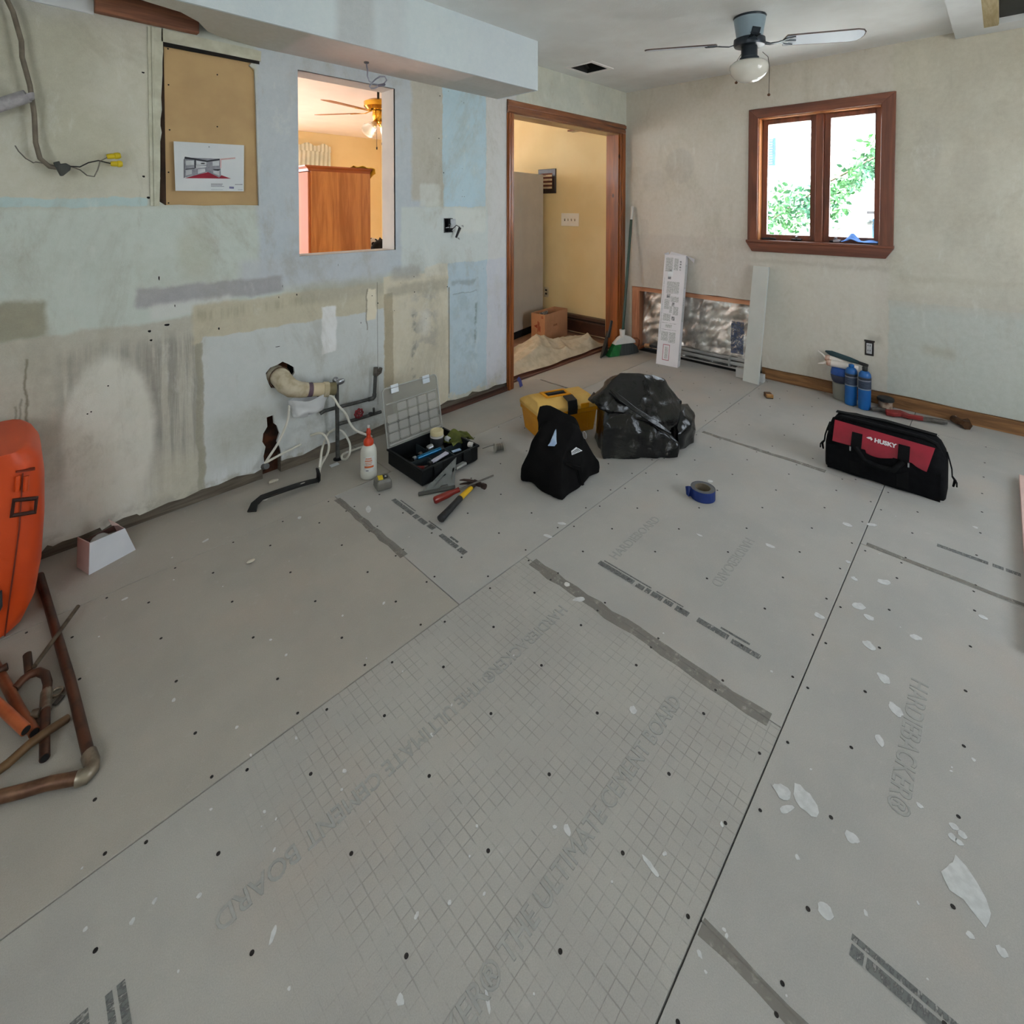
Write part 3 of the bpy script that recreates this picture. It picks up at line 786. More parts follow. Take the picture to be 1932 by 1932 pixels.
def screw_grid(x0, x1, ya, yb, gx, gy):
    P = .2032
    xs = [gx + P * i for i in range(-20, 40) if x0 + .07 < gx + P * i < x1 - .07]; ys = [gy + P * i for i in range(-20, 40) if ya + .07 < gy + P * i < yb - .07]
    for y in ys:
        for x in xs: screw(x, y)
    for y in (ya + .022, yb - .022):
        for x in xs: screw(x + P / 2 * (y > (ya + yb) / 2), y, .9)
    for x in (x0 + .022, x1 - .022):
        for y in ys: screw(x, y, .9)


screw_grid(-0.1, 1.425, .39, 1.31, .09576, .14639)
screw_grid(-0.43, 1.09, 1.31, 2.235, .13197, .05137)
screw_grid(0.925, 2.448, -.53, .39, .07347, .04734)
screw_grid(1.09, 2.62, 1.31, 2.235, .02873, .05738)
screw_grid(1.425, 2.985, .39, 1.31, .18611, .14678)
screw_grid(2.448, 3.97, -.53, .39, .04131, .04468)
screw_grid(-0.6, 0.925, -.53, .39, .07, .047)
screw_grid(2.985, 4.3, .39, 1.31, .05, .10)
screw_grid(2.62, 4.3, 1.31, 2.235, .12, .06)
for x in [i * .2032 + .05 for i in range(20)]: screw(x, 2.26, .8)

# raised lettering pressed into the boards
M_emb = mat('board_relief', (157, 157, 153), (149, 149, 145), sc=60, rough=0.85, k=1.16, spec=0.25)
HB = 'HARDIEBACKER'
text_mesh(HB + '\u00ae THE ULTIMATE CEMENT BOARD', 0.052, frame(V((0.235, 0.608, 0.0)), (1, 0, 0), (0, 1, 0)) @ Matrix.Scale(0.905, 4, (1, 0, 0)), M_emb, 'raised_lettering', floor_, 0.0008, .0007)
text_mesh(HB + '\u00ae THE ULTIMATE CEMENT BOARD', 0.052, frame(V((1.335, 1.062, 0.0)), (-1, 0, 0), (0, -1, 0)) @ Matrix.Scale(0.905, 4, (1, 0, 0)), M_emb, 'raised_lettering', floor_, 0.0008, .0007)
text_mesh('HARDIEBOARD', 0.052, frame(V((2.16, 0.735, 0.0)), (-1, 0, 0), (0, -1, 0)), M_emb, 'raised_lettering', floor_, 0.0004, .0004)
text_mesh('HARDIEBOARD', 0.052, frame(V((1.66, 1.045, 0.0)), (1, 0, 0), (0, 1, 0)), M_emb, 'raised_lettering', floor_, 0.0004, .0004)
text_mesh(HB + '\u00ae', 0.056, frame(V((1.85, 0.165, 0.0)), (-1, 0, 0), (0, -1, 0)), M_emb, 'raised_lettering', floor_, 0.0006, .0005)

# worn ink, tape seams and plaster spots on the boards
M_ink = worn('worn_grey_ink', (122, 124, 122), 0.55, 120, 0.8, (0.4, 1, 1))
M_tape = worn('seam_smear', (152, 147, 138), 0.75, 30, 0.9, (1, 1, 1), 0.42)


def flat(name, poly, m, z=0.0003, par=floor_, th=0.0003):
    mb = MB(); mb.prism([(p[0], p[1], z) for p in poly], (0, 0, th)); return part(name, mb, m, par)


def ink(x, ya, yb, w=0.014, x2=None):
    flat('ink_mark', [(x - w / 2, ya), (x + w / 2, ya), (x + w / 2, yb), (x - w / 2, yb)], M_ink)


def inkrow(x, y_start, segs, w=0.016):
    y = y_start
    for (ln, gap, ww, dx) in segs:
        ink(x + dx, y - ln, y, ww); y -= ln + gap


inkrow(1.604, 1.085, [(.15, .012, .022, 0), (.030, .006, .022, -.002), (.018, .006, .024, 0), (.040, .008, .024, 0), (.030, .012, .022, .001), (.045, .03, .024, 0), (.10, .012, .022, .004), (.085, 0, .020, 0)])
inkrow(1.624, 1.075, [(.20, .02, .006, 0), (.10, .35, .005, 0)]); inkrow(1.630, .63, [(.09, 0, .008, 0)])
inkrow(1.271, 2.01, [(.16, .01, .022, 0), (.03, .008, .024, 0), (.05, .012, .022, 0), (.04, .05, .022, .004), (.11, .01, .02, 0), (.04, 0, .024, 0)]); inkrow(1.292, 1.98, [(.12, .1, .006, 0), (.09, .06, .006, 0), (.05, .02, .01, 0)])
inkrow(1.082, .176, [(.02, .004, .02, 0), (.145, .01, .019, 0), (.2, 0, .019, 0)]); inkrow(1.103, .178, [(.19, .01, .011, 0), (.2, 0, .011, 0)])
inkrow(2.655, .165, [(.15, .012, .022, 0), (.03, .006, .022, 0), (.04, .01, .022, 0), (.2, 0, .02, 0)])
inkrow(.075, 1.09, [(.05, .0, .024, -.006), (.08, 0, .026, .004)]); inkrow(.108, 1.085, [(.09, 0, .01, 0)]); inkrow(.125, 1.085, [(.09, 0, .012, 0)])


def smear(pts, w, name='seam_smear'):
    n = len(pts); L, R_ = [], []
    for i, p in enumerate(pts):
        L.append((p[0] - w * RND.uniform(.35, .65), p[1])); R_.append((p[0] + w * RND.uniform(.35, .65), p[1]))
    flat(name, L + R_[::-1], M_tape, 0.0001)


smear([(1.09, 2.2 - i * .05) for i in range(12)], .03); smear([(1.42, 1.27 - i * .05) for i in range(18)], .045)
smear([(0.918, .385 - i * .05) for i in range(10)], .03); smear([(2.46, .37 - i * .06) for i in range(9)], .02); smear([(2.995, 1.28 - i * .05) for i in range(14)], .03); smear([(3.0, 2.6 - i * .04) for i in range(10)], .02)
M_spot = mat('white_plaster_splash', (212, 214, 213), (198, 200, 199), sc=60, rough=0.8, k=1.0, bump=0.2)


def blob(px, py, r, sx=1.0, ang=0.0, name='plaster_spot', jag=.25):
    c = onz(px, py); n = 14; s = RND.random() * 9
    pl = []
    for i in range(n):
        a = 2 * pi * i / n; rr = r * (1 + jag * (noise.noise((cos(a) * 1.5 + s, sin(a) * 1.5, s)) * 1.6))
        x, y = rr * cos(a) * sx, rr * sin(a)
        pl.append((c.x + x * cos(ang) - y * sin(ang), c.y + x * sin(ang) + y * cos(ang)))
    flat(name, pl, M_spot, 0.0001, th=0.0009)


for q in ((1475, 1493, .017), (1520, 1510, .022, 1.3, .6), (1484, 1527, .006, 3.6, 2.6), (1607, 1581, .011), (1557, 1720, .013), (1820, 1672, .026, 1.9, .55, 'plaster_spot', .45), (1690, 1340, .014, 1.5, .7), (1668, 1098, .022, .6, .8), (1620, 1143, .02, .8, .9), (1640, 1165, .013), (1545, 1162, .015, .8), (1660, 1397, .008, 2.0, .4),
          (1667, 1280, .014, 1.3, .6), (1728, 1203, .016, .7, .5), (1640, 1218, .016), (1612, 1092, .01), (1598, 990, .018, .7), (1645, 990, .02, .5, .8), (1453, 1030, .016, .6), (1320, 1010, .012, .5), (1340, 908, .012), (695, 961, .026, .45, -.5), (1092, 1131, .02, .5, .9), (1070, 1103, .01), (1195, 1340, .010), (1228, 1635, .005, 4.5, 1.4), (515, 1764, .004, 3.5, .8), (755, 1887, .007), (650, 1455, .005), (815, 1387, .005),
          (540, 1236, .004), (565, 977, .008), (388, 1020, .006, 2.4, .3), (645, 1490, .003), (236, 1130, .005, 2.2), (1890, 1795, .008), (1830, 1765, .006), (1800, 1560, .008), (1815, 1575, .008), (1798, 1580, .007), (1810, 1590, .006), (1735, 1520, .006), (1060, 988, .018, .5, .6), (1035, 1012, .02, .4, .3), (920, 1890, .003, 5.0, 1.1), (1070, 1565, .006, 2, 1.1), (1855, 1165, .01), (1600, 1060, .008), (1840, 995, .008)):
    blob(*q)
for i in range(60):
    blob(RND.uniform(150, 1900), RND.uniform(960, 1900), RND.uniform(.0015, .004), RND.uniform(.5, 2.0), RND.random() * 6, 'plaster_speck')
# plaster crumb and chips lying loose
M_chip = mat('plaster_chip', (206, 200, 186), (180, 172, 156), rough=0.9)
mb = MB(); c = onz(473, 1061); mb.ball((c.x, c.y, .005), .016, 10, (1.0, .55, .3)); tag(part('plaster_chip', mb, M_chip, W=False, smooth=40), 'small pale plaster chip lying alone on the board left of the dark pry bar', 'chip')
mb = MB(); c = onz(695, 1880 - 920); mb.bm.free()

# ---- next room ------------------------------------------------------------------
M_hfloor = mat('red_brown_floor', (158, 124, 104), (140, 106, 88), sc=7, rough=0.6, k=1.0)
struct('floor_2', MB().box((-1.3, YA + 0.1, -0.06), (XH + 0.1, YF + 0.1, 0.0)), M_hfloor)
M_ceil2 = mat('white_ceiling_paint', (232, 227, 222), (226, 221, 216), sc=3, rough=0.9, k=1.15)
struct('ceiling_2', MB().box((-1.3, YA2, HC), (XH + 0.1, YF + 0.1, HC + 0.04)), M_ceil2)
mb = MB(); mb.sheet([(-1.3, 0), (XH + .1, 0), (XH + .1, HC), (-1.3, HC)], [[(-.9, .3), (1.9, .3), (1.9, 2.3), (-.9, 2.3)]], lambda a, b, d: (a, YF + d, b), .08); struct('wall_far', mb, M_yellow)
mb = MB()
for q in (-.9, .47, 1.84): mb.box((q, YF + .02, .3), (q + .06, YF + .06, 2.3))
struct('added_window_5', mb, M_white)  # unseen window added to brighten the next room
struct('wall_far_right', MB().box((XH, YA2 - 0.02, 0), (XH + 0.014, YF, HC)), M_yellow)
mb = MB(); mb.sheet([(YA2, 0), (YF + .1, 0), (YF + .1, HC), (YA2, HC)], [[(4.6, .7), (6.6, .7), (6.6, 2.2), (4.6, 2.2)]], lambda a, b, d: (-1.0 - d, a, b), 0.1)
struct('wall_far_left', mb, M_yellow)
mb = MB()
for q in (4.6, 5.57, 6.54): mb.box((-1.08, q, .7), (-1.02, q + .06, 2.2))
struct('added_window_4', mb, M_white)  # another unseen opening added for daylight in the next room

# ================================================================== THINGS IN THE NEXT ROOM
M_ward = wood('wardrobe_veneer', (206, 142, 84), (164, 102, 54), 'z', 3, 0.45, 0.25)
M_wardf = wood('wardrobe_front', (206, 128, 86), (190, 110, 72), 'z', 2, 0.6, 0.0, k=.75)
wy = 4.0
wl, wr = 1.772, 2.309
wd = thing('wardrobe', 'tall brown veneered wardrobe seen through the opening in the wall', 'wardrobe', (2.04, wy + .3, 0))
mb = MB(); mb.box((wl, wy, 0.0), (wr, wy + 0.018, 1.69)); part('side_panel', mb, M_ward, wd)
mb = MB(); mb.box((wl, wy + 0.9, 0.0), (wr, wy + 0.918, 1.69)); part('side_panel', mb, M_ward, wd)
mb = MB(); mb.box((wr - 0.012, wy + .018, 0.02), (wr, wy + 0.9, 1.69)); part('rear_panel', mb, M_ward, wd)
mb = MB(); mb.box((wl - 0.02, wy + 0.012, 0.06), (wl, wy + 0.458, 1.665)); part('door_leaf', mb, M_wardf, wd, bev=0.003)
mb = MB(); mb.box((wl - 0.02, wy + 0.462, 0.06), (wl, wy + 0.905, 1.665)); part('door_leaf', mb, M_wardf, wd, bev=0.003)
mb = MB(); mb.loft([[(wl - a, wy - b, z), (wr + b, wy - b, z), (wr + b, wy + .918 + b, z), (wl - a, wy + .918 + b, z)] for a, b, z in ((.02, 0, 1.67), (.03, .004, 1.69), (.055, .016, 1.705), (.055, .016, 1.716))]); part('crown', mb, wood('wardrobe_crown', (168, 92, 50), (128, 66, 34), 'x', 4, 0.4, 0.3), wd)
mb = MB(); mb.box((wl, wy + 0.018, 0.0), (wr - .012, wy + 0.9, 0.06)); part('plinth', mb, M_ward, wd)
M_ycl = mat('yellow_cloth', (214, 178, 60), (170, 140, 40), sc=14, rough=0.9, bump=0.2)


def cloth_fn(u, v):
    x = 2.17 + u * 0.19; y = wy - 0.04 + v * 0.16
    z = 1.722 + 0.014 * noise.noise((u * 3, v * 3, 2)) + 0.012 * sin(u * 7 + v * 3)
    ov = max(0, u - 0.86) / 0.14
    return (x - ov * 0.02, y, max(z, 1.7185) - 0.10 * ov * (0.6 + .6 * v))


mb = MB(); mb.grid(cloth_fn, 16, 12); yc = part('dust_cloth', mb, M_ycl, W=False, smooth=180); yc.modifiers.new('t', 'SOLIDIFY').thickness = 0.003
tag(yc, 'crumpled yellow cloth hanging over the top edge of the wardrobe', 'cloth')
# curtain on the far wall
M_cur = mat('sheer_curtain', (222, 226, 208), (204, 212, 196), sc=5, rough=0.95, k=.85)
cw = thing('curtain', 'short pale gathered curtain on a rod above the wardrobe', 'curtain', (2.9, YF - 0.06, 2.0))
cx0, cx1 = ony(540, 300, YF - .06).x, ony(624, 300, YF - .06).x; cz1 = ony(600, 282, YF - .06).z; cz0 = cz1 - .75
mb = MB(); mb.grid(lambda u, v: (cx0 + (cx1 - cx0) * u, YF - .05 - .005 * sin(u * 62 + 2 * sin(v * 3)), cz0 + (cz1 + .02 - cz0) * v), 120, 8); part('panel', mb, M_cur, cw, smooth=180)
mb = MB(); mb.grid(lambda u, v: (cx0 + (cx1 - cx0) * u, YF - .065 - .004 * sin(u * 70), cz1 - .03 + (.10 + .02 * sin(u * 17)) * v), 120, 4); part('heading', mb, M_cur, cw, smooth=180)
mb = MB(); mb.tube([(cx0, YF - .05, cz1 - .02), (cx1 + .01, YF - .05, cz1 - .02), (cx1 + .01, YF, cz1 - .02)], .008, 8); part('rod', mb, M_white, cw)
# brass fan
fx, fy = 2.43, 4.06
M_brass = mat('polished_brass', (226, 178, 70), (196, 146, 48), sc=10, rough=0.2, metal=0.85)
M_blade2 = wood('fan_blade_oak', (186, 130, 86), (150, 98, 60), 'x', 5, 0.5, 0.1)
bf = thing('ceiling_fan', 'brass ceiling fan with glass tulip shades in the room beyond the opening', 'ceiling fan', (fx, fy, HC))
mb = MB(); mb.lathe([(.07, 0), (.07, -.02), (.03, -.05), (.012, -.06)], 20, (fx, fy, HC)); part('canopy', mb, M_brass, bf, smooth=40)
mb = MB(); mb.lathe([(.011, -.05), (.011, -.17)], 10, (fx, fy, HC)); part('downrod', mb, M_blk, bf)
zt = HC - .13
mb = MB(); mb.lathe([(.03, 0), (.085, -.006), (.128, -.028), (.128, -.07), (.10, -.10), (.05, -.105)], 32, (fx, fy, zt)); part('motor', mb, M_brass, bf, smooth=40)
mb = MB(); mb.lathe([(.05, -.11), (.055, -.15), (.045, -.2), (.02, -.22)], 24, (fx, fy, zt)); part('light_kit', mb, M_brass, bf, smooth=40)
for k in range(5):
    a = 2 * pi * k / 5 + rad(196); dx, dy = cos(a), sin(a)
    Mk = Matrix.Translation(V((fx, fy, zt - .125))) @ Matrix.Rotation(a, 4, 'Z') @ Matrix.Rotation(rad(-9), 4, 'X')
    mb = MB(Mk); mb.prism([(.20, -.055, 0), (.56, -.07, 0), (.61, -.05, 0), (.61, .05, 0), (.56, .07, 0), (.20, .055, 0)], (0, 0, .006)); bl = part('blade', mb, M_blade2, bf)
    mb = MB(Mk); mb.strip([(.07, 0, .02), (.13, 0, .0), (.27, 0, -.003)], .03, .005); part('blade_iron', mb, M_brass, bl)
M_tulip = clear('tulip_glass', (238, 234, 226), 0.2, 0.45)
for k in range(4):
    a = 2 * pi * k / 4 + rad(200); Mk = Matrix.Translation(V((fx, fy, zt - .19))) @ Matrix.Rotation(a, 4, 'Z') @ Matrix.Rotation(rad(52), 4, 'Y')
    mb = MB(Mk); mb.lathe([(.024, -.06), (.03, -.08), (.046, -.11), (.052, -.14), (.066, -.17)], 20, caps=False); part('glass_shade', mb, M_tulip, bf, smooth=60)
    mb = MB(Mk); mb.lathe([(.006, 0), (.008, -.03), (.026, -.045), (.026, -.065)], 16); part('socket', mb, M_brass, bf, smooth=40)
for dx, zz in ((-.035, 1.905), (.02, 1.95)):
    mb = MB(); mb.tube([(fx + dx, fy - .03, zt - .2), (fx + dx, fy - .03, zz)], .0022, 6); mb.lathe([(.001, .02), (.006, .012), (.006, -.006), (.001, -.01)], 8, (fx + dx, fy - .03, zz)); part('pull_chain', mb, M_blk, bf)
bulb = bpy.data.lights.new('den_fill_light', 'POINT'); bulb.energy = 1.2; bulb.color = (1, .92, .82); bulb.shadow_soft_size = .05  # fill light added for the next room, the fan shades are unlit
bo = bpy.data.objects.new('den_fill_light', bulb); COL.objects.link(bo); bo.location = (fx, fy, zt - .32)  # bulb here is only the added fill light, not a fan bulb
# black and white cushion and a dark bag behind the opening
M_bw = NT('black_white_print'); vo = M_bw.node('ShaderNodeTexVoronoi'); vo.inputs['Scale'].default_value = 14; M_bw.L(M_bw.co(), vo.inputs[0])
M_bw.color(M_bw.mix(M_bw.step(vo.outputs['Distance'], .32, .36), (.02, .02, .02, 1), (.8, .8, .76, 1))); M_bw.p(Roughness=.9); M_bw = M_bw.m
c = ony(705, 462, 4.6)
cu = thing('cushion', 'black and white spotted cushion beyond the opening beside the wardrobe', 'cushion', (c.x, 4.6, c.z - .1))
mb = MB(); mb.ball((c.x - .01, 4.62, c.z - .05), .13, 16, (1, .6, .95)); part('cover', mb, M_bw, cu, smooth=180)
bgk = thing('dark_bag', 'dark bag beside the spotted cushion at the lower corner of the opening', 'bag', (c.x + .2, 4.45, c.z - .2))
mb = MB(); c2 = ony(717, 470, 4.45); mb.ball((c2.x + .02, 4.45, c2.z - .02), .12, 16, (1, .7, 1)); part('body', mb, mat('dark_cloth', (36, 34, 34), (20, 20, 20), rough=.9), bgk, smooth=180)
mb = MB(); mb.tube([(c2.x - .03, 4.45, c2.z + .05), (c2.x + .0, 4.45, c2.z + .11), (c2.x + .06, 4.45, c2.z + .05)], .01, 8); part('strap', mb, mat('dark_cloth', (36, 34, 34)), bgk, smooth=60)
# low table carrying the cushion and the bag
tb = thing('side_table', 'dark low table beyond the opening carrying the cushion and bag', 'table', (c.x + .1, 4.6, 0))
zt2 = c.z - .05 - .125
mb = MB(); mb.box((c.x - .2, 4.3, zt2 - .03), (c.x + .5, 4.9, zt2)); part('table_top', mb, wood('dark_table', (70, 44, 28), (48, 28, 18), 'x'), tb)
for lx, ly in ((-.17, 4.33), (.45, 4.33), (-.17, 4.84), (.45, 4.84)):
    mb = MB(); mb.box((c.x + lx, ly, 0), (c.x + lx + .04, ly + .04, zt2 - .03)); part('leg', mb, wood('dark_table', (70, 44, 28), (48, 28, 18), 'x'), tb)
# fridge side, turned a little
fr = thing('refrigerator', 'pale grey refrigerator side panel standing in the room beyond the doorway', 'refrigerator', (3.60, 3.548, 0), (0, 0, rad(11.5)))
M_fr = mat('textured_grey_enamel', (186, 180, 172), (178, 172, 165), sc=4, rough=0.6, bump=0.2, bsc=300)
mb = MB(); mb.box((-0.02, 0, 0.075), (.73, .74, 1.745)); part('cabinet', mb, M_fr, fr, W=False, bev=0.006)
mb = MB(); mb.box((-0.09, .005, 0.08), (-.025, .735, 1.2)); dr = part('door_leaf', mb, M_fr, fr, W=False, bev=0.01)
mb = MB(); mb.box((-0.09, .005, 1.21), (-.025, .735, 1.745)); part('door_leaf', mb, M_fr, fr, W=False, bev=0.01)
mb = MB(); mb.tube([(-.09, .06, .7), (-.12, .06, .72), (-.12, .06, 1.1), (-.09, .06, 1.12)], .01, 8); part('handle', mb, M_steel, dr, W=False, smooth=60)
mb = MB(); mb.box((0, 0.006, 0), (.72, .72, 0.075)); part('base', mb, mat('black_rubber', (24, 24, 26), (16, 16, 18), rough=.7), fr, W=False)
# cardboard box
A, B, C_ = V((3.852, 3.273, 0)), V((3.818, 3.423, 0)), V((4.284, 3.289, 0))
ang = math.atan2(C_.y - A.y, C_.x - A.x)
cb = thing('cardboard_box', 'open brown cardboard box with red print on the floor against the refrigerator', 'box', A, (0, 0, ang + rad(4)))
M_card = mat('brown_cardboard', (184, 136, 100), (170, 124, 90), sc=6, rough=0.9, bump=.05)
L_, D_, H_ = .43, .17, .285
for nm, a, b in (('side_wall', (0, 0, 0), (L_, .005, H_)), ('side_wall', (0, D_ - .005, 0), (L_, D_, H_)), ('end_wall', (0, .005, 0), (.005, D_ - .005, H_)), ('end_wall', (L_ - .005, .005, 0), (L_, D_ - .005, H_)), ('bottom', (.005, .005, 0), (L_ - .005, D_ - .005, .006))):
    mb = MB(); mb.box(a, b); part(nm, mb, M_card, cb, W=False)
M_redprint = mat('red_print', (150, 62, 44), (132, 54, 40), rough=.9)
mb = MB(); mb.prism([(-.0006, .135, .155), (-.0006, .095, .135), (-.0006, .095, .175)], (-.0006, 0, 0)); part('printed_mark', mb, M_redprint, cb, W=False)
mb = MB()
for i, (y_, z_, l_) in enumerate(((.085, .10, .11), (.072, .115, .085), (.06, .10, .06))): mb.box((-.0012, y_ - .004, z_), (-.0004, y_ + .004, z_ + l_))
for z_ in (.245, .258): mb.box((-.0012, .02, z_), (-.0004, .045, z_ + .006))
part('printed_mark', mb, M_redprint, cb, W=False)
mb = MB()
for i in range(3): mb.box((.16 + i * .025, -.0012, .14), (.175 + i * .025, -.0004, .16))
part('printed_mark', mb, mat('brown_print', (140, 88, 56), rough=.9), cb, W=False)
pp = thing('folded_paper', 'white printed papers standing inside the cardboard box', 'paper', (4.0, 3.36, .2))
mb = MB(Matrix.Translation(A) @ Matrix.Rotation(ang + rad(4), 4, 'Z')); mb.box((.09, .12, .006), (.23, .128, .275)); part('sheet', mb, mat('printed_paper', (190, 186, 178), (110, 104, 100), sc=40, rough=.8, lo=.5, hi=.55), pp)
# drop cloth in the doorway
M_canvas = mat('canvas_drop_cloth', (196, 184, 160), (178, 166, 142), sc=14, rough=.95, bump=.12, bsc=400, k=1.0)
dP0 = V((2.80, 2.80, 0)); dP1 = V((4.10, 2.80, 0))


def drape(u, v):
    x = 2.75 + u * 1.40 + .03 * noise.noise((u * 3, v * 3, 8)); y = 2.725 + v * (.52 - .26 * abs(u - .62)) + .03 * noise.noise((u * 4, v * 2, 0))
    hump = .11 * math.exp(-((u - .50) / .2) ** 2 - ((v - .62) / .34) ** 2) + .07 * math.exp(-((u - .86) / .11) ** 2 - ((v - .35) / .35) ** 2) + .05 * math.exp(-((u - .33) / .2) ** 2 - ((v - .45) / .3) ** 2)
    w = .8 * noise.noise((u * 2.2, v * 1.6, 3)); q = (u * 3.1 - v * 1.7 + w) % 1; q2 = (u * 1.6 + v * 2.3 + .9 * w + .3) % 1
    q3 = (u * 6.5 - v * 2.2 + 1.3 * w) % 1
    fold = .034 * max(0, 1 - abs(q - .5) / .22) ** 1.5 + .030 * max(0, 1 - abs(q2 - .5) / .2) ** 1.5 + .016 * max(0, 1 - abs(q3 - .5) / .25) ** 1.4
    n = .6 * fold + .016 * noise.noise((u * 5, v * 3.5, 1)) + .004 * noise.noise((u * 16, v * 12, 5))
    e = min(1, min(u, 1 - u) * 8, min(v, 1 - v) * 6)
    return (x, y, .031 + max(0.0, (hump + n + .022) * e))


mb = MB(); mb.grid(drape, 110, 50); dc = part('drop_cloth', mb, M_canvas, W=False, smooth=180); tag(dc, 'crumpled beige canvas drop cloth heaped on the doorway threshold', 'cloth')
# plaque, switches, heater, bracket on the yellow wall
M_plq = wood('dark_plaque_wood', (46, 36, 34), (30, 24, 22), 'z', 5, .4, .3)
pq = thing('wall_plaque', 'dark framed square plaque with pale stripes on the yellow wall', 'plaque', (XH, 3.72, 1.67))
mb = MB(); mb.box((XH - .018, 3.59, 1.535), (XH, 3.85, 1.815)); part('frame', mb, M_plq, pq, bev=.004)
mb = MB(); mb.box((XH - .021, 3.635, 1.585), (XH - .0181, 3.80, 1.765)); part('panel', mb, mat('plaque_red_brown', (108, 58, 44), (86, 44, 34), rough=.7), pq)
M_cream = mat('cream_stripe', (220, 204, 172), rough=.8)
for i in range(4):
    mb = MB(); mb.box((XH - .0235, 3.637, 1.590 + i * .045), (XH - .0212, 3.798, 1.612 + i * .045)); part('stripe', mb, M_cream, pq)
mb = MB()
for i in range(5): mb.box((XH - .026, 3.73 + .012 * i, 1.736), (XH - .0236, 3.734 + .012 * i, 1.744))
part('star', mb, M_plq, pq)
swp = thing('switch_plate', 'white four-gang light switch plate on the yellow wall', 'switch', (XH, 3.39, 1.24))
mb = MB(); mb.box((XH - .007, 3.272, 1.168), (XH, 3.515, 1.311)); part('plate', mb, mat('white_switch_plastic', (240, 238, 232), (234, 231, 224), rough=.4, k=1.1), swp, bev=.004)
for i in range(4):
    y_ = 3.325 + i * .046
    mb = MB(); mb.box((XH - .0085, y_ - .006, 1.225), (XH - .0068, y_ + .006, 1.25)); sl = part('slot', mb, M_blk if i == 3 else mat('grey_slot', (150, 146, 138), rough=.7), swp)
    mb = MB(); mb.box((XH - .017, y_ - .0045, 1.238), (XH - .008, y_ + .0045, 1.248)); part('toggle', mb, M_cream, sl)
ht = thing('baseboard_heater', 'dark brown baseboard heater along the foot of the yellow wall', 'heater', (XH - .04, 3.1, 0))
M_ht = mat('dark_brown_enamel', (70, 44, 32), (54, 34, 26), sc=8, rough=.4)
mb = MB(); mb.prism([(XH, 2.79, .03), (XH - .065, 2.79, .03), (XH - .065, 2.79, .145), (XH - .058, 2.79, .155), (XH, 2.79, .155)], (0, .9, 0)); part('front_cover', mb, M_ht, ht)
mb = MB(); mb.box((XH - .05, 2.79, .155), (XH, 3.69, .175)); part('outlet_slot', mb, mat('heater_slot_black', (18, 14, 12), rough=.6), ht)
mb = MB(); mb.prism([(XH, 2.79, .205), (XH - .045, 2.79, .20), (XH - .06, 2.79, .178), (XH - .06, 2.79, .172), (XH, 2.79, .18)], (0, .9, 0)); part('top_cover', mb, M_ht, ht)
br = thing('shelf_bracket', 'small brown carved wooden shelf near the top of the doorway opening', 'shelf', (XH, 3.22, 2.2))
z_ = onx(1100, 246, XH - .05).z
mb = MB(); mb.box((XH - .10, 3.10, z_), (XH, 3.36, z_ + .018)); part('shelf_board', mb, M_pinex, br, bev=.004)
mb = MB(); mb.prism([(XH - .006, 3.14, z_ + .018), (XH - .006, 3.14, z_ + .06), (XH - .006, 3.18, z_ + .075), (XH - .006, 3.23, z_ + .06), (XH - .006, 3.28, z_ + .08), (XH - .006, 3.32, z_ + .06), (XH - .006, 3.32, z_ + .018)], (-.012, 0, 0)); part('back_board', mb, M_pinex, br)

# ================================================================== OUTSIDE
M_conc = mat('sunlit_concrete', (232, 230, 224), (222, 220, 214), sc=3, rough=.9, k=1.05)
struct('ground', MB().box((4.46, -14, -.5), (24, 16, -.35)), M_conc)
struct('ground_2', MB().box((-16, -14, -.5), (4.455, -1.72, -.35)), mat('grey_yard_concrete', (176, 172, 166), (160, 157, 152), sc=4, rough=.95))
struct('ground_3', MB().box((-16, -1.715, -.5), (-1.45, 16, -.35)), mat('grey_yard_concrete', (176, 172, 166)))
nh = thing('neighbour_house', 'white neighbouring house wall with blue shutter seen through the window', 'house', (14, 1.5, -.35))
M_side = mat('white_siding', (236, 238, 238), (228, 231, 232), sc=2, rough=.7, k=1.05)
hx = 13.0
mb = MB(); mb.box((hx, -9, -.35), (hx + .2, 12, 4.2)); part('house_wall', mb, M_side, nh)
for i in range(28):
    mb = MB(); z_ = -.3 + i * .16; mb.prism([(hx - .02, -9, z_), (hx - .002, -9, z_), (hx - .002, -9, z_ + .16)], (0, 21, 0)); part('siding_board', mb, M_side, nh)
s0, s1 = onx(1440, 262, hx - .05), onx(1462, 312, hx - .05)
M_shut = mat('blue_shutter_paint', (22, 66, 98), (18, 58, 90), sc=5, rough=.6)
sh = None
mb = MB(); mb.box((hx - .05, s1.y, s1.z), (hx - .02, s1.y + .05, s0.z)); sh = part('shutter', mb, M_shut, nh)
mb = MB(); mb.box((hx - .05, s0.y + .15, s1.z), (hx - .02, s0.y + .2, s0.z)); part('stile', mb, M_shut, sh)
nsl = 11
for i in range(nsl):
    z_ = s1.z + (s0.z - s1.z) * i / nsl
    mb = MB(); mb.prism([(hx - .055, s1.y + .05, z_), (hx - .03, s1.y + .05, z_ + .02), (hx - .02, s1.y + .05, z_ + (s0.z - s1.z) / nsl * .7), (hx - .05, s1.y + .05, z_ + .03)], (0, s0.y + .15 - s1.y - .05, 0)); part('slat', mb, M_shut, sh)
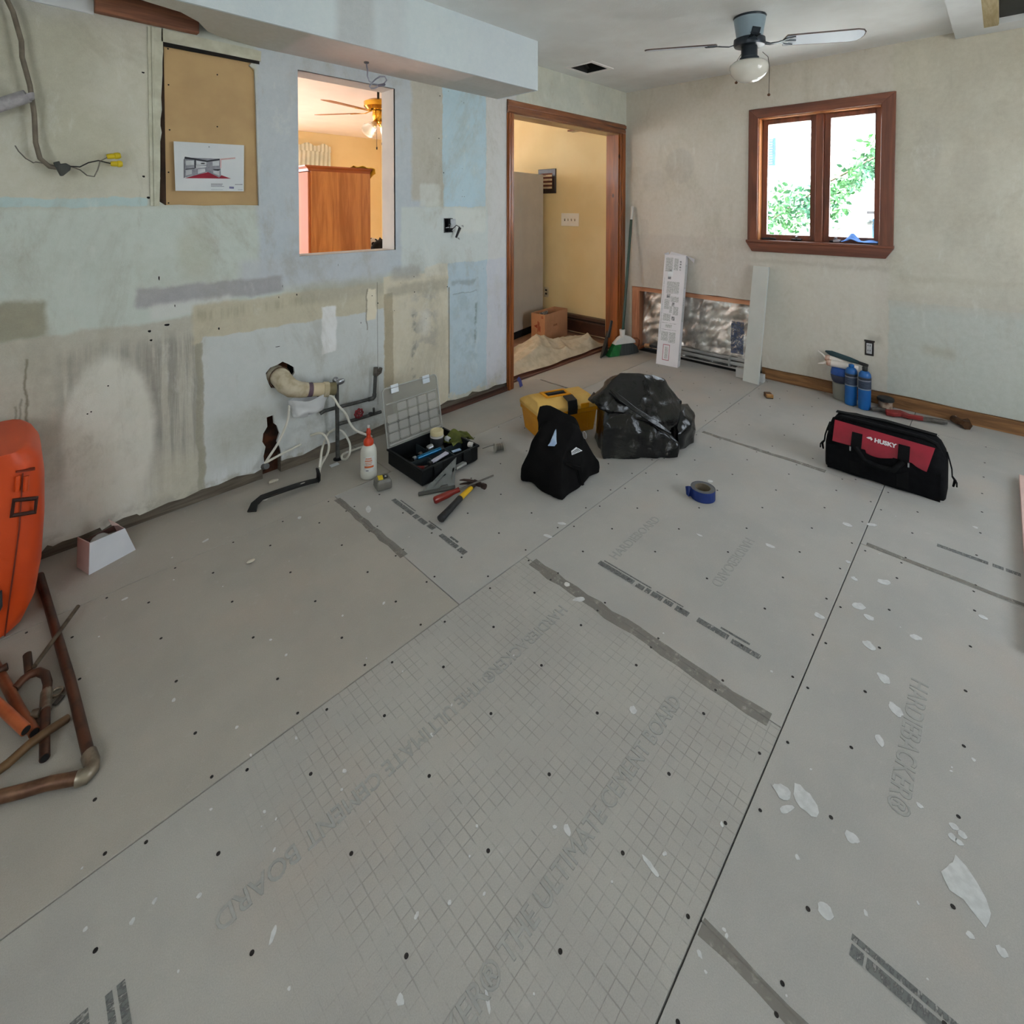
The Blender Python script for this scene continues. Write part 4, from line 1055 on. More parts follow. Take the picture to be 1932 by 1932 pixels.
# a leafy bush with leaves
M_leaf = NT('garden_leaf'); M_leaf.color(M_leaf.mix(M_leaf.step(M_leaf.noise(None, 2.2, 3), .35, .65), lin((30, 88, 62)), lin((62, 118, 56)))); M_leaf.p(Roughness=.5)
M_leaf.b.inputs['Transmission Weight'].default_value = 0.0
M_leaf = M_leaf.m
tree = thing('leafy_tree', 'green leafy tree outside the window', 'tree', (8.2, 1.5, -.35))
tx = 7.6
mb = MB(); ca = onx(1430, 395, tx); cbp = onx(1680, 290, tx)
c0_, c1_, c2_ = onx(1460, 412, tx), onx(1560, 345, tx), onx(1672, 285, tx)
mb.tube([(tx + .1, c2_.y - .6, -.35), (tx + .1, c2_.y - .4, 1.0), (tx + .05, c2_.y, c2_.z), ], [.06, .05, .03], 8); mb.tube([(tx + .05, c2_.y, c2_.z), c1_, c0_, onx(1425, 410, tx)], [.02, .016, .011, .006], 6); part('branch', mb, wood('bark', (96, 78, 60), (66, 52, 40), 'z', 8, .9, 0), tree)
mb = MB(); rr = random.Random(3)


def leaf(mb, c, s):
    d = V((rr.uniform(-1, 1), rr.uniform(-1, 1), rr.uniform(-1.2, .3))).normalized(); w = d.cross(V((rr.uniform(-1, 1), rr.uniform(-1, 1), rr.uniform(-1, 1)))).normalized(); nn = d.cross(w)
    p = V(c); mb.loft([[p, p + w * .001, p + w * .001, p], [p + d * s * .35 - w * s * .26, p + d * s * .35 + nn * s * .06, p + d * s * .35 + w * s * .26, p + d * s * .35 + nn * s * .055], [p + d * s * .7 - w * s * .2, p + d * s * .7 + nn * s * .05, p + d * s * .7 + w * s * .2, p + d * s * .7 + nn * s * .045], [p + d * s, p + d * s + w * .001, p + d * s + w * .001, p + d * s]], False, False)


for i in range(1500):
    u = rr.random(); px_ = 1425 + 260 * u
    cy_ = 405 - 26 * u - 95 * u * u; hw = 36 + 16 * sin(u * 9)
    py_ = cy_ + rr.gauss(0, .42) * hw * 1.1
    if 1575 < px_ < 1665 and py_ > 395 - (px_ - 1575) * .9: py_ -= 60 * rr.random() + (px_ - 1575) * .4
    leaf(mb, onx(px_, py_, tx + rr.uniform(-.35, .5)), rr.uniform(.06, .12))
for (qx, qy, n_) in ((1500, 425, 60), (1575, 400, 40), (1586, 388, 30), (1455, 420, 16)):
    for i in range(n_): leaf(mb, onx(qx + rr.gauss(0, 9), qy + rr.gauss(0, 12), tx + rr.uniform(-.2, .2)), rr.uniform(.06, .10))
part('foliage', mb, M_leaf, tree, kind='stuff')
# things by the house
c = onx(1642, 422, 10.0)
gp = thing('garden_post', 'pale blue garden post with grey lantern outside the window', 'post', (10, c.y - .1, -.35))
mb = MB(); mb.box((9.97, onx(1653, 430, 10).y, -.35), (10.05, onx(1646, 430, 10).y, onx(1650, 413, 10).z)); part('post', mb, mat('pale_blue_paint', (26, 66, 84), (22, 58, 76), rough=.6), gp)
mb = MB(); mb.ball(onx(1640, 420, 9.95), .055, 10, (.8, 1, .9)); part('lantern', mb, mat('grey_green_metal', (40, 46, 44), rough=.5), gp, smooth=40)
mb = MB(); q = onx(1644, 401, 12.96); mb.box((12.93, q.y - .075, q.z - .03), (12.99, q.y + .075, q.z + .03)); part('number_plate', mb, mat('slate_plate', (26, 25, 30), rough=.6), nh)
# blue cloth on the sill
M_blu = mat('blue_paper_towel', (96, 148, 220), (76, 128, 204), sc=10, rough=.8)


def rag(u, v):
    y = .615 + u * .22; x = XB + .005 + v * .065
    z = z0_ + .004 + max(0, .045 * math.exp(-((u - .72) / .16) ** 2) * (.4 + v) + .016 * math.exp(-((u - .2) / .2) ** 2) * v + .006 * noise.noise((u * 8, v * 4, 2)))
    return (x, y, z)


z0_ = 1.119
mb = MB(); mb.grid(rag, 26, 10); o = part('blue_rag', mb, M_blu, W=False, smooth=30); o.modifiers.new('t', 'SOLIDIFY').thickness = .002
tag(o, 'crumpled blue shop towel lying on the window sill', 'towel')
mb = MB(); mb.box((XB + .02, .845, 1.1185), (XB + .07, .885, 1.136)); tag(part('small_box', mb, mat('grey_card', (176, 170, 176), rough=.8), W=False, bev=.002), 'small grey box on the window sill beside the blue towel', 'box')

# ================================================================== THINGS ON THE DOORWAY WALL
# brown board showing in the recess, with old trim round it
M_kraft = mat('kraft_board', (168, 142, 102), (157, 131, 94), sc=4, rough=.9, k=1.35, bump=.05)
mb = MB(); mb.box((0.44, YA + .0165, 1.36), (0.93, YA + .022, 2.12)); rb = part('recess_board', mb, M_kraft, wall_left)
for q in ((317, 92), (318, 160), (320, 245), (318, 325), (318, 383), (410, 141), (410, 239)):
    c = ony(q[0], q[1], YA + .016); mb = MB(); mb.prism([(c.x + .0035 * cos(a), YA + .0158, c.z + .0035 * sin(a)) for a in [i * pi / 4 for i in range(8)]], (0, .001, 0)); part('nail_hole', mb, M_hole, rb)
mb = MB(); mb.box((0.482, YA + .0145, 1.382), (0.512, YA + .0164, 2.09)); part('gap_shadow', mb, mat('gap_shade_brown', (62, 44, 32), (40, 28, 22), rough=.95), rb)  # dark strip standing in for the shade in the gap
M_oldtrim = mat('old_cream_trim', (180, 180, 164), (166, 165, 148), sc=16, rough=.8, k=1.4, bump=.2, bsc=60)
mb = MB(); mb.box((.450, YA - .006, 1.378), (.463, YA, 2.15)); mb.box((.463, YA - .010, 1.378), (.472, YA, 2.15)); part('old_moulding', mb, M_oldtrim, wall_left, bev=.002)
mb = MB(); mb.prism([(.472, YA - .008, 1.378), (.483, YA - .008, 1.378), (.488, YA - .008, 1.54), (.49, YA - .008, 1.7), (.50, YA - .008, 1.98), (.505, YA - .008, 2.05), (.505, YA - .008, 2.15), (.472, YA - .008, 2.15)], (0, .008, 0)); part('old_moulding', mb, M_oldtrim, wall_left)
mb = MB(); mb.prism([(.50, YA - .008, 2.095), (.91, YA - .008, 2.093), (.913, YA - .008, 2.143), (.50, YA - .008, 2.15)], (0, .008, 0)); part('old_moulding', mb, M_oldtrim, wall_left)
mb = MB(); mb.prism([(.50, YA - .004, 2.076), (.905, YA - .004, 2.078), (.905, YA - .004, 2.094), (.50, YA - .004, 2.095)], (0, .003, 0)); part('gap_shadow', mb, M_dark, wall_left)
# drawing
M_paper = mat('white_paper', (226, 230, 232), (218, 223, 226), sc=5, rough=.8)
PYW = YA - .004
pl = [ony(x, y, PYW) for x, y in ((327.5, 266.5), (460.5, 274), (460, 361), (331, 360))]
dw = thing('kitchen_drawing', 'white sheet with red and grey kitchen drawing pinned on the brown board', 'drawing', pl[3])
mb = MB(); mb.prism(pl, (0, .0006, 0)); part('sheet', mb, M_paper, dw)
pins = pl


def dp(x, y, d=.0008):
    c = ony(280 + x / 8.05, 220 + y / 8.05, PYW - d); return c


def dpoly(pts, m, d=.0008, name='printed_area'):
    mb = MB(); mb.prism([dp(x, y, d) for x, y in pts], (0, .0003, 0)); part(name, mb, m, dw)


M_pr = mat('print_red', (150, 30, 52), (136, 26, 46), rough=.8); M_pk = mat('print_black', (46, 48, 56), rough=.8); M_pg = mat('print_grey', (150, 152, 160), (128, 130, 140), sc=60, rough=.8); M_pl = mat('print_pale', (206, 210, 214), rough=.8); M_pp = mat('print_pink', (224, 186, 186), rough=.8); M_pv = mat('print_violet', (128, 128, 170), rough=.8)
dpoly([(545, 620), (1085, 640), (1105, 920), (1080, 925), (890, 840), (740, 890), (545, 925)], M_pg)
dpoly([(550, 935), (905, 842), (1075, 925), (1110, 890), (1255, 942)], M_pr, .0013)
for q in ([(552, 608), (715, 635), (890, 668), (1082, 638), (1082, 662), (890, 690), (715, 660), (552, 640)], [(700, 635), (720, 638), (720, 780), (700, 782)], [(560, 795), (705, 780), (705, 790), (560, 806)], [(538, 650), (548, 640), (548, 930), (538, 936)], [(975, 800), (1100, 797), (1060, 825), (1000, 815)], [(790, 705), (860, 700), (850, 722), (800, 720)]): dpoly(q, M_pk, .0014)
for q in ([(570, 668), (690, 668), (690, 735), (570, 740)], [(730, 670), (880, 690), (880, 735), (730, 735)], [(570, 812), (660, 810), (660, 870), (570, 895)], [(720, 740), (885, 750), (870, 770), (725, 790)], [(750, 800), (860, 790), (865, 835), (750, 870)], [(975, 680), (1075, 668), (1075, 745), (975, 750)], [(985, 820), (1080, 825), (1080, 900), (985, 860)]): dpoly(q, M_pl, .0014)
for q in ([(1090, 640), (1320, 618), (1320, 640), (1090, 662)], [(1090, 662), (1108, 662), (1108, 780), (1090, 782)]): dpoly(q, M_pp, .0014)
for q in ([(950, 1018), (1130, 1020), (1130, 1030), (950, 1028)], [(950, 1036), (1120, 1038), (1120, 1046), (950, 1044)], [(950, 1054), (1150, 1056), (1150, 1064), (950, 1062)], [(955, 1108), (1130, 1110), (1130, 1114), (955, 1112)], [(1315, 1026), (1430, 1026), (1430, 1036), (1315, 1036)], [(1360, 1108), (1430, 1108), (1430, 1114), (1360, 1114)]): dpoly(q, M_pg, .0014, 'printed_line')
dpoly([(1230, 1062), (1300, 1066), (1298, 1096), (1228, 1092)], M_pv, .0014)
mb = MB(); mb.ball(dp(922, 460, .003), .003, 8); part('pin', mb, M_steel, dw, smooth=180)
# grey cable with wire nuts, upper left
CY_ = YA - .05


def cp(x, y, yy=None): return ony(x / 3.715, y / 3.715, yy or CY_)


M_cable = mat('grey_cable_sheath', (120, 112, 98), (104, 96, 84), sc=20, rough=.7)
cab = thing('hanging_cable', 'thick grey cable hanging down the wall and ending in yellow wire nuts', 'cable', cp(250, 900))
mb = MB(); mb.tube([cp(30, -40), cp(90, 80), cp(150, 290), cp(155, 400), cp(210, 600), cp(240, 800), cp(250, 1000), cp(280, 1110), cp(350, 1170), cp(420, 1180)], .0135, 10, flat=(1, .6)); part('sheath', mb, M_cable, cab, smooth=60)
M_wblk = mat('black_wire', (38, 36, 36), (26, 25, 26), rough=.5); M_wgry = mat('grey_wire', (128, 122, 110), (100, 96, 88), rough=.5)
mb = MB(); mb.prism([cp(370, 1140), cp(415, 1130), (cp(420, 1150)), cp(460, 1145), cp(495, 1165), cp(490, 1195), cp(440, 1235), cp(420, 1235), cp(390, 1180)], (0, -.02, 0)); part('tape_wrap', mb, mat('dark_grey_tape', (58, 62, 58), (44, 47, 45), rough=.6), cab, bev=.003)
mb = MB(); mb.tube([cp(390, 1160), cp(300, 1145), cp(250, 1135), cp(235, 1142), cp(180, 1110), cp(130, 1060), cp(105, 1020)], .0022, 6); part('wire', mb, M_wgry, cab, smooth=60)
mb = MB(); mb.tube([cp(480, 1165), cp(560, 1170), cp(620, 1140), cp(690, 1125), cp(750, 1140), cp(785, 1148)], .0028, 6); part('wire', mb, M_wblk, cab, smooth=60)
mb = MB(); mb.tube([cp(490, 1165), cp(560, 1190), cp(610, 1230), cp(660, 1238), cp(685, 1190), cp(700, 1130), cp(760, 1100)], .0025, 6); part('wire', mb, M_wgry, cab, smooth=60)
M_wn = mat('yellow_wire_nut', (214, 190, 20), (196, 170, 14), rough=.5)
for a, b in (((748, 1098), (845, 1090)), ((775, 1148), (858, 1150))):
    A_, B_ = cp(*a), cp(*b); ax = (B_ - A_); ln = ax.length
    mb = MB(); mb.lathe([(.008, 0), (.010, .002), (.011, ln * .3), (.011, ln * .55), (.0135, ln * .6), (.0135, ln * .85), (.010, ln)], 12, A_, ax); part('wire_nut', mb, M_wn, cab, smooth=40)
# pale pipe end at the left edge
M_pvc = mat('grey_white_plastic', (176, 174, 178), (150, 148, 152), sc=30, rough=.6)
pv = thing('plastic_pipe', 'short pale grey plastic pipe end poking in beside the hanging cable', 'pipe', ony(20, 190, YA - .06))
mb = MB(); mb.tube([ony(-60, 222, YA - .03), ony(0, 198, YA - .055), ony(52, 181, YA - .075)], .0235, 16); part('pipe_body', mb, M_pvc, pv, smooth=50)
mb = MB(); mb.tube([ony(52, 181, YA - .075), ony(59, 188, YA - .079)], [.023, .012], 16); part('pipe_end', mb, M_pvc, pv, smooth=50)
# junction box with loose wires
jb = thing('junction_box', 'open metal junction box with black and white wires beside the doorway', 'electrical box', (2.09, YA, 1.25))
M_galv = mat('galvanised_box', (120, 122, 124), (90, 92, 94), sc=25, rough=.45, metal=.7)
x0, x1, z0, z1 = 2.054, 2.126, 1.207, 1.300
for a, b in (((x0, YA - .004, z0), (x0 + .002, YA + .05, z1)), ((x1 - .002, YA - .004, z0), (x1, YA + .05, z1)), ((x0, YA - .004, z0), (x1, YA + .05, z0 + .002)), ((x0, YA - .004, z1 - .002), (x1, YA + .05, z1))):
    mb = MB(); mb.box(a, b); part('side', mb, M_galv, jb)
mb = MB(); mb.box((x0, YA + .048, z0), (x1, YA + .05, z1)); part('back', mb, M_blk, jb)
mb = MB(); mb.box((2.105, YA - .006, 1.235), (2.150, YA - .002, 1.296)); part('device_plate', mb, M_pl, jb, bev=.002)


def jp(x, y, d=.02): return ony(780 + x / 6.04, 150 + y / 6.04, YA - d)


mb = MB(); mb.tube([jp(385, 1690, .0), jp(400, 1675, .02), jp(425, 1640, .03), jp(410, 1700, .03), jp(450, 1700, .03), jp(490, 1660, .04), jp(525, 1680, .04), jp(530, 1700, .04)], .003, 6); part('wire', mb, M_wblk, jb, smooth=60)
mb = MB(); mb.tube([jp(370, 1690, .0), jp(400, 1685, .02), jp(440, 1690, .02), jp(430, 1640, .02), jp(405, 1660, .02)], .0028, 6); part('wire', mb, M_paper, jb, smooth=60)
mb = MB(); mb.tube([jp(440, 1720, .01), jp(470, 1715, .03), jp(480, 1740, .03), jp(500, 1730, .035)], .0024, 6); part('wire', mb, M_paper, jb, smooth=60)
A_, B_ = jp(530, 1690, .04), jp(487, 1800, .045); mb = MB(); mb.tube([A_, A_.lerp(B_, .5), B_], [.010, .0085, .007], 10); part('receptacle', mb, M_wblk, jb, smooth=50)
for q in ((560, 1672), (515, 1815)):
    mb = MB(); mb.tube([jp(q[0] - 12, q[1] - 8, .04), jp(q[0] + 10, q[1] + 8, .04), jp(q[0] + 2, q[1] - 14, .04)], .0022, 6); part('mounting_ear', mb, M_steel, jb)
# cable hanging in a loop under the soffit
sp = lambda x, y: ony(540 + x / 5.086, 120 + y / 5.086, 2.46)
cl = thing('looped_cable', 'thin grey cable hanging in a loop from the soffit above the opening', 'cable', sp(770, 0))
mb = MB(); top = sp(770, -12); mb.tube([(top.x, top.y, SB - .001), sp(772, 20), sp(780, 60), sp(778, 120), sp(795, 165), sp(830, 195), sp(880, 205), sp(935, 195), sp(965, 160), sp(945, 125), sp(900, 125), sp(860, 150), sp(820, 190), sp(800, 220), sp(815, 238), sp(850, 236), sp(880, 220)], .0042, 8); part('sheath', mb, mat('pale_grey_cable', (140, 142, 156), (120, 122, 138), rough=.5), cl, smooth=60)
mb = MB(); mb.tube([sp(880, 212), sp(915, 208), sp(945, 198)], .0075, 8); part('tape_end', mb, mat('dark_lilac_tape', (92, 92, 108), rough=.5), cl, smooth=50)
mb = MB(); mb.lathe([(.014, 0), (.014, -.006), (.008, -.010)], 12, (top.x, top.y, SB)); part('clamp', mb, M_galv, cl, smooth=40)

# ---- pipework -------------------------------------------------------------------
pz = lambda x, y, yy: ony(480 + x / 6.036, 660 + y / 6.036, yy)
M_abs = mat('stained_plastic_pipe', (206, 196, 172), (176, 162, 132), sc=18, rough=.7)
dpi = thing('drain_pipe', 'fat beige drain pipe elbow sticking out of the plaster and turning right', 'pipe', (1.0, YA, .49))
r_ = .040
mb = MB(); mb.tube([(0.985, YA + .05, .505), (0.99, YA - .01, .500), pz(360, 395, 2.575), pz(430, 440, 2.545), pz(520, 455, 2.535), pz(600, 455, 2.53)], [.048, .048, .048, .045, .040, .037], 20); part('elbow', mb, M_abs, dpi, smooth=60)
mb = MB(); mb.tube([pz(590, 456, 2.53), pz(780, 450, 2.52)], .034, 20); part('pipe_run', mb, mat('tan_pipe', (208, 192, 160), (196, 178, 146), sc=9, rough=.6), dpi, smooth=60)
M_purple = mat('purple_primer', (104, 84, 96), (84, 66, 78), sc=14, rough=.6)
for a, b in ((585, 655), (725, 788)):
    mb = MB(); mb.tube([pz(a, 457, 2.53), pz(b, 452, 2.525)], .0355, 20); part('primer_band', mb, M_purple, dpi, smooth=60)
mb = MB(); mb.tube([pz(785, 452, 2.52), pz(840, 448, 2.515)], .039, 20); part('coupling', mb, M_abs, dpi, smooth=60)
mb = MB(); mb.tube([pz(835, 448, 2.515), pz(915, 442, 2.51), pz(917, 442, 2.51), pz(880, 444, 2.512)], [.034, .034, .026, .024], 20); part('pipe_end', mb, mat('olive_pipe', (132, 122, 88), (110, 100, 70), sc=9, rough=.6), dpi, smooth=50)
mb = MB(); mb.lathe([(.052, .0), (.055, .006), (.052, .012), (.046, .012)], 20, (0.988, YA - .008, .500), (0, 1, 0), caps=False); part('escutcheon', mb, mat('rust_ring', (110, 84, 60), (80, 60, 44), sc=20, rough=.8), dpi, smooth=50)
M_film = clear('white_plastic_film', (234, 236, 238), .3, .85)


def bagfn(u, v):
    a = 2 * pi * u; zz = v
    c0 = pz(640, 520, 2.535); c1 = pz(610, 740, 2.55)
    c = c0.lerp(c1, zz); w = .11 * (1 - .35 * zz) * (1 if zz < .75 else max(.02, math.sqrt(max(0, 1 - ((zz - .75) / .25) ** 2))))
    n = 1 + .12 * noise.noise((cos(a) * 2, sin(a) * 2, zz * 3)) + .05 * noise.noise((cos(a) * 6, sin(a) * 6, zz * 8))
    return c + V((cos(a) * w * n, sin(a) * w * .42 * n, 0.02 * noise.noise((a, zz, 3))))


mb = MB(); mb.grid(bagfn, 40, 16); o = part('plastic_bag', mb, M_film, W=False, smooth=180); tag(o, 'crumpled white plastic bag hanging under the beige drain pipe', 'bag')
M_grip = mat('dark_grey_pipe', (92, 92, 90), (70, 70, 68), sc=30, rough=.5, metal=.4)
vy = 2.545
sup = thing('supply_pipe', 'upright grey supply pipe with chrome valve rising from the floor by the wall', 'pipe', (1.258, vy, 0))
mb = MB(); p0, p1 = V((1.262, vy, 0)), pz(938, 380, vy); mb.tube([p0, p1], .0105, 12); part('pipe_body', mb, M_grip, sup, smooth=60)
mb = MB(); mb.lathe([(.0105, 0), (.024, .003), (.024, .007), (.0105, .012)], 14, p0); part('floor_flange', mb, M_blk, sup, smooth=40)
mb = MB(); mb.tube([pz(938, 390, vy), pz(930, 330, vy)], .013, 12); mb.ball(pz(925, 345, vy), .018, 12); part('valve_body', mb, M_steel, sup, smooth=60)
mb = MB(); A_ = pz(975, 362, vy - .02); mb.ball(A_, .024, 16, (1.15, .5, .7)); part('valve_handle', mb, M_steel, sup, smooth=180)
hp = thing('upper_water_pipe', 'grey horizontal water pipe turning up to an open fitting', 'pipe', pz(1050, 620, 2.585))
mb = MB(); mb.tube([pz(750, 728, 2.60), pz(800, 695, 2.59), pz(950, 655, 2.585), pz(1150, 605, 2.585), pz(1340, 555, 2.585)], .0095, 12); part('pipe_run', mb, M_grip, hp, smooth=60)
mb = MB(); mb.tube([pz(1300, 566, 2.585), pz(1350, 552, 2.585), pz(1366, 530, 2.585), pz(1368, 500, 2.585)], .0125, 12); part('elbow', mb, M_grip, hp, smooth=60)
mb = MB(); mb.tube([pz(1367, 530, 2.585), pz(1378, 270, 2.585)], .0105, 12); part('riser', mb, M_grip, hp, smooth=60)
mb = MB(); mb.tube([pz(1376, 290, 2.585), pz(1383, 200, 2.585)], .014, 10); mb.tube([pz(1390, 285, 2.585), pz(1425, 250, 2.57), pz(1440, 205, 2.565)], [.012, .014, .010], 10); part('drop_ear', mb, mat('weathered_fitting', (116, 108, 100), (86, 80, 74), sc=40, rough=.5, metal=.5), hp, smooth=50)
lp = thing('lower_water_pipe', 'grey horizontal water pipe with round red valve handle', 'pipe', pz(1150, 800, 2.59))
mb = MB(); mb.tube([pz(955, 850, 2.575), pz(1010, 832, 2.585), pz(1150, 795, 2.59), pz(1400, 718, 2.595), pz(1440, 706, 2.597)], .0095, 12); part('pipe_run', mb, M_grip, lp, smooth=60)
mb = MB(); mb.tube([pz(1325, 745, 2.592), pz(1325, 722, 2.59)], .014, 10); mb.tube([pz(1362, 730, 2.59), pz(1358, 665, 2.58)], .007, 8); part('coupling', mb, M_grip, lp, smooth=50)
c = pz(1190, 725, 2.56)
mb = MB(); mb.lathe([(.010, .03), (.010, 0)], 10, c, (0, 1, 0)); part('valve_stem', mb, M_grip, lp)
M_redv = mat('red_valve_paint', (140, 34, 42), (110, 24, 32), sc=20, rough=.5)
mb = MB(); n = 40; mb.tube([(c.x + (.023 + .003 * cos(8 * a)) * cos(a), c.y, c.z + (.023 + .003 * cos(8 * a)) * sin(a)) for a in [2 * pi * i / n for i in range(n)]], .005, 8, closed=True)
wh = part('valve_handle', mb, M_redv, lp, smooth=60)
for i in range(3):
    a = i * pi / 3 + .3; mb = MB(); mb.tube([(c.x - .022 * cos(a), c.y, c.z - .022 * sin(a)), (c.x + .022 * cos(a), c.y, c.z + .022 * sin(a))], .004, 6); part('spoke', mb, M_redv, wh)
M_pex = mat('white_tubing', (226, 224, 214), (212, 208, 194), sc=14, rough=.5)


def hose(name, label, pts, r=.0062):
    P_ = [pz(*q) for q in pts]
    S = []
    for i in range(len(P_) - 1):
        a = P_[max(i - 1, 0)]; b = P_[i]; c = P_[i + 1]; d = P_[min(i + 2, len(P_) - 1)]
        for k in range(5):
            t_ = k / 5; S.append(.5 * ((2 * b) + (c - a) * t_ + (2 * a - 5 * b + 4 * c - d) * t_ ** 2 + (3 * b - a - 3 * c + d) * t_ ** 3))
    S.append(P_[-1])
    o = thing(name, label, 'tubing', S[0]); mb = MB(); mb.tube(S, r, 8); part('tube', mb, M_pex, o, smooth=60)
    mb = MB(); mb.tube([S[-1], S[-1] + (S[-1] - S[-2]).normalized() * .006], r * .8, 8); part('cut_end', mb, M_pex, o)


hose('water_tube', 'white tube running from the drain pipe end down behind the glue bottle', [(835, 512, 2.50), (900, 545, 2.49), (960, 640, 2.48), (1040, 730, 2.47), (1090, 840, 2.46), (1160, 920, 2.44), (1270, 965, 2.42), (1330, 985, 2.44)])
hose('water_tube', 'white tube standing up in front of the broken hole in the wall', [(125, 1285, 2.58), (180, 1200, 2.56), (270, 1060, 2.55), (345, 900, 2.54), (385, 780, 2.53), (395, 650, 2.52)])
hose('water_tube', 'white tube arching beside the upright grey pipe from floor to wall', [(745, 1335, 2.40), (755, 1240, 2.42), (770, 1130, 2.47), (800, 1040, 2.55), (835, 960, 2.60), (920, 905, 2.58), (1000, 930, 2.55), (1065, 1020, 2.53), (1090, 1100, 2.52), (1080, 1190, 2.50), (1040, 1245, 2.46), (1000, 1240, 2.44), (1000, 1200, 2.46), (1060, 1165, 2.52), (1230, 1105, 2.57)])
hose('water_tube', 'white tube leaning out of the wall and bending down to the pry bar tip', [(640, 975, 2.61), (720, 950, 2.58), (790, 965, 2.55), (845, 1060, 2.52), (840, 1160, 2.50), (800, 1240, 2.47), (760, 1310, 2.43), (735, 1400, 2.40)])
hose('water_tube', 'short white tube lying across the bottom of the broken hole', [(115, 1295, 2.57), (210, 1240, 2.56), (340, 1170, 2.56), (450, 1115, 2.585), (520, 1080, 2.60)])
mb = MB(); mb.tube([pz(105, 1330, 2.59), pz(140, 1325, 2.55)], .014, 10); o = part('pipe_stub', mb, M_grip, W=False, smooth=50); tag(o, 'short dark pipe stub at the lower left of the broken hole', 'pipe')
for k_, (x_, y_, s_) in enumerate(((205, 1480, .016), (240, 1475, .013))):
    mb = MB(); c = pz(x_, y_, 2.56); mb.ball((c.x, c.y, max(.006, s_ * .5)), s_, 9, (1.2, .8, .6)); tag(part('plaster_chip', mb, M_chip, W=False, smooth=30), ('pale plaster crumb at the foot of the broken hole', 'smaller plaster crumb just right of the one below the broken hole')[k_], 'chip')
mb = MB(); c = pz(915, 1315, 2.46); c = onz(480 + 915 / 6.036, 660 + 1312 / 6.036); mb.box((c.x - .025, c.y - .012, 0), (c.x + .02, c.y + .012, .004)); tag(part('plaster_chip', mb, M_paper, W=False), 'flat white plaster flake on the floor below the upright grey pipe', 'chip')

# ================================================================== WINDOW WALL THINGS
ol = thing('wall_outlet', 'white duplex outlet in a dark frame low on the window wall', 'outlet', (XB, .65, .378))
mb = MB(); mb.box((XB - .004, .6245, .327), (XB, .676, .43)); part('box_rim', mb, mat('dark_brown_box', (52, 44, 40), (36, 30, 28), rough=.7), ol, bev=.003)
mb = MB(); mb.box((XB - .010, .635, .342), (XB - .0035, .667, .415)); yk = part('receptacle', mb, M_white, ol, bev=.002)
for zz in (.36, .395):
    for yy in (.645, .657):
        mb = MB(); mb.box((XB - .0112, yy - .0016, zz), (XB - .0098, yy + .0016, zz + .010)); part('slot', mb, M_blk, yk)
mb = MB(); mb.box((XB - .006, .62, .425), (XB, .68, .436)); part('torn_edge', mb, mat('dark_brown_box', (52, 44, 40)), ol)
# heating pipes in the opening
hb = thing('heating_element', 'grey enamelled heating rail running through the opening behind the carton', 'heater', (XB + .02, 1.7, .06))
M_rail = mat('grey_heater_rail', (170, 170, 166), (150, 150, 146), sc=7, rough=.4, metal=.2)
for z_, h_, x_ in ((.088, .024, .018), (.050, .028, .010), (.022, .010, .0)):
    mb = MB(); mb.box((XB + x_ - .012, 1.40, z_), (XB + x_ + .012, 2.06, z_ + h_)); part('rail', mb, M_rail, hb, bev=.006)
mb = MB(); mb.box((XB - .006, 1.61, .03), (XB + .032, 1.625, .118)); part('joint_cover', mb, M_rail, hb, bev=.003)
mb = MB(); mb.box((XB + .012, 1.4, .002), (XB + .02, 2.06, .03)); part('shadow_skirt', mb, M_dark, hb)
M_cu = mat('dull_copper', (150, 92, 60), (110, 64, 42), sc=16, rough=.4, metal=.6)
cpl = thing('copper_connector', 'copper heating pipe connector at the lower left of the wall opening', 'pipe', (XB, 2.3, .08))
qz = lambda x, y, xx=XB + .01: onx(1180 + x / 6.44, 440 + y / 6.44, xx)
mb = MB(); mb.tube([qz(105, 1272), qz(150, 1275), qz(168, 1300), qz(165, 1350), qz(150, 1400), qz(120, 1440)], .0075, 8); part('bend', mb, M_cu, cpl, smooth=60)
mb = MB(); mb.tube([qz(170, 1400), qz(240, 1370)], .012, 10); part('stub', mb, M_cu, cpl, smooth=60)
mb = MB(); mb.tube([qz(240, 1365), qz(300, 1370)], .022, 14); part('coupling', mb, mat('bright_solder_ring', (206, 176, 140), (180, 140, 104), sc=12, rough=.3, metal=.7), cpl, smooth=50)
mb = MB(); mb.tube([qz(300, 1370), qz(400, 1385)], .012, 10); part('black_pipe', mb, M_wblk, cpl, smooth=60)
# tall narrow carton leaning in front of the opening
M_ctn = mat('white_carton', (222, 220, 222), (214, 212, 214), sc=5, rough=.75)
bl_, br_ = V((4.03, 2.144, 0)), V((4.05, 1.955, 0))
tl_ = onx(1265, 481, 4.225); tr_ = onx(1305, 487, 4.22)
xa = (br_ - bl_).normalized(); up_ = (tl_ - bl_); up_ = (up_ - xa * up_.dot(xa)); HL = up_.length; up_.normalize()
WL = (br_ - bl_).length
Mc = frame(bl_, xa, up_)                      # x across the front, y up the carton, z out of the front
ctn = bpy.data.objects.new('long_carton', None); COL.objects.link(ctn); ctn.matrix_world = Mc; ROOTM[ctn] = Mc.copy()
tag(ctn, 'tall narrow white carton with grey print leaning against the wall by the opening', 'carton')
DT = .062
for nm, a, b in (('front_panel', (0, 0, -.003), (WL, HL, 0)), ('side_panel', (WL - .003, 0, -DT), (WL, HL, -.003)), ('side_panel', (0, 0, -DT), (.003, HL, -.003)), ('back_panel', (.003, 0, -DT), (WL - .003, HL, -DT + .003)), ('bottom_panel', (.003, 0, -DT + .003), (WL - .003, .004, -.003))):
    mb = MB(); mb.box(a, b); part(nm, mb, M_ctn, ctn, W=False)
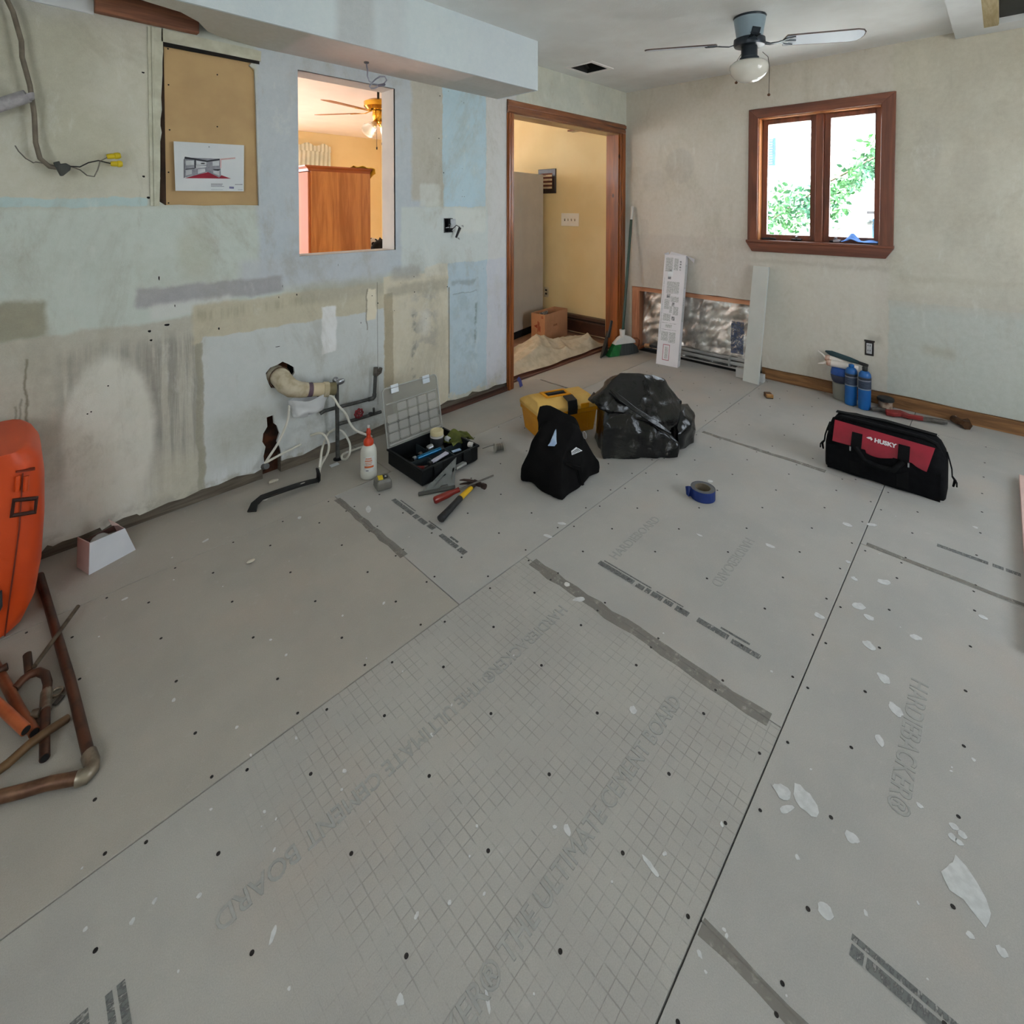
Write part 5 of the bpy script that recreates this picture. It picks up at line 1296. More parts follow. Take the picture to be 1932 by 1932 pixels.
mb = MB(); mb.prism([(WL, HL, -.004), (WL + .075, HL - .025, -.004), (WL + .06, HL - .06, -.05), (WL, HL, -.058)], (0, .003, 0)); part('open_flap', mb, M_ctn, ctn, W=False)
mb = MB(); mb.prism([(0, HL, -.004), (-.012, HL + .004, -.004), (.01, HL + .03, -.058), (.02, HL, -.058)], (0, .003, 0)); part('open_flap', mb, M_ctn, ctn, W=False)
mb = MB(); mb.prism([(.012, HL, -.06), (WL - .01, HL, -.06), (WL - .02, HL + .035, -.075), (.03, HL + .04, -.075)], (0, 0, .003)); part('open_flap', mb, M_ctn, ctn, W=False)
M_cp = mat('grey_print', (168, 170, 168), (206, 207, 206), sc=110, rough=.8, lo=.42, hi=.6)
M_cpd = mat('dark_print', (112, 112, 114), (186, 186, 186), sc=34, rough=.8, lo=.42, hi=.62)
M_cpr = mat('red_frame_print', (170, 60, 74), rough=.8)


def cprint(u0, u1, v0, v1, m, name='printed_block', z=.0004):
    mb = MB(); mb.box((u0 * WL, v0 * HL, 0), (u1 * WL, v1 * HL, z)); part(name, mb, m, ctn, W=False)


for q in ((.08, .42, .845, .975, M_cp), (.48, .68, .86, .97, M_cp), (.22, .46, .80, .865, M_paper), (.24, .38, .775, .815, M_cpd), (.74, .82, .86, .875, M_cpd), (.74, .82, .885, .90, M_cpd), (.74, .82, .91, .925, M_cpd), (.74, .82, .935, .95, M_cpd), (.06, .085, .27, .79, M_cp), (.22, .80, .655, .755, M_cp),
          (.20, .78, .648, .651, M_cpd), (.25, .42, .60, .64, M_cpd), (.16, .40, .50, .59, M_cp), (.45, .82, .57, .62, M_cp), (.52, .64, .53, .565, M_cpd), (.42, .55, .47, .53, M_cp), (.60, .84, .455, .53, M_cp), (.15, .50, .395, .46, M_cp), (.56, .70, .405, .44, M_cpd), (.12, .80, .375, .378, M_cpd), (.30, .60, .335, .365, M_cp), (.12, .82, .315, .318, M_cpd), (.13, .46, .215, .30, M_cp), (.50, .80, .205, .30, M_cp)):
    cprint(*q)
for q in ((.27, .29, .045, .185), (.56, .58, .045, .185), (.27, .58, .045, .05), (.27, .58, .18, .185)): cprint(*q, M_cpr, 'red_border')
cprint(.36, .50, .06, .165, M_cp)
for v0, v1 in ((.70, .92), (.40, .62), (.06, .13)):
    mb = MB(); mb.box((WL, v0 * HL, -DT * .75), (WL + .0004, v1 * HL, -DT * .3)); part('printed_block', mb, M_cp, ctn, W=False)
# white board leaning, with two white blocks at its foot
bl_, br_ = V((4.115, 1.442, 0)), V((4.1, 1.322, 0))
tl_ = onx(1420, 501, 4.268); xa = (br_ - bl_).normalized(); up_ = tl_ - bl_; up_ = up_ - xa * up_.dot(xa); HL2 = up_.length; up_.normalize()
Mb_ = frame(bl_, xa, up_); wb_o = bpy.data.objects.new('white_board', None); COL.objects.link(wb_o); wb_o.matrix_world = Mb_; ROOTM[wb_o] = Mb_.copy()
tag(wb_o, 'narrow pale grey-green board leaning against the window wall', 'board')
M_wbd = mat('primed_board', (204, 208, 203), (198, 202, 197), sc=4, rough=.6)
mb = MB(); mb.box((0, 0, -.018), (.122, HL2, 0)); part('face_board', mb, M_wbd, wb_o, W=False, bev=.0015)
mb = MB(); mb.box((.006, .02, -.026), (.116, HL2 - .03, -.0181)); part('back_batten', mb, M_wbd, wb_o, W=False)
mb = MB(); mb.box((4.17, 1.44, 0), (4.215, 1.515, .075)); tag(part('white_block', mb, M_white, W=False, bev=.002), 'small white block on the floor at the left foot of the leaning board', 'block')
mb = MB(); mb.box((4.17, 1.305, 0), (4.215, 1.345, .06)); tag(part('white_block', mb, M_white, W=False, bev=.002), 'small white block half hidden behind the right foot of the leaning board', 'block')
# broom and dustpan in the corner
bz = lambda x, y: (1130 + x / 6.23, 380 + y / 6.23)
M_bgreen = mat('dark_green_handle', (10, 54, 34), (8, 44, 28), sc=5, rough=.35); M_bwh = mat('white_plastic', (214, 210, 204), (204, 200, 194), sc=6, rough=.5)
bb = V((4.06, 2.50, .20)); btop = onx(*bz(392, 62), 4.27)
bm_ = thing('broom', 'green broom with white tip leaning in the corner by the doorway', 'broom', (4.02, 2.48, 0))
mb = MB(); q0, q1 = bb, bb.lerp(btop, .895); mb.tube([q0, q1], .0125, 12); part('handle', mb, M_bgreen, bm_, smooth=60)
mb = MB(); mb.tube([q1, btop, btop + (btop - q1).normalized() * .004], [.0135, .0145, .008], 12); part('handle_tip', mb, M_bwh, bm_, smooth=60)
ba = V((3.93, 2.55, .02)); bd = V((4.20, 2.44, .02)); ud = (bd - ba).normalized(); nd = V((-ud.y, ud.x, 0))
cc = ony(*bz(285, 1600), 2.50)


def brsec(s, z, half): c_ = ba.lerp(bd, s); return [V((c_.x, c_.y, z)) - nd * half, V((c_.x, c_.y, z)) + nd * half]


mb = MB(); rings = []
for s_, z_ in ((.12, .118), (.3, .165), (.5, .188), (.72, .168), (.92, .128)):
    a_, b_ = brsec(s_, z_, .02); c_, d_ = brsec(s_, .105 - .02 * (s_ - .5) ** 2, .026); rings.append([c_, d_, b_, a_])
mb.loft(rings); cap = part('head_cap', mb, M_bwh, bm_, smooth=30, bev=.004)
mb = MB(); tp = V((4.055, 2.50, .18)); mb.tube([tp - V((0, 0, .03)), tp, tp + V((0, 0, .055))], [.03, .022, .028], 12); part('socket', mb, M_bwh, bm_, smooth=50)
M_brg = mat('green_bristles', (12, 110, 44), (8, 84, 36), sc=90, rough=.7, stretch=(1, 1, .05)); M_brk = mat('grey_black_bristles', (62, 66, 64), (46, 49, 48), sc=90, rough=.8, stretch=(1, 1, .05))
for sa, sb, m, nm in ((.0, .34, M_brg, 'green_bristles'), (.34, 1.04, M_brk, 'grey_bristles')):
    mb = MB(); rings = []
    for i in range(9):
        s_ = sa + (sb - sa) * i / 8
        zt_ = .108 - .05 * max(0, s_ - .85) * 4; so = s_ - .10 * (1 - s_) if s_ < .4 else s_
        a_, b_ = brsec(max(.12, s_ * .84 + .1), zt_, .024); c_, d_ = brsec(so, .002 + .03 * max(0, s_ - .7), .03); rings.append([c_, d_, b_, a_])
    mb.loft(rings); part(nm, mb, m, bm_, smooth=30)
dpn = thing('dustpan', 'black dustpan standing upright beside the broom and door jamb', 'dustpan', (3.86, 2.56, 0))
M_dp = mat('dark_dustpan_plastic', (34, 40, 38), (24, 30, 28), sc=8, rough=.4)
p_ = [V((3.815, 2.577, .0)), V((3.97, 2.60, .0)), V((4.0, 2.625, .21)), ony(*bz(95, 1600), 2.60)]
mb = MB(); mb.prism(p_, (.012, .018, 0)); part('pan', mb, M_dp, dpn, bev=.002)
mb = MB(); mb.prism([p_[0], p_[0].lerp(p_[3], 1.0), p_[3] + V((-.02, -.03, 0)), p_[0] + V((-.005, -.012, 0))], (.004, .006, 0)); part('side_rim', mb, M_dp, dpn)
mb = MB(); a_ = ony(*bz(110, 1600), 2.59); b_ = ony(*bz(150, 1400), 2.595); mb.strip([a_, a_.lerp(b_, .5), b_], .035, .012, (0, -1, 0)); part('handle', mb, M_dp, dpn, bev=.004)

# ================================================================== THINGS ON THE FLOOR
M_bfab = mat('black_fabric', (19, 19, 21), (12, 12, 14), sc=40, rough=.9, bump=.25, bsc=500, spec=.12)
M_bweb = mat('black_webbing', (16, 16, 17), (11, 11, 12), sc=60, rough=.8, bump=.2, bsc=700, spec=.15)
# ---- red and black tool bag
RBS = 1.06
RB = thing('tool_bag', 'long red and black tool bag with white lettering on the floor near the window wall', 'bag', (3.06, .407, 0), (0, 0, rad(-90)))


def yfront(z): return -.006 + .010 * sin(min(1, z / .13) * pi) * -1 if z < .13 else (z - .13) / .135 * .072 - .006


def sect(x, k=1.0, top=.268, zc=0.0):
    pr = [(.004, 0), (-.008, .02), (-.014, .07), (-.006, .13), (.02, .18), (.05, .235), (.066, top - .012), (.080, top), (.128, top + .004), (.145, top - .008), (.165, .235), (.20, .17), (.226, .10), (.232, .04), (.222, 0)]
    return [V((x, .11 + (y - .11) * k, z * (1 if z < top - .1 else 1))) for y, z in pr]


secs = []
for x, k, tp in ((-.232, .55, .15), (-.228, .80, .17), (-.215, .95, .215), (-.19, 1.0, .255), (-.12, 1.02, .266), (0, 1.03, .262), (.11, 1.02, .262), (.18, 1.0, .258), (.205, .96, .235), (.222, .86, .20), (.228, .6, .17)):
    pr = [(.004, 0), (-.008, .02), (-.014, .07), (-.006, .13), (.02, .18), (.05, .235), (.066, .256), (.080, .268), (.128, .272), (.145, .260), (.165, .235), (.20, .17), (.226, .10), (.232, .04), (.222, 0)]
    sc_ = tp / .268
    secs.append([V((x, .11 + (y - .11) * k + .003 * noise.noise((x * 20, z * 20, 1)), z * (1 if z < .1 else (1 - (1 - sc_) * min(1, (z - .1) / .16))))) for y, z in pr])
mb = MB(); mb.loft(secs); part('body', mb, M_bfab, RB, W=False, smooth=50)


def bagy(x, z):
    """front surface of the bag at (x, z)"""
    pr = [(-.014, .07), (-.006, .13), (.02, .18), (.05, .235), (.066, .256)]
    for (ya, za), (yb, zb) in zip(pr, pr[1:]):
        if z <= zb: return ya + (yb - ya) * (z - za) / (zb - za)
    return .066


M_redf = mat('red_nylon', (152, 10, 40), (128, 6, 30), sc=7, rough=.6, bump=.15, bsc=500)
mb = MB()


def redp(u, v):
    x = -.196 + u * .385
    zlo = .142 - .03 * (1 if .36 < u < .62 else 0) - (.045 * max(0, (u - .80) / .2) if u > .8 else 0)
    zhi = .236 - .012 * u
    z = zlo + (zhi - zlo) * v; xx = x + (.03 * (1 - v) * -max(0, u - .85) / .15)
    return (xx, bagy(xx, z) - .0045, z)


mb.grid(redp, 40, 8); part('red_panel', mb, M_redf, RB, W=False, smooth=60)
mb = MB(); mb.grid(lambda u, v: (-.212 + u * .425, -.020 - .004 * sin(pi * v) + .003 * sin(u * 18), .006 + v * (.132 - .012 * math.cos(u * 14))), 40, 5); part('pocket_panel', mb, M_bfab, RB, W=False, smooth=60)
mb = MB(); mb.tube([(x_, y_, z_) for x_, y_, z_ in ((-.222, .06, .165), (-.20, .062, .235), (-.17, .064, .252), (0, .063, .252), (.15, .064, .25), (.19, .064, .236), (.218, .066, .17))], .010, 10); part('mouth_piping', mb, M_bweb, RB, W=False, smooth=60)
mb = MB(); mb.strip([(-.2, .105, .262), (0, .105, .274), (.19, .105, .264)], .03, .004); part('zipper', mb, M_bweb, RB, W=False)
for xs in (-.098, .082):
    pts = [(xs, bagy(xs, z_) - .009 if z_ > .07 else -.026, z_) for z_ in (.02, .07, .11, .14, .17, .205)]
    mb = MB(); mb.strip(pts, .042, .004, (1, 0, 0) if False else (0, -1, 0)); part('strap', mb, M_bweb, RB, W=False, bev=.001)
mb = MB(); mb.tube([(-.098, -.028, .15), (-.06, -.045, .105), (0, -.05, .095), (.05, -.045, .10), (.082, -.028, .145)], .013, 10); part('carry_handle', mb, M_bweb, RB, W=False, smooth=60)
for xs in (-.118, .103):
    mb = MB(); mb.box((xs - .003, -.026, .125), (xs + .003, -.020, .145)); part('rivet', mb, M_steel, RB, W=False)
for sx in (-1, 1):
    mb = MB(); mb.strip([(sx * .226, .10, .20), (sx * .236, .09, .165), (sx * .244, .085, .13), (sx * .246, .08, .10)], .02, .004, (sx, 0, 0)); el = part('end_tab', mb, M_bweb, RB, W=False)
    mb = MB(); mb.tube([(sx * .246, .08, .10), (sx * .256, .078, .085), (sx * .250, .076, .055)], [.004, .006, .004], 8); mb.tube([(sx * .246, .08, .10), (sx * .262, .07, .08), (sx * .262, .07, .06)], .003, 6); part('zip_pull', mb, M_bweb, el, W=False, smooth=60)
zt_ = .186
MT = frame(V((-.030, bagy(0, zt_) - .0075, zt_)), (1, 0, -.02), (0, bagy(0, .235) - bagy(0, .18), .055))
M_wtxt = mat('white_lettering', (232, 226, 228), (220, 214, 216), sc=30, rough=.6)
text_mesh('HUSKY', .026, MT, M_wtxt, 'lettering', RB, .0006, W=False, bold=.0012)
mb = MB(MT); mb.prism([(-.032, .010, 0), (-.024, .016, 0), (-.014, .019, 0), (-.006, .010, 0), (-.012, .001, 0), (-.016, .008, 0), (-.022, .006, 0)], (0, 0, .0008)); part('logo', mb, M_wtxt, RB, W=False)
# ---- blue painter's tape
bt = thing('tape_roll', 'roll of blue painter tape lying flat on the floor', 'tape', (2.315, .985, 0))
M_btape = mat('blue_tape', (26, 50, 118), (20, 42, 102), sc=12, rough=.5); M_kcard = mat('grey_tape_side', (112, 112, 106), (84, 86, 92), sc=6, rough=.8, stretch=(1, 1, 20))
R1, R0, hh = .055, .036, .047
mb = MB(); mb.lathe([(R1, .001), (R1, hh)], 40, caps=False); mb.lathe([(R1 - .001, .001), (R1 - .001, hh)], 40, caps=False); part('tape_face', mb, M_btape, bt, W=False, smooth=60)
mb = MB(); mb.lathe([(R0, .0), (R1 - .0005, .0), (R1 - .0005, hh - .0005), (R0, hh - .0005)], 40, caps=False); part('tape_body', mb, M_kcard, bt, W=False, smooth=40)
mb = MB(); mb.lathe([(R0, .0), (R0 - .003, .0), (R0 - .003, hh), (R0, hh), (R0, 0)], 40, caps=False); part('core', mb, mat('core_card', (120, 108, 88), (100, 90, 74), sc=10, rough=.9), bt, W=False, smooth=40)
mb = MB(); a0 = rad(120); mb.strip([(R1 * cos(a0 + t_), R1 * sin(a0 + t_), hh / 2) for t_ in (0, .1)] + [(R1 * cos(a0 + .1) - .012, R1 * sin(a0 + .1) + .008, hh / 2 + .002), (R1 * cos(a0 + .1) - .018, R1 * sin(a0 + .1) + .016, hh / 2 + .006)], hh * .95, .0012, (cos(a0), sin(a0), 0)); part('loose_end', mb, M_btape, bt, W=False)
# ---- propane cylinders
M_prop = mat('blue_cylinder_paint', (22, 98, 168), (16, 84, 152), sc=5, rough=.35); M_plab = mat('cylinder_label', (62, 74, 92), (44, 56, 76), sc=60, rough=.5, stretch=(1, 1, 4)); M_pband = mat('silver_band', (170, 178, 184), rough=.4, metal=.6)
for k_, (q, lab) in enumerate((((4.147, .728, 0), 'blue gas cylinder standing left of its twin against the window wall'), ((4.120, .646, 0), 'blue gas cylinder on the right of the pair, nearer the camera'))):
    pc = thing('gas_cylinder', lab, 'gas cylinder', q, group='blue gas cylinders by the window wall')
    mb = MB(); mb.lathe([(.030, .0), (.0355, .004), (.0365, .02), (.0365, .225), (.033, .243), (.024, .256), (.014, .262)], 28); part('body', mb, M_prop, pc, W=False, smooth=40)
    mb = MB(); mb.lathe([(.0369, .145), (.0369, .222)], 28, caps=False); part('label', mb, M_plab, pc, W=False, smooth=60)
    mb = MB(); mb.lathe([(.0370, .137), (.0370, .144)], 28, caps=False); part('band', mb, M_pband, pc, W=False, smooth=60)
    for j in range(2):
        mb = MB(); mb.lathe([(.0371, .196 + j * .012), (.0371, .202 + j * .012)], 28, caps=False); part('print_line', mb, M_wblk if j else M_pg, pc, W=False, smooth=60)
    if k_ == 0:
        mb = MB(); mb.lathe([(.015, .26), (.017, .264), (.017, .278), (.012, .282)], 16); part('cap', mb, M_prop, pc, W=False, smooth=40)
    else:
        mb = MB(); mb.lathe([(.014, .26), (.016, .264), (.016, .285), (.013, .29)], 16); part('valve', mb, mat('black_plastic', (34, 36, 36), (24, 26, 26), rough=.5), pc, W=False, smooth=40)
M_blkp = mat('black_plastic', (34, 36, 36), (24, 26, 26), rough=.5)
# plastic tub with a blue top behind them
tu = thing('plastic_tub', 'clear grey plastic tub with blue cup on top behind the gas cylinders', 'tub', (4.225, .80, 0))
mb = MB(); mb.lathe([(.046, 0), (.050, .004), (.056, .115), (.050, .12)], 24); part('tub_body', mb, clear('cloudy_plastic', (150, 150, 140), .35, .75), tu, W=False, smooth=40)
mb = MB(); mb.lathe([(.05, .1205), (.058, .13), (.066, .165), (.062, .175)], 24); part('dark_cup', mb, mat('dark_blue_grey', (60, 66, 88), (48, 54, 74), rough=.6), tu, W=False, smooth=40)
mb = MB(); mb.lathe([(.064, .1755), (.067, .18), (.060, .225), (.056, .228)], 24); part('blue_cup', mb, mat('blue_plastic', (30, 84, 168), (24, 70, 146), rough=.5), tu, W=False, smooth=40)
# caulk tubes lying across, and a dark teal tool
M_ctube = mat('white_caulk_tube', (230, 222, 212), (220, 212, 202), sc=8, rough=.5); M_cfoil = mat('pinkish_tube_end', (206, 172, 152), (186, 140, 118), sc=40, rough=.5)
cw_ = lambda x, y, xx: onx(1540 + x / 6.04, 640 + y / 6.04, xx)
for k_, (a, b, n_, lab) in enumerate((((140, 265, 4.19), (480, 340, 4.215), (20, 275, 4.165), 'white caulk tube lying on the blue cup, lower of the two'), ((125, 215, 4.25), (420, 290, 4.27), (20, 130, 4.24), 'white caulk tube lying behind the other one against the wall'))):
    A_, B_, N_ = cw_(*a), cw_(*b), cw_(*n_); ct = thing('caulk_tube', lab, 'caulk tube', A_, group='caulk tubes on the blue cup')
    mb = MB(); ax = (B_ - A_); ax.normalize(); mb.tube([A_, B_], .0235, 20); part('barrel', mb, M_ctube, ct, smooth=50)
    mb = MB(); mb.tube([A_ - ax * .012, A_], [.018, .024], 16); mb.tube([A_, A_ + ax * .015], .0238, 16); part('end_cap', mb, M_cfoil, ct, smooth=50)
    mb = MB(); mb.tube([A_ - ax * .01, A_.lerp(N_, .5), N_], [.009, .007, .003], 10); part('nozzle', mb, M_ctube, ct, smooth=60)
A_, B_ = cw_(105, 135, 4.285), cw_(590, 305, 4.20)
tl = thing('teal_tool', 'long dark teal tool lying on the caulk tubes against the window wall', 'tool', A_)
mb = MB(); mb.strip([A_, A_.lerp(B_, .15), A_.lerp(B_, .6), A_.lerp(B_, .8)], [.012, .036, .034, .024], .012, (-1, 0, .3)); part('blade_cover', mb, mat('dark_teal_plastic', (18, 62, 70), (14, 50, 58), rough=.4), tl, bev=.003)
mb = MB(); mb.strip([A_.lerp(B_, .8), A_.lerp(B_, .92), B_], [.022, .024, .022], .018, (-1, 0, .3)); part('handle', mb, M_blkp, tl, bev=.004)
# small jar, wrench, fitting, battery
jr = thing('small_jar', 'small jar with flat black lid beside the gas cylinders', 'jar', (4.235, .545, 0))
mb = MB(); mb.lathe([(.036, 0), (.04, .004), (.04, .045), (.034, .05)], 22); part('jar_body', mb, mat('pale_jar', (170, 150, 132), (104, 66, 44), sc=22, rough=.5, lo=.4, hi=.6), jr, W=False, smooth=40)
mb = MB(); mb.lathe([(.036, .0505), (.048, .054), (.048, .07), (.044, .074)], 22); part('lid', mb, M_blkp, jr, W=False, smooth=40)
pw = thing('pipe_wrench', 'red pipe wrench with worn grey handle lying along the foot of the window wall', 'wrench', (4.2, .38, 0))
wp = lambda x, y, z=.02: onz(1540 + x / 6.04, 640 + y / 6.04, z)
M_redp = mat('worn_red_paint', (142, 34, 34), (112, 26, 26), sc=14, rough=.5); M_wst = mat('worn_steel', (112, 108, 102), (84, 78, 72), sc=20, rough=.5, metal=.5)
mb = MB(); mb.strip([wp(790, 830), wp(860, 842), wp(960, 845), wp(1060, 880), wp(1220, 905)], [.05, .07, .066, .034, .026], .026); part('red_frame', mb, M_redp, pw, bev=.005)
mb = MB(); mb.strip([wp(1200, 902), wp(1330, 920), wp(1440, 940), wp(1495, 948)], [.026, .032, .032, .022], .022); part('handle', mb, M_wst, pw, bev=.006)
mb = MB(); mb.strip([wp(630, 795), wp(720, 795), wp(800, 815)], [.02, .03, .034], .022); part('jaw', mb, M_wst, pw, bev=.004)
vf = thing('brass_fitting', 'dark brass pipe fitting lying at the right end of the wrench', 'fitting', wp(1660, 950))
M_dbr = mat('tarnished_brass', (96, 66, 42), (66, 44, 28), sc=16, rough=.5, metal=.5)
mb = MB(); mb.tube([wp(1560, 905, .024), wp(1700, 975, .024)], .022, 10); part('fitting_body', mb, M_dbr, vf, smooth=30)
mb = MB(); mb.tube([wp(1690, 965, .025), wp(1725, 985, .025)], .028, 6); part('hex_nut', mb, M_dbr, vf)
mb = MB(); mb.tube([wp(1650, 940, .025), wp(1735, 930, .045)], [.012, .016], 10); part('outlet', mb, M_dbr, vf, smooth=30)
mb = MB(); mb.tube([wp(1560, 905, .03), wp(1590, 880, .04)], .006, 8); part('stem', mb, M_steel, vf)
ba_ = thing('small_battery_pack', 'small brass and black battery pack on the floor in front of the leaning board', 'battery', (3.885, 1.18, 0), (0, 0, rad(35)))
mb = MB(); mb.box((-.035, -.022, 0), (.035, .022, .028)); part('pack_body', mb, M_blkp, ba_, W=False, bev=.003)
mb = MB(); mb.box((-.0355, -.0225, .006), (-.005, .0225, .0285)); part('brass_band', mb, mat('brass_wrap', (186, 140, 84), (150, 104, 58), sc=30, rough=.4, metal=.4), ba_, W=False, bev=.002)
mb = MB(); mb.box((.010, -.0225, .006), (.018, .0225, .0286)); part('brass_band', mb, mat('brass_wrap', (186, 140, 84)), ba_, W=False)
# ---- black rubbish bag
t = NT('black_bin_film'); t.color(t.mix(t.step(t.noise(None, 6, 4), .4, .6), lin((13, 13, 14)), lin((8, 8, 9)))); t.p(Roughness=.16)
t.bump(t.math('ADD', t.noise(None, 14, 5, .6, 1.2), t.math('MULTIPLY', t.noise(None, 45, 4, .6, .8), .15)), .3, .014); M_film2 = t.m


def hull(pts, am=.006, f=6, s=0, cuts=5, soft=2, floor=True):
    """a creased film or cloth body stretched over points: facets with softened edges and small wrinkles"""
    mb = MB(); bm = mb.bm
    vv = [bm.verts.new(V(p)) for p in pts]
    r = bmesh.ops.convex_hull(bm, input=vv)
    bmesh.ops.delete(bm, geom=[g for g in r['geom_interior'] + r['geom_unused'] if isinstance(g, bmesh.types.BMVert)], context='VERTS')
    bmesh.ops.triangulate(bm, faces=bm.faces)
    for _ in range(cuts):
        ln = [e for e in bm.edges if e.calc_length() > .022]
        if not ln: break
        bmesh.ops.subdivide_edges(bm, edges=ln, cuts=1); bmesh.ops.triangulate(bm, faces=bm.faces)
    for _ in range(soft): bmesh.ops.smooth_vert(bm, verts=bm.verts, factor=.35, use_axis_x=True, use_axis_y=True, use_axis_z=True)
    bm.normal_update()
    for v in bm.verts:
        p = v.co; w = V((noise.noise((p.x * 3 + s, p.y * 3, p.z * 3)), noise.noise((p.x * 3, p.y * 3 + s, p.z * 3 + 5)), 0)) * .10
        q = p + w
        n1 = 1 - abs(2 * noise.noise((q.x * f + s, q.y * f, q.z * f * .8))); n2 = noise.noise((q.x * f * 2.7, q.y * f * 2.7 + s, q.z * f * 2.2))
        v.co = p + v.normal * am * (1.6 * (n1 - .6) + .8 * n2)
        if floor: v.co.z = max(v.co.z, .0015)
    return mb


tg = thing('rubbish_bag', 'large crumpled shiny black plastic rubbish bag on the floor behind the tool box', 'bag', (2.58, 1.56, 0))
U_, W_ = V((.733, -.68, 0)), V((.68, .733, 0)); O_ = V((2.274, 1.522, 0))
bp = lambda u, w, z: O_ + U_ * u + W_ * w + V((0, 0, z))
part('bag_body', hull([bp(*q) for q in ((0, .0, 0), (.425, 0, 0), (.445, .06, 0), (.02, .30, 0), (.40, .36, 0), (-.004, .01, .07), (.43, .01, .07), (.01, .03, .17), (.06, .05, .225), (.20, .06, .235), (.34, .05, .15), (.42, .05, .10), (.05, .3, .24), (.38, .3, .22))], .007, 7, 1), M_film2, tg, smooth=40)
part('folded_top', hull([bp(*q) for q in ((-.035, .16, .27), (.0, .10, .235), (.03, .14, .325), (.10, .20, .375), (.16, .22, .405), (.22, .05, .25), (.30, .02, .19), (.39, .06, .12), (.30, .22, .40), (.42, .25, .36), (.50, .22, .28), (.53, .20, .24), (.48, .12, .16), (.12, .40, .30), (.42, .40, .25), (.46, .16, .12))], .009, 6, 4, floor=False), M_film2, tg, smooth=40)
part('side_fold', hull([bp(*q) for q in ((.46, .08, 0), (.58, .16, 0), (.60, .26, 0), (.44, .34, 0), (.44, .06, .10), (.54, .10, .14), (.60, .20, .15), (.585, .27, .20), (.50, .14, .20), (.42, .2, .2))], .008, 7, 8), M_film2, tg, smooth=40)
part('tied_corner', hull([bp(*q) for q in ((-.05, .17, .265), (-.045, .20, .255), (-.02, .14, .25), (.02, .17, .29), (.0, .22, .30), (.03, .2, .24))], .004, 9, 2, floor=False), M_film2, tg, smooth=40)
mb = MB(); mb.strip([bp(.07, .115, .345), bp(.12, .075, .305), bp(.19, .035, .258), bp(.28, .004, .205), bp(.38, .01, .135)], [.012, .03, .024, .03, .012], .010, (-.5, -.6, .6)); part('shiny_fold', mb, M_film2, tg, smooth=60, bev=.003)
# ---- black tote
tt = thing('tote_bag', 'black fabric tote bag with blue papers inside standing in front of the yellow tool box', 'bag', (1.99, 1.57, 0))
M_tote = mat('black_tote_fabric', (17, 16, 16), (11, 10, 10), sc=18, rough=.85, bump=.2, bsc=90, spec=.12)
part('bag_body', hull([(1.82, 1.438, 0), (1.815, 1.445, .03), (1.815, 1.70, 0), (1.81, 1.70, .06), (2.16, 1.46, 0), (2.165, 1.462, .05), (2.12, 1.70, 0), (1.84, 1.66, .19), (1.865, 1.475, .16), (2.10, 1.49, .17), (1.90, 1.64, .25), (2.02, 1.52, .25), (2.06, 1.66, .2), (1.97, 1.66, .285), (2.05, 1.55, .27)], .009, 6, 3), M_tote, tt, smooth=40)
part('gathered_top', hull([(1.90, 1.66, .22), (1.925, 1.69, .285), (1.955, 1.70, .338), (1.985, 1.675, .345), (2.03, 1.61, .325), (2.07, 1.56, .29), (2.09, 1.53, .24), (2.06, 1.50, .20), (1.99, 1.56, .24), (2.05, 1.65, .24)], .006, 8, 5, floor=False), M_tote, tt, smooth=40)
mb = MB(); mb.strip([(1.875, 1.46, .15), (1.96, 1.445, .10), (1.97, 1.43, .02)], [.006, .02, .012], .008, (-.4, -.8, 0)); part('side_crease', mb, M_tote, tt, smooth=60)
tq = lambda x, y, yy: ony(970 + x / 5.52, 690 + y / 5.52, yy)
mb = MB(); c = tq(735, 722, 1.49); mb.tube([(c.x + .013 * cos(a), c.y + .006 * sin(a), c.z + .016 * sin(a)) for a in [2 * pi * i / 20 for i in range(20)]], .0022, 6, closed=True); part('ring', mb, M_steel, tt, smooth=60)
M_bpap = mat('pale_blue_paper', (170, 190, 212), (140, 162, 190), sc=12, rough=.7)
mb = MB(); mb.prism([tq(365, 835, 1.545), tq(435, 660, 1.585), tq(500, 740, 1.555), tq(480, 790, 1.54)], (.002, .004, 0)); mb.prism([tq(355, 835, 1.535), tq(410, 760, 1.54), tq(445, 810, 1.53), tq(420, 838, 1.53)], (.002, .004, 0)); tag(part('folded_paper', mb, M_bpap, W=False), 'folded pale blue paper sticking out of the black tote bag', 'paper')
mb = MB(); lq = [tq(605, 930, 1.462), tq(600, 890, 1.468), tq(650, 850, 1.468), tq(712, 885, 1.455)]; mb.prism(lq, (0, .003, 0)); wl_ = part('white_label', mb, M_paper, tt)
for i in range(6):
    t0 = (i + .6) / 6.6; p0_, p1_ = lq[0].lerp(lq[3], t0), lq[1].lerp(lq[2], t0); mb = MB(); mb.strip([p0_.lerp(p1_, .15) - V((.0, .0012, 0)), p0_.lerp(p1_, .85) - V((0, .0012, 0))], .003, .001, (0, -1, 0)); part('print_line', mb, M_wblk, wl_)
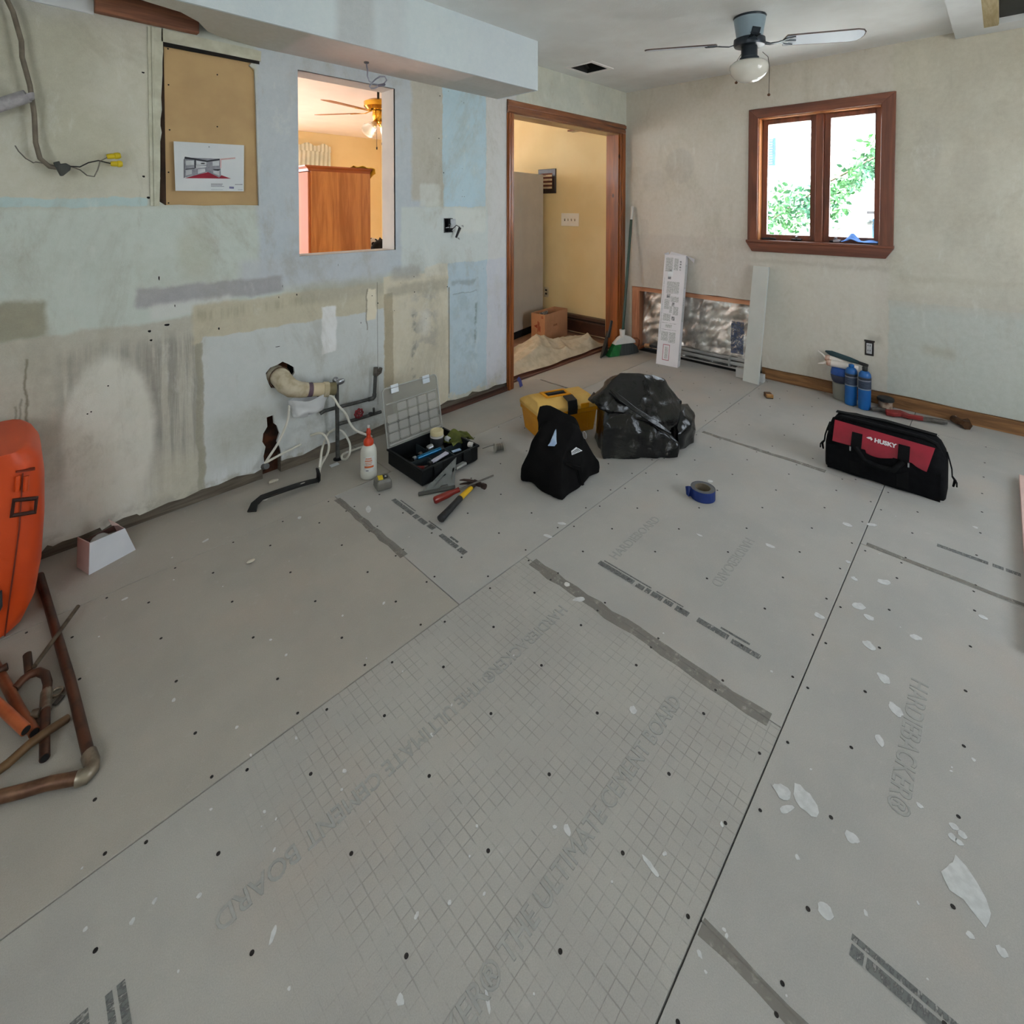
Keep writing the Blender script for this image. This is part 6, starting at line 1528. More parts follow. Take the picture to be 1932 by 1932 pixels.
# ---- yellow tool box
yt = thing('tool_chest', 'yellow plastic tool box with black latch behind the black tote bag', 'toolbox', (2.180, 1.908, 0), (0, 0, rad(-21.5)))
M_yel = mat('yellow_plastic', (222, 152, 12), (206, 136, 8), sc=6, rough=.45); M_yel2 = mat('dusty_yellow_lid', (218, 178, 96), (206, 160, 70), sc=8, rough=.6)
LX, LY = .42, .23
rr_ = lambda z, a, b: [V((a, b, z)), V((LX - a, b, z)), V((LX - a, LY - b, z)), V((a, LY - b, z))]
mb = MB(); mb.loft([rr_(0, .022, .016), rr_(.125, .006, .004), rr_(.127, .0, -.004), rr_(.15, .0, -.004)]); part('box_body', mb, M_yel, yt, W=False, bev=.008)
mb = MB(); mb.loft([rr_(.151, -.004, -.008), rr_(.178, -.004, -.008), rr_(.192, .012, .01), rr_(.216, .03, .055), rr_(.218, .05, .075)]); lid_ = part('lid', mb, M_yel2, yt, W=False, bev=.006)
for x_ in (.06, LX - .06):
    mb = MB(); mb.box((x_ - .012, -.001, .02), (x_ + .012, .012, .12)); part('rib', mb, M_yel, yt, W=False, bev=.003)
mb = MB(); mb.box((.11, .085, .2185), (.25, .15, .221)); mb.bm.free()
mb = MB(); mb.sheet([(.10, .07), (.27, .07), (.27, .165), (.10, .165)], [[(.118, .085), (.252, .085), (.252, .15), (.118, .15)]], lambda a, b, d: (a, b, .2185 + d), .006); part('handle_frame', mb, M_yel, lid_, W=False)
mb = MB(); mb.box((.118, .085, .2185), (.252, .15, .2195)); part('handle_recess', mb, mat('dark_brown_recess', (52, 40, 30), (38, 30, 24), rough=.6), lid_, W=False)
mb = MB(); mb.tube([(.125, .118, .224), (.245, .118, .224)], .008, 10); part('handle', mb, M_blkp, lid_, W=False, smooth=60)
mb = MB(); mb.strip([(.232, .05, .224), (.232, -.006, .212), (.232, -.014, .175), (.232, -.010, .130)], .065, .008, (0, -1, .4)); part('latch', mb, M_blkp, yt, W=False, bev=.002)
mb = MB(); mb.box((.199, -.016, .152), (.265, -.010, .162)); part('latch_band', mb, mat('brown_band', (120, 72, 30), rough=.5), yt, W=False)
for x_ in (.32, .05):
    mb = MB(); mb.box((x_ - .03, -.0125, .155), (x_ + .03, -.006, .186)); part('lid_clip', mb, M_yel, lid_, W=False, bev=.003)
# ---- open organiser case
oc = thing('organiser_case', 'open black organiser case full of tools with its clear lid raised', 'toolbox', (1.425, 1.995, 0))
OX, OY, OH = .365, .305, .088
M_ob = mat('black_case_plastic', (18, 20, 22), (12, 14, 15), sc=14, rough=.5, spec=.25)
mb = MB()
mb.loft([[(.008, .008, 0), (OX - .008, .008, 0), (OX - .008, OY - .008, 0), (.008, OY - .008, 0)], [(0, 0, .01), (OX, 0, .01), (OX, OY, .01), (0, OY, .01)], [(0, 0, OH - .012), (OX, 0, OH - .012), (OX, OY, OH - .012), (0, OY, OH - .012)], [(-.007, -.007, OH - .010), (OX + .007, -.007, OH - .010), (OX + .007, OY + .007, OH - .010), (-.007, OY + .007, OH - .010)], [(-.007, -.007, OH), (OX + .007, -.007, OH), (OX + .007, OY + .007, OH), (-.007, OY + .007, OH)],
         [(.006, .006, OH), (OX - .006, .006, OH), (OX - .006, OY - .006, OH), (.006, OY - .006, OH)], [(.008, .008, .006), (OX - .008, .008, .006), (OX - .008, OY - .008, .006), (.008, OY - .008, .006)]])
part('tray', mb, M_ob, oc, W=False, bev=.002)
for a, b in (((.009, .125, .006), (OX - .009, .129, .07)), ((.12, .009, .006), (.124, .125, .065)), ((.235, .009, .006), (.239, .125, .065)), ((.17, .129, .006), (.174, OY - .009, .06))):
    mb = MB(); mb.box(a, b); part('divider', mb, mat('grey_divider', (52, 62, 66), (40, 50, 54), rough=.4), oc, W=False)
for x_ in (.09, .28):
    mb = MB(); mb.strip([(x_, -.009, OH - .002), (x_, -.014, OH - .035), (x_, -.012, OH - .06)], .05, .006, (0, -1, 0)); part('front_catch', mb, M_ob, oc, W=False, bev=.002)
M_lid = clear('smoky_clear_lid', (156, 154, 148), .3, .40); M_rib = clear('clear_rib', (206, 206, 200), .25, .5); M_pock = clear('clear_pocket', (204, 202, 196), .2, .5)
ML = Matrix.Translation(V((0, OY + .004, OH))) @ Matrix.Rotation(rad(-11), 4, 'X')      # lid plane x across, z up
LHT = .305
mb = MB(ML); n_ = 6; rc = .022
prof = [(0.0, 0.0), (OX, 0.0)] + [(OX - rc + rc * sin(a), LHT - rc + rc * cos(a)) for a in [rad(90 - 15 * i) for i in range(7)]] + [(rc - rc * sin(a), LHT - rc + rc * cos(a)) for a in [rad(15 * i) for i in range(7)]]
mb.prism([(x, 0, z) for x, z in prof], (0, .006, 0)); lidp = part('clear_lid', mb, M_lid, oc, W=False)
mb = MB(ML); mb.tube([(x, .0, z) for x, z in prof], .0045, 8, closed=True); part('lid_rim', mb, M_rib, lidp, W=False, smooth=60)
mb = MB(ML); mb.tube([(.01, -.004, .012), (OX - .01, -.004, .012)], .006, 8); part('hinge_bar', mb, M_rib, lidp, W=False, smooth=60)
mb = MB(ML); mb.tube([(.015, -.002, .222), (OX - .015, -.002, .222)], .004, 8); part('cross_ridge', mb, M_rib, lidp, W=False, smooth=60)
for r in range(4):
    for cidx in range(5):
        cw0 = (OX - .03) / 5; x_ = .015 + cidx * cw0; z_ = .026 + r * .0485
        if r == 3 and cidx == 0: continue
        a, b, e = cw0 - .008, .042, .006
        loop = [(x_ + e, 0, z_), (x_ + a - e, 0, z_), (x_ + a, 0, z_ + e), (x_ + a, 0, z_ + b - e), (x_ + a - e, 0, z_ + b), (x_ + e, 0, z_ + b), (x_, 0, z_ + b - e), (x_, 0, z_ + e)]
        mb = MB(ML); mb.loft([[V((p[0], -.001, p[2])) for p in loop], [V((x_ + a / 2 + (p[0] - x_ - a / 2) * .88, -.007, z_ + b / 2 + (p[2] - z_ - b / 2) * .85)) for p in loop]], False, True); mb.tube([V((p[0], -.006, p[2])) for p in loop], .0016, 5, closed=True); part('lid_pocket', mb, M_pock, lidp, W=False, bev=.002, seg=1)
M_clip = mat('white_catch', (226, 232, 238), (212, 220, 228), sc=10, rough=.4)
for x_ in (.075, .285):
    mb = MB(ML); mb.box((x_ - .024, -.010, LHT - .032), (x_ + .024, -.003, LHT - .006)); kc = part('catch', mb, M_clip, lidp, W=False, bev=.002)
    mb = MB(ML); mb.box((x_ - .024, -.010, LHT - .004), (x_ + .024, -.004, LHT + .012)); part('catch_tongue', mb, M_clip, kc, W=False, bev=.002)
    mb = MB(ML); mb.box((x_ - .035, -.002, LHT - .004), (x_ + .035, .005, LHT + .006)); part('catch_seat', mb, M_rib, lidp, W=False)
# tools inside
oz_ = lambda x, y, z: onz(700 + x / 6.04, 680 + y / 6.04, z)
jr2 = thing('lidded_jar', 'dark grey jar with cream lid standing in the organiser case', 'jar', oz_(750, 940, .02))
c = oz_(750, 860, .098); c.z = .012
mb = MB(); mb.lathe([(.034, 0), (.037, .004), (.037, .078), (.033, .082)], 24, c); part('jar_body', mb, mat('dark_grey_jar', (52, 54, 56), (42, 44, 46), rough=.5), jr2, smooth=40)
mb = MB(); mb.lathe([(.033, .0825), (.038, .085), (.038, .092), (.034, .094)], 24, c); part('white_rim', mb, M_bwh, jr2, smooth=40)
mb = MB(); mb.lathe([(.030, .0945), (.037, .097), (.037, .116), (.034, .12), (.026, .12), (.025, .116)], 24, c); part('cream_lid', mb, mat('cream_lid', (214, 202, 160), (200, 186, 142), sc=10, rough=.5), jr2, smooth=40)
gc0 = oz_(985, 850, .085)


def rag2(u, v):
    x = gc0.x - .075 + u * .15; y = gc0.y - .055 + v * .115
    z = .062 + .04 * math.exp(-((u - .45) / .35) ** 2 - ((v - .5) / .4) ** 2) + .014 * noise.noise((u * 4, v * 4, 7)) + .010 * sin(u * 11 + v * 7)
    return (x, y, z)


mb = MB(); mb.grid(rag2, 30, 24); o = part('green_cloth', mb, mat('olive_cloth', (98, 104, 40), (70, 76, 28), sc=16, rough=.9, bump=.2), W=False, smooth=180); o.modifiers.new('t', 'SOLIDIFY').thickness = .004
tag(o, 'crumpled olive green cloth bunched in the back corner of the organiser case', 'cloth')
tp_ = thing('blue_torch', 'shiny blue metal tube lying in the organiser case', 'tool', oz_(650, 1075, .075))
A_, B_ = oz_(530, 1115, .072), oz_(790, 1010, .076)
mb = MB(); mb.tube([A_, B_], .012, 14); part('barrel', mb, mat('blue_anodised', (28, 100, 140), (20, 84, 122), sc=6, rough=.25, metal=.6), tp_, smooth=60)
mb = MB(); mb.tube([B_, B_.lerp(A_, -.12)], [.012, .014], 14); part('head', mb, M_blkp, tp_, smooth=50)
bs = thing('white_brush', 'white handled brush lying across the front of the organiser case', 'brush', oz_(780, 1110, .07))
A_, B_ = oz_(690, 1160, .073), oz_(868, 1050, .078)
mb = MB(); mb.strip([A_, A_.lerp(B_, .2), A_.lerp(B_, .6), B_], [.018, .026, .022, .026], .010); part('handle', mb, mat('lilac_white_plastic', (196, 196, 212), (180, 180, 198), rough=.5), bs, bev=.003)
mb = MB(); mb.strip([A_, A_.lerp(B_, -.15)], [.020, .022], .012); part('bristles', mb, M_blkp, bs)
for nm, lab, cat_, a, b, r, m in (('chrome_socket', 'chrome ring socket lying beside the blue tube', 'socket', (640, 1010, .07), (705, 975, .075), .016, M_steel), ('grey_coupling', 'small grey coupling near the left end of the blue tube', 'fitting', (545, 1080, .06), (580, 1060, .062), .012, M_wst), ('steel_socket', 'small steel socket at the lower left of the organiser case contents', 'fitting', (480, 1130, .06), (515, 1115, .06), .014, M_steel), ('white_clamp', 'small white clamp at the right end of the organiser case', 'clamp', (1105, 955, .085), (1165, 965, .085), .014, M_bwh), ('white_putty_cap', 'pale grey rag tip beside the jar in the organiser case', 'cloth', (850, 880, .08), (900, 910, .075), .014, M_pl)):
    A_, B_ = oz_(*a), oz_(*b); o = thing(nm, lab, cat_, A_); mb = MB(); ax = B_ - A_; ln = ax.length
    mb.lathe([(r * .7, 0), (r, ln * .15), (r, ln * .85), (r * .7, ln)], 14, A_, ax, False); part('shell', mb, m, o, smooth=40)
    mb = MB(); mb.lathe([(r * .72, ln * .05), (r * .72, ln * .95)], 14, A_, ax); part('core', mb, M_blkp, o, smooth=40)
rp = thing('red_pliers', 'red handled pliers lying in the front corner of the organiser case', 'pliers', oz_(560, 1225, .05))
for k_ in (-1, 1):
    A_ = oz_(520, 1225 + k_ * 10, .045); B_ = oz_(610, 1222 + k_ * 6, .045); mb = MB(); mb.tube([A_, B_], .006, 8); part('grip', mb, M_redp, rp, smooth=60)
A_, B_ = oz_(610, 1222, .045), oz_(650, 1205, .045); mb = MB(); mb.strip([A_, B_], [.02, .006], .010); part('jaw', mb, M_wst, rp)
cd = thing('blue_card', 'small pale blue card in the right part of the organiser case', 'card', oz_(960, 1020, .07))
mb = MB(); q = [oz_(915, 1030, .074), oz_(1010, 1000, .076), oz_(1030, 1020, .070), oz_(935, 1050, .068)]; mb.prism(q, (0, 0, -.002)); part('card', mb, M_bpap, cd)
ch = thing('steel_chisel', 'short bright steel bar resting against the front of the organiser case', 'bar', oz_(1020, 1190, .03))
A_, B_ = oz_(960, 1225, .03), oz_(1075, 1165, .035); mb = MB(); mb.strip([A_, B_], .026, .012); part('bar_body', mb, mat('brushed_bar', (190, 190, 184), (170, 170, 166), sc=12, rough=.4, metal=.3), ch, bev=.002)
# ---- speed square leaning on the case
P1, P2 = V((1.385, 1.950, .004)), V((1.532, 1.880, .004)); P3 = ony(861, 863, 1.968)
Ms = frame(P1, P2 - P1, P3 - P1); a_ = (P2 - P1).length; Mi = Ms.inverted(); q3 = Mi @ P3
sq_ = thing('speed_square', 'grey metal speed square leaning against the front of the organiser case', 'square', P1)
M_alu = mat('grey_aluminium', (122, 126, 124), (106, 110, 108), sc=16, rough=.5, metal=.25, k=1.0)
tri = [(0, 0), (a_, 0), (q3.x, q3.y)]
cx_, cy_ = (tri[0][0] + tri[1][0] + tri[2][0]) / 3, (tri[0][1] + tri[1][1] + tri[2][1]) / 3
bary = lambda u, v, w: (tri[0][0] * u + tri[1][0] * v + tri[2][0] * w, tri[0][1] * u + tri[1][1] * v + tri[2][1] * w)
holes = [[bary(.66, .18, .16), bary(.60, .24, .16), bary(.28, .24, .48), bary(.32, .18, .50)], [bary(.06, .74, .20), bary(.06, .62, .32), bary(.03, .30, .67), bary(.10, .27, .63), bary(.12, .60, .28)], [bary(.46, .46, .08), bary(.20, .72, .08), bary(.22, .64, .14), bary(.40, .46, .14)]]
mb = MB(Ms); mb.sheet(tri, holes, lambda a, b, d: (a, b, d), .004); part('plate', mb, M_alu, sq_)
mb = MB(Ms); mb.box((-.012, -.010, -.008), (a_ + .004, .006, .012)); part('fence', mb, mat('dark_fence', (82, 84, 80), (68, 70, 66), rough=.5, metal=.3), sq_, bev=.001)
for i in range(7):
    u = .1 + i * .115; p = bary(1 - u - .05, .02, u + .03); q = bary(.93 - u, .09, u - .02)
    mb = MB(Ms); mb.strip([(p[0], p[1], .0043), (q[0], q[1], .0043)], .0012, .0004); part('scale_mark', mb, M_wblk, sq_)
# ---- hammer and screwdriver
hm = thing('claw_hammer', 'hammer with black and yellow grip lying on the floor in front of the organiser case', 'hammer', (1.31, 1.716, 0))
hq = lambda x, y, z: onz(700 + x / 6.04, 680 + y / 6.04, z)
A_, B_, C_, D_ = hq(790, 1810, .020), hq(1015, 1570, .022), hq(1140, 1450, .024), hq(1200, 1395, .028)
mb = MB(); mb.tube([A_.lerp(B_, -.02), A_.lerp(B_, .02), A_.lerp(B_, .3), A_.lerp(B_, .75), B_], [.010, .0185, .0165, .015, .0155], 14, flat=(1, .85)); part('grip', mb, mat('black_rubber_grip', (36, 36, 38), (26, 26, 28), sc=30, rough=.6), hm, smooth=50)
mb = MB(); mb.tube([B_, B_.lerp(C_, .5), C_], [.0140, .0135, .012], 12, flat=(1, .8)); part('yellow_shaft', mb, mat('yellow_fibreglass', (220, 176, 20), (202, 158, 12), sc=10, rough=.45), hm, smooth=50)
M_hst = mat('dark_hammer_steel', (74, 56, 50), (54, 42, 38), sc=22, rough=.45, metal=.5)
mb = MB(); mb.tube([C_, D_], [.0115, .010], 10); part('neck', mb, M_hst, hm, smooth=50)
E_, F_ = hq(1010, 1365, .030), hq(1300, 1440, .030)
mb = MB(); mb.tube([D_.lerp(F_, .0) + (E_ - F_).normalized() * .012, D_.lerp(F_, .45), D_.lerp(F_, .55), D_.lerp(F_, .7), F_], [.014, .012, .010, .0135, .0135], 12); part('head', mb, M_hst, hm, smooth=40)
for k_ in (-1, 1):
    n_ = V((0, 0, 1)).cross((E_ - F_).normalized()); mb = MB(); mb.tube([D_, D_.lerp(E_, .35) + V((0, 0, k_ * .006)), D_.lerp(E_, .75) + V((0, 0, k_ * .009 - .004)), E_ + V((0, 0, k_ * .010 - .010))], [.012, .009, .007, .003], 8, flat=(1, .7)); part('claw', mb, M_hst, hm, smooth=50)
sd = thing('screwdriver', 'screwdriver with red handle lying across the hammer', 'screwdriver', (1.40, 1.86, 0))
A_, B_, C_ = hq(715, 1600, .018), hq(1005, 1470, .042), hq(1395, 1310, .058)
mb = MB(); mb.tube([A_.lerp(B_, .0), A_.lerp(B_, .05), A_.lerp(B_, .55), A_.lerp(B_, .8), B_], [.011, .0165, .0155, .011, .012], 12); part('handle', mb, mat('red_handle', (146, 34, 24), (122, 26, 18), sc=8, rough=.3, coat=.3), sd, smooth=50)
mb = MB(); mb.tube([B_, B_.lerp(C_, .96), C_], [.0042, .0042, .0035], 8); part('shaft', mb, M_wst, sd, smooth=60)
# ---- solder spool
spq = thing('solder_spool', 'small silver solder spool with loose wire end on the floor beside the organiser case', 'spool', (1.945, 1.99, 0), (0, 0, rad(-25)))
for x_ in (-.026, .022):
    mb = MB(); mb.lathe([(.024, 0), (.025, .001), (.025, .004), (.024, .005)], 24, (x_, 0, .025), (1, 0, 0)); part('flange', mb, mat('clear_grey_flange', (176, 172, 162), (160, 156, 146), rough=.4), spq, W=False, smooth=40)
mb = MB(); mb.lathe([(.018, 0), (.018, .043)], 20, (-.021, 0, .025), (1, 0, 0), False); part('solder_winding', mb, mat('silver_solder', (150, 146, 136), (116, 112, 104), sc=60, rough=.4, metal=.6, stretch=(8, .2, .2)), spq, W=False, smooth=60)
mb = MB(); mb.tube([(-.026, 0, .042), (-.05, .01, .034), (-.09, .02, .022)], .0018, 6); part('wire_end', mb, M_wst, spq, W=False)
mb = MB(); mb.lathe([(.008, .0), (.008, .0008)], 12, (.0275, 0, .025), (1, 0, 0)); part('hub_hole', mb, M_blkp, spq, W=False)
# ---- glue bottle
gb = thing('glue_bottle', 'white glue bottle with red cap and orange print standing by the wall', 'bottle', (1.295, 2.275, 0))
M_gbt = mat('cloudy_white_bottle', (220, 220, 210), (206, 207, 198), sc=4, rough=.4); M_gc = mat('red_cap', (206, 62, 24), (184, 48, 18), sc=8, rough=.4)
mb = MB(); mb.lathe([(.036, 0), (.041, .005), (.041, .03), (.040, .035), (.040, .12), (.0385, .14), (.031, .158), (.021, .166), (.019, .168)], 28); part('bottle_body', mb, M_gbt, gb, W=False, smooth=45)
mb = MB(); mb.lathe([(.024, .166), (.025, .168), (.025, .186), (.018, .196), (.011, .202), (.010, .222), (.0125, .224), (.012, .230), (.0075, .246), (.006, .25)], 20); part('cap', mb, M_gc, gb, W=False, smooth=40)
mb = MB(); mb.lathe([(.006, .2505), (.006, .262), (.004, .264)], 12); part('tip', mb, M_bwh, gb, W=False, smooth=40)
M_orp = mat('orange_print', (206, 116, 70), (190, 100, 58), rough=.6)


def cyl_patch(r, a0, a1, z0, z1, m, nm, par, nn=8):
    mb = MB(); mb.grid(lambda u, v: (r * cos(a0 + (a1 - a0) * u), r * sin(a0 + (a1 - a0) * u), z0 + (z1 - z0) * v), nn, 1); part(nm, mb, m, par, W=False, smooth=180)


af = rad(242)
cyl_patch(.0404, af - .7, af + .75, .042, .118, mat('pale_label', (222, 224, 220), rough=.5), 'label', gb)
for i, (z_, h_, w_) in enumerate(((.108, .004, .4), (.102, .003, .45), (.094, .005, .5), (.086, .003, .45), (.078, .003, .4))): cyl_patch(.0407, af - w_, af + w_ * .8, z_, z_ + h_, M_orp, 'print_line', gb)
cyl_patch(.0407, af - .55, af + .6, .062, .072, mat('orange_band', (214, 104, 50), rough=.5), 'print_band', gb); cyl_patch(.0407, af - .4, af - .05, .046, .052, M_pg, 'print_line', gb)
# ---- tape measure
tm = thing('tape_measure', 'silver grey tape measure with yellow and black label beside the glue bottle', 'tape measure', (1.292, 2.137, 0), (0, 0, rad(-14)))
M_tm = mat('grey_tape_case', (128, 126, 118), (112, 110, 104), sc=10, rough=.4, metal=.2)
mb = MB(); mb.loft([[(-.036, -.035, 0), (.036, -.035, 0), (.036, .035, 0), (-.036, .035, 0)], [(-.038, -.037, .008), (.038, -.037, .008), (.038, .037, .008), (-.038, .037, .008)], [(-.036, -.035, .045), (.036, -.035, .045), (.036, .035, .045), (-.036, .035, .045)], [(-.030, -.028, .050), (.030, -.028, .050), (.030, .028, .050), (-.030, .028, .050)]]); part('case', mb, M_tm, tm, W=False, bev=.008)
mb = MB(); mb.prism([(-.026, -.018, .0503), (-.004, -.024, .0503), (.004, .018, .0503), (-.020, .022, .0503)], (0, 0, .001)); part('yellow_label', mb, mat('yellow_label', (226, 198, 30), (210, 182, 20), rough=.5), tm, W=False)
mb = MB(); mb.prism([(-.004, -.024, .0503), (.022, -.018, .0503), (.024, .008, .0503), (.004, .018, .0503)], (0, 0, .001)); lb = part('black_label', mb, M_blkp, tm, W=False)
mb = MB(); mb.box((.010, -.006, .0513), (.018, .004, .0518)); part('white_number_box', mb, M_paper, lb, W=False)
mb = MB(); mb.tube([(.0, 0, .0513), (.0001, 0, .0518)], .004, 10); mb.bm.free()
mb = MB(); mb.box((.036, -.012, .004), (.044, .012, .010)); part('hook', mb, M_steel, tm, W=False)
# ---- pry bar
pb = thing('pry_bar', 'black flat pry bar with hooked end lying on the floor below the broken hole', 'pry bar', (.93, 2.42, 0))
M_pry = mat('black_pry_steel', (34, 33, 32), (24, 23, 22), sc=20, rough=.4, metal=.4)
pzz = lambda x, y, z: onz(440 + x / 3.715, 520 + y / 3.715, z)
pts = [pzz(130, 1655, .003), pzz(150, 1600, .018), pzz(200, 1555, .032), pzz(300, 1520, .036), pzz(450, 1470, .030), pzz(540, 1445, .022), pzz(588, 1435, .018)]
S = []
mb = MB(); mb.strip(pts, [.040, .036, .036, .036, .036, .036, .034], .009); part('bar_body', mb, M_pry, pb, smooth=40, bev=.002)
e = pts[-1]; mb = MB(); mb.strip([e, e + V((.006, -.002, .004)), e + V((.007, -.002, .03)), e + V((.002, .0, .058))], [.034, .034, .032, .024], .007, (-1, 0, .3)); part('hook', mb, M_pry, pb, smooth=40)
for q in ((228, 1570), (487, 1455)):
    c = pzz(q[0], q[1], .041 if q[0] < 300 else .033); mb = MB(); mb.ball(c, .007, 8, (1.8, .8, .25)); part('nail_slot', mb, mat('bright_scrape', (196, 192, 186), rough=.5), pb, smooth=180)
# ---- white carton with lamp bulbs
wc = thing('bulb_carton', 'small open white carton holding a bulb by the wall at the left', 'carton', (.205, 2.398, 0), (0, 0, math.atan2(2.445 - 2.398, .354 - .205)))
M_wcart = mat('white_card', (226, 228, 234), (218, 221, 228), sc=6, rough=.7); M_pinkcard = mat('pinkish_card', (204, 178, 172), (190, 160, 154), sc=6, rough=.8); M_brownin = mat('brown_card_inside', (112, 84, 76), (90, 66, 60), rough=.9)
Lw, Dw = .156, .092
ex = V((0.181 - .205, 2.481 - 2.398, 0))
mb = MB(); mb.prism([(0, -.001, 0), (Lw, -.001, 0), (Lw - .036, -.001, .108), (.004, -.001, .118)], (0, .003, 0)); part('front_panel', mb, M_wcart, wc, W=False)
mb = MB(); mb.prism([(0, .002, 0), (.004, .002, .118), (.004, Dw, .112), (0, Dw, 0)], (.003, 0, 0)); part('end_panel', mb, M_pinkcard, wc, W=False)
mb = MB(); mb.prism([(Lw, .002, 0), (Lw - .036, .002, .108), (Lw - .036, Dw, .108), (Lw, Dw, 0)], (-.003, 0, 0)); part('end_panel', mb, M_pinkcard, wc, W=False)
mb = MB(); mb.prism([(.003, Dw - .003, 0), (Lw - .003, Dw - .003, 0), (Lw - .03, Dw - .003, .09), (.004, Dw - .003, .09)], (0, .003, 0)); part('back_panel', mb, M_brownin, wc, W=False)
mb = MB(); mb.box((.004, .003, .001), (Lw - .004, Dw - .004, .003)); part('bottom', mb, M_brownin, wc, W=False)
mb = MB(); mb.prism([(Lw - .036, .04, .108), (Lw - .036, Dw, .108), (Lw - .050, Dw + .004, .124), (Lw - .060, .045, .118)], (0, 0, .002)); part('flap', mb, M_pinkcard, wc, W=False)
bu = thing('light_bulb', 'clear glass bulb lying in the small white carton', 'bulb', (.24, 2.45, .06))
Mw = Matrix.Translation(V((.205, 2.398, 0))) @ Matrix.Rotation(math.atan2(2.445 - 2.398, .354 - .205), 4, 'Z')
mb = MB(Mw); mb.lathe([(.006, 0), (.02, .012), (.027, .03), (.026, .045), (.014, .062), (.013, .066)], 18, (.022, .045, .085), (1, 0, -.1)); part('glass', mb, clear('bulb_glass', (226, 226, 222), .05, .45), bu, smooth=60)
mb = MB(Mw); mb.lathe([(.013, .066), (.013, .086), (.006, .092)], 14, (.022, .045, .085), (1, 0, -.1)); part('base', mb, M_wst, bu, smooth=40)
# ---- orange case, lower left
oc2 = thing('orange_case', 'bright orange plastic tool case standing on edge at the left of the room', 'case', (-.045, 2.19, 0))
M_org = mat('orange_plastic', (214, 76, 22), (198, 64, 16), sc=3, rough=.42, bump=.06, bsc=220)


def ring_case(yo, k=1.0):
    """cross sections of the case: half widths along x by height"""
    out = []
    for z_, xr, xl in ((.018, .0, -.09), (.03, .030, -.13), (.09, .058, -.155), (.20, .076, -.17), (.34, .086, -.175), (.47, .088, -.175), (.54, .082, -.17), (.575, .064, -.15), (.588, .045, -.13)):
        out.append((z_, xr, xl))
    return out


mb = MB(); rings = []
for z_, xr, xl in ring_case(0):
    cxm = (xr + xl) / 2; hw = (xr - xl) / 2
    ly = .035 * (z_ / .588); n_ = 32; d0, d1 = .0 + ly + (.03 * max(0, .12 - z_) / .12), .40
    R_ = []
    for i in range(n_):
        a = 2 * pi * i / n_; ca, sa_ = cos(a), sin(a); k_ = 1 / (abs(ca) ** 5 + abs(sa_) ** 5) ** .2
        R_.append(V((-.045 + cxm + .045 + hw * ca * k_ - .045 + .045, 2.19 + (d0 + d1) / 2 + (d1 - d0) / 2 * sa_ * k_, z_)))
    rings.append(R_)
mb.loft(rings); part('case_shell', mb, M_org, oc2, smooth=50)
cz_ = lambda x, y, yy=2.19: ony(x / 2.84, 860 + y / 2.84, yy)


def casefront(z): return 2.19 + .035 * (z / .588) - .002 + (.03 * max(0, .12 - z) / .12)


def onc(px, py, d=0.0):
    p = ony(px, py, 2.2)
    for _ in range(4): p = ony(px, py, casefront(p.z) - d)
    return p


M_seam = mat('dark_orange_seam', (120, 36, 10), (100, 28, 8), rough=.6)
mb = MB(); mb.strip([onc(43, 893, .0005), onc(40, 940, .0005), onc(36, 1000, .0005), onc(28, 1060, .0005), onc(18, 1130, .0005), onc(9, 1200, .0005)], .004, .002, (0, -1, 0)); part('seam', mb, M_seam, oc2)
for x_ in (34, 50):
    mb = MB(); mb.tube([onc(x_, 898, .004), onc(x_ - 1, 912, .006), onc(x_ - 2, 926, .002)], .007, 8); part('hinge_rib', mb, M_org, oc2, smooth=60)
q = [onc(26, 944, .001), onc(69, 940, .001), onc(66, 966, .001), onc(22, 973, .001)]
mb = MB(); mb.tube(q, .0075, 6, closed=True); part('latch_frame', mb, mat('dark_latch', (62, 32, 24), (48, 26, 20), rough=.5), oc2)
q = [onc(-12, 1118, .002), onc(4, 1112, .002), onc(5, 1140, .002), onc(-2, 1156, .002), onc(-14, 1158, .002)]
mb = MB(); mb.prism(q, (0, -.012, 0)); part('latch', mb, mat('black_grey_latch', (48, 54, 60), (36, 42, 48), rough=.5), oc2, bev=.002)
mb = MB(); mb.strip([onc(30, 889, -.004), onc(66, 884, -.004)], .02, .004); part('top_lip', mb, M_seam, oc2)
# ---- scrap copper pipes, each one a thing
M_cpo = mat('old_brown_copper', (92, 58, 42), (62, 42, 32), sc=14, rough=.45, metal=.45, k=1.1); M_cpb = mat('bright_copper', (204, 112, 70), (176, 90, 54), sc=9, rough=.35, metal=.5); M_cpg = mat('greyed_copper', (110, 98, 80), (78, 66, 54), sc=20, rough=.5, metal=.4); M_sol = mat('solder_smear', (150, 140, 124), (110, 96, 80), sc=24, rough=.35, metal=.6)
cq = lambda x, y, z: onz(x / 4.39, 1100 + y / 4.39, z)


def scrap(lab, segs, r, m, ends=True, extra=None):
    pts = [cq(*s_) for s_ in segs]; o = thing('copper_pipe', lab, 'pipe', pts[0], group=None)
    mb = MB(); mb.tube(pts, r, 14); part('pipe_body', mb, m, o, smooth=55)
    if ends:
        d = (pts[-1] - pts[-2]).normalized(); mb = MB(); mb.tube([pts[-1] + d * .0002, pts[-1] + d * .0008], r * .82, 14); part('open_end', mb, M_hole, o)
    if extra: extra(o, pts)
    return o


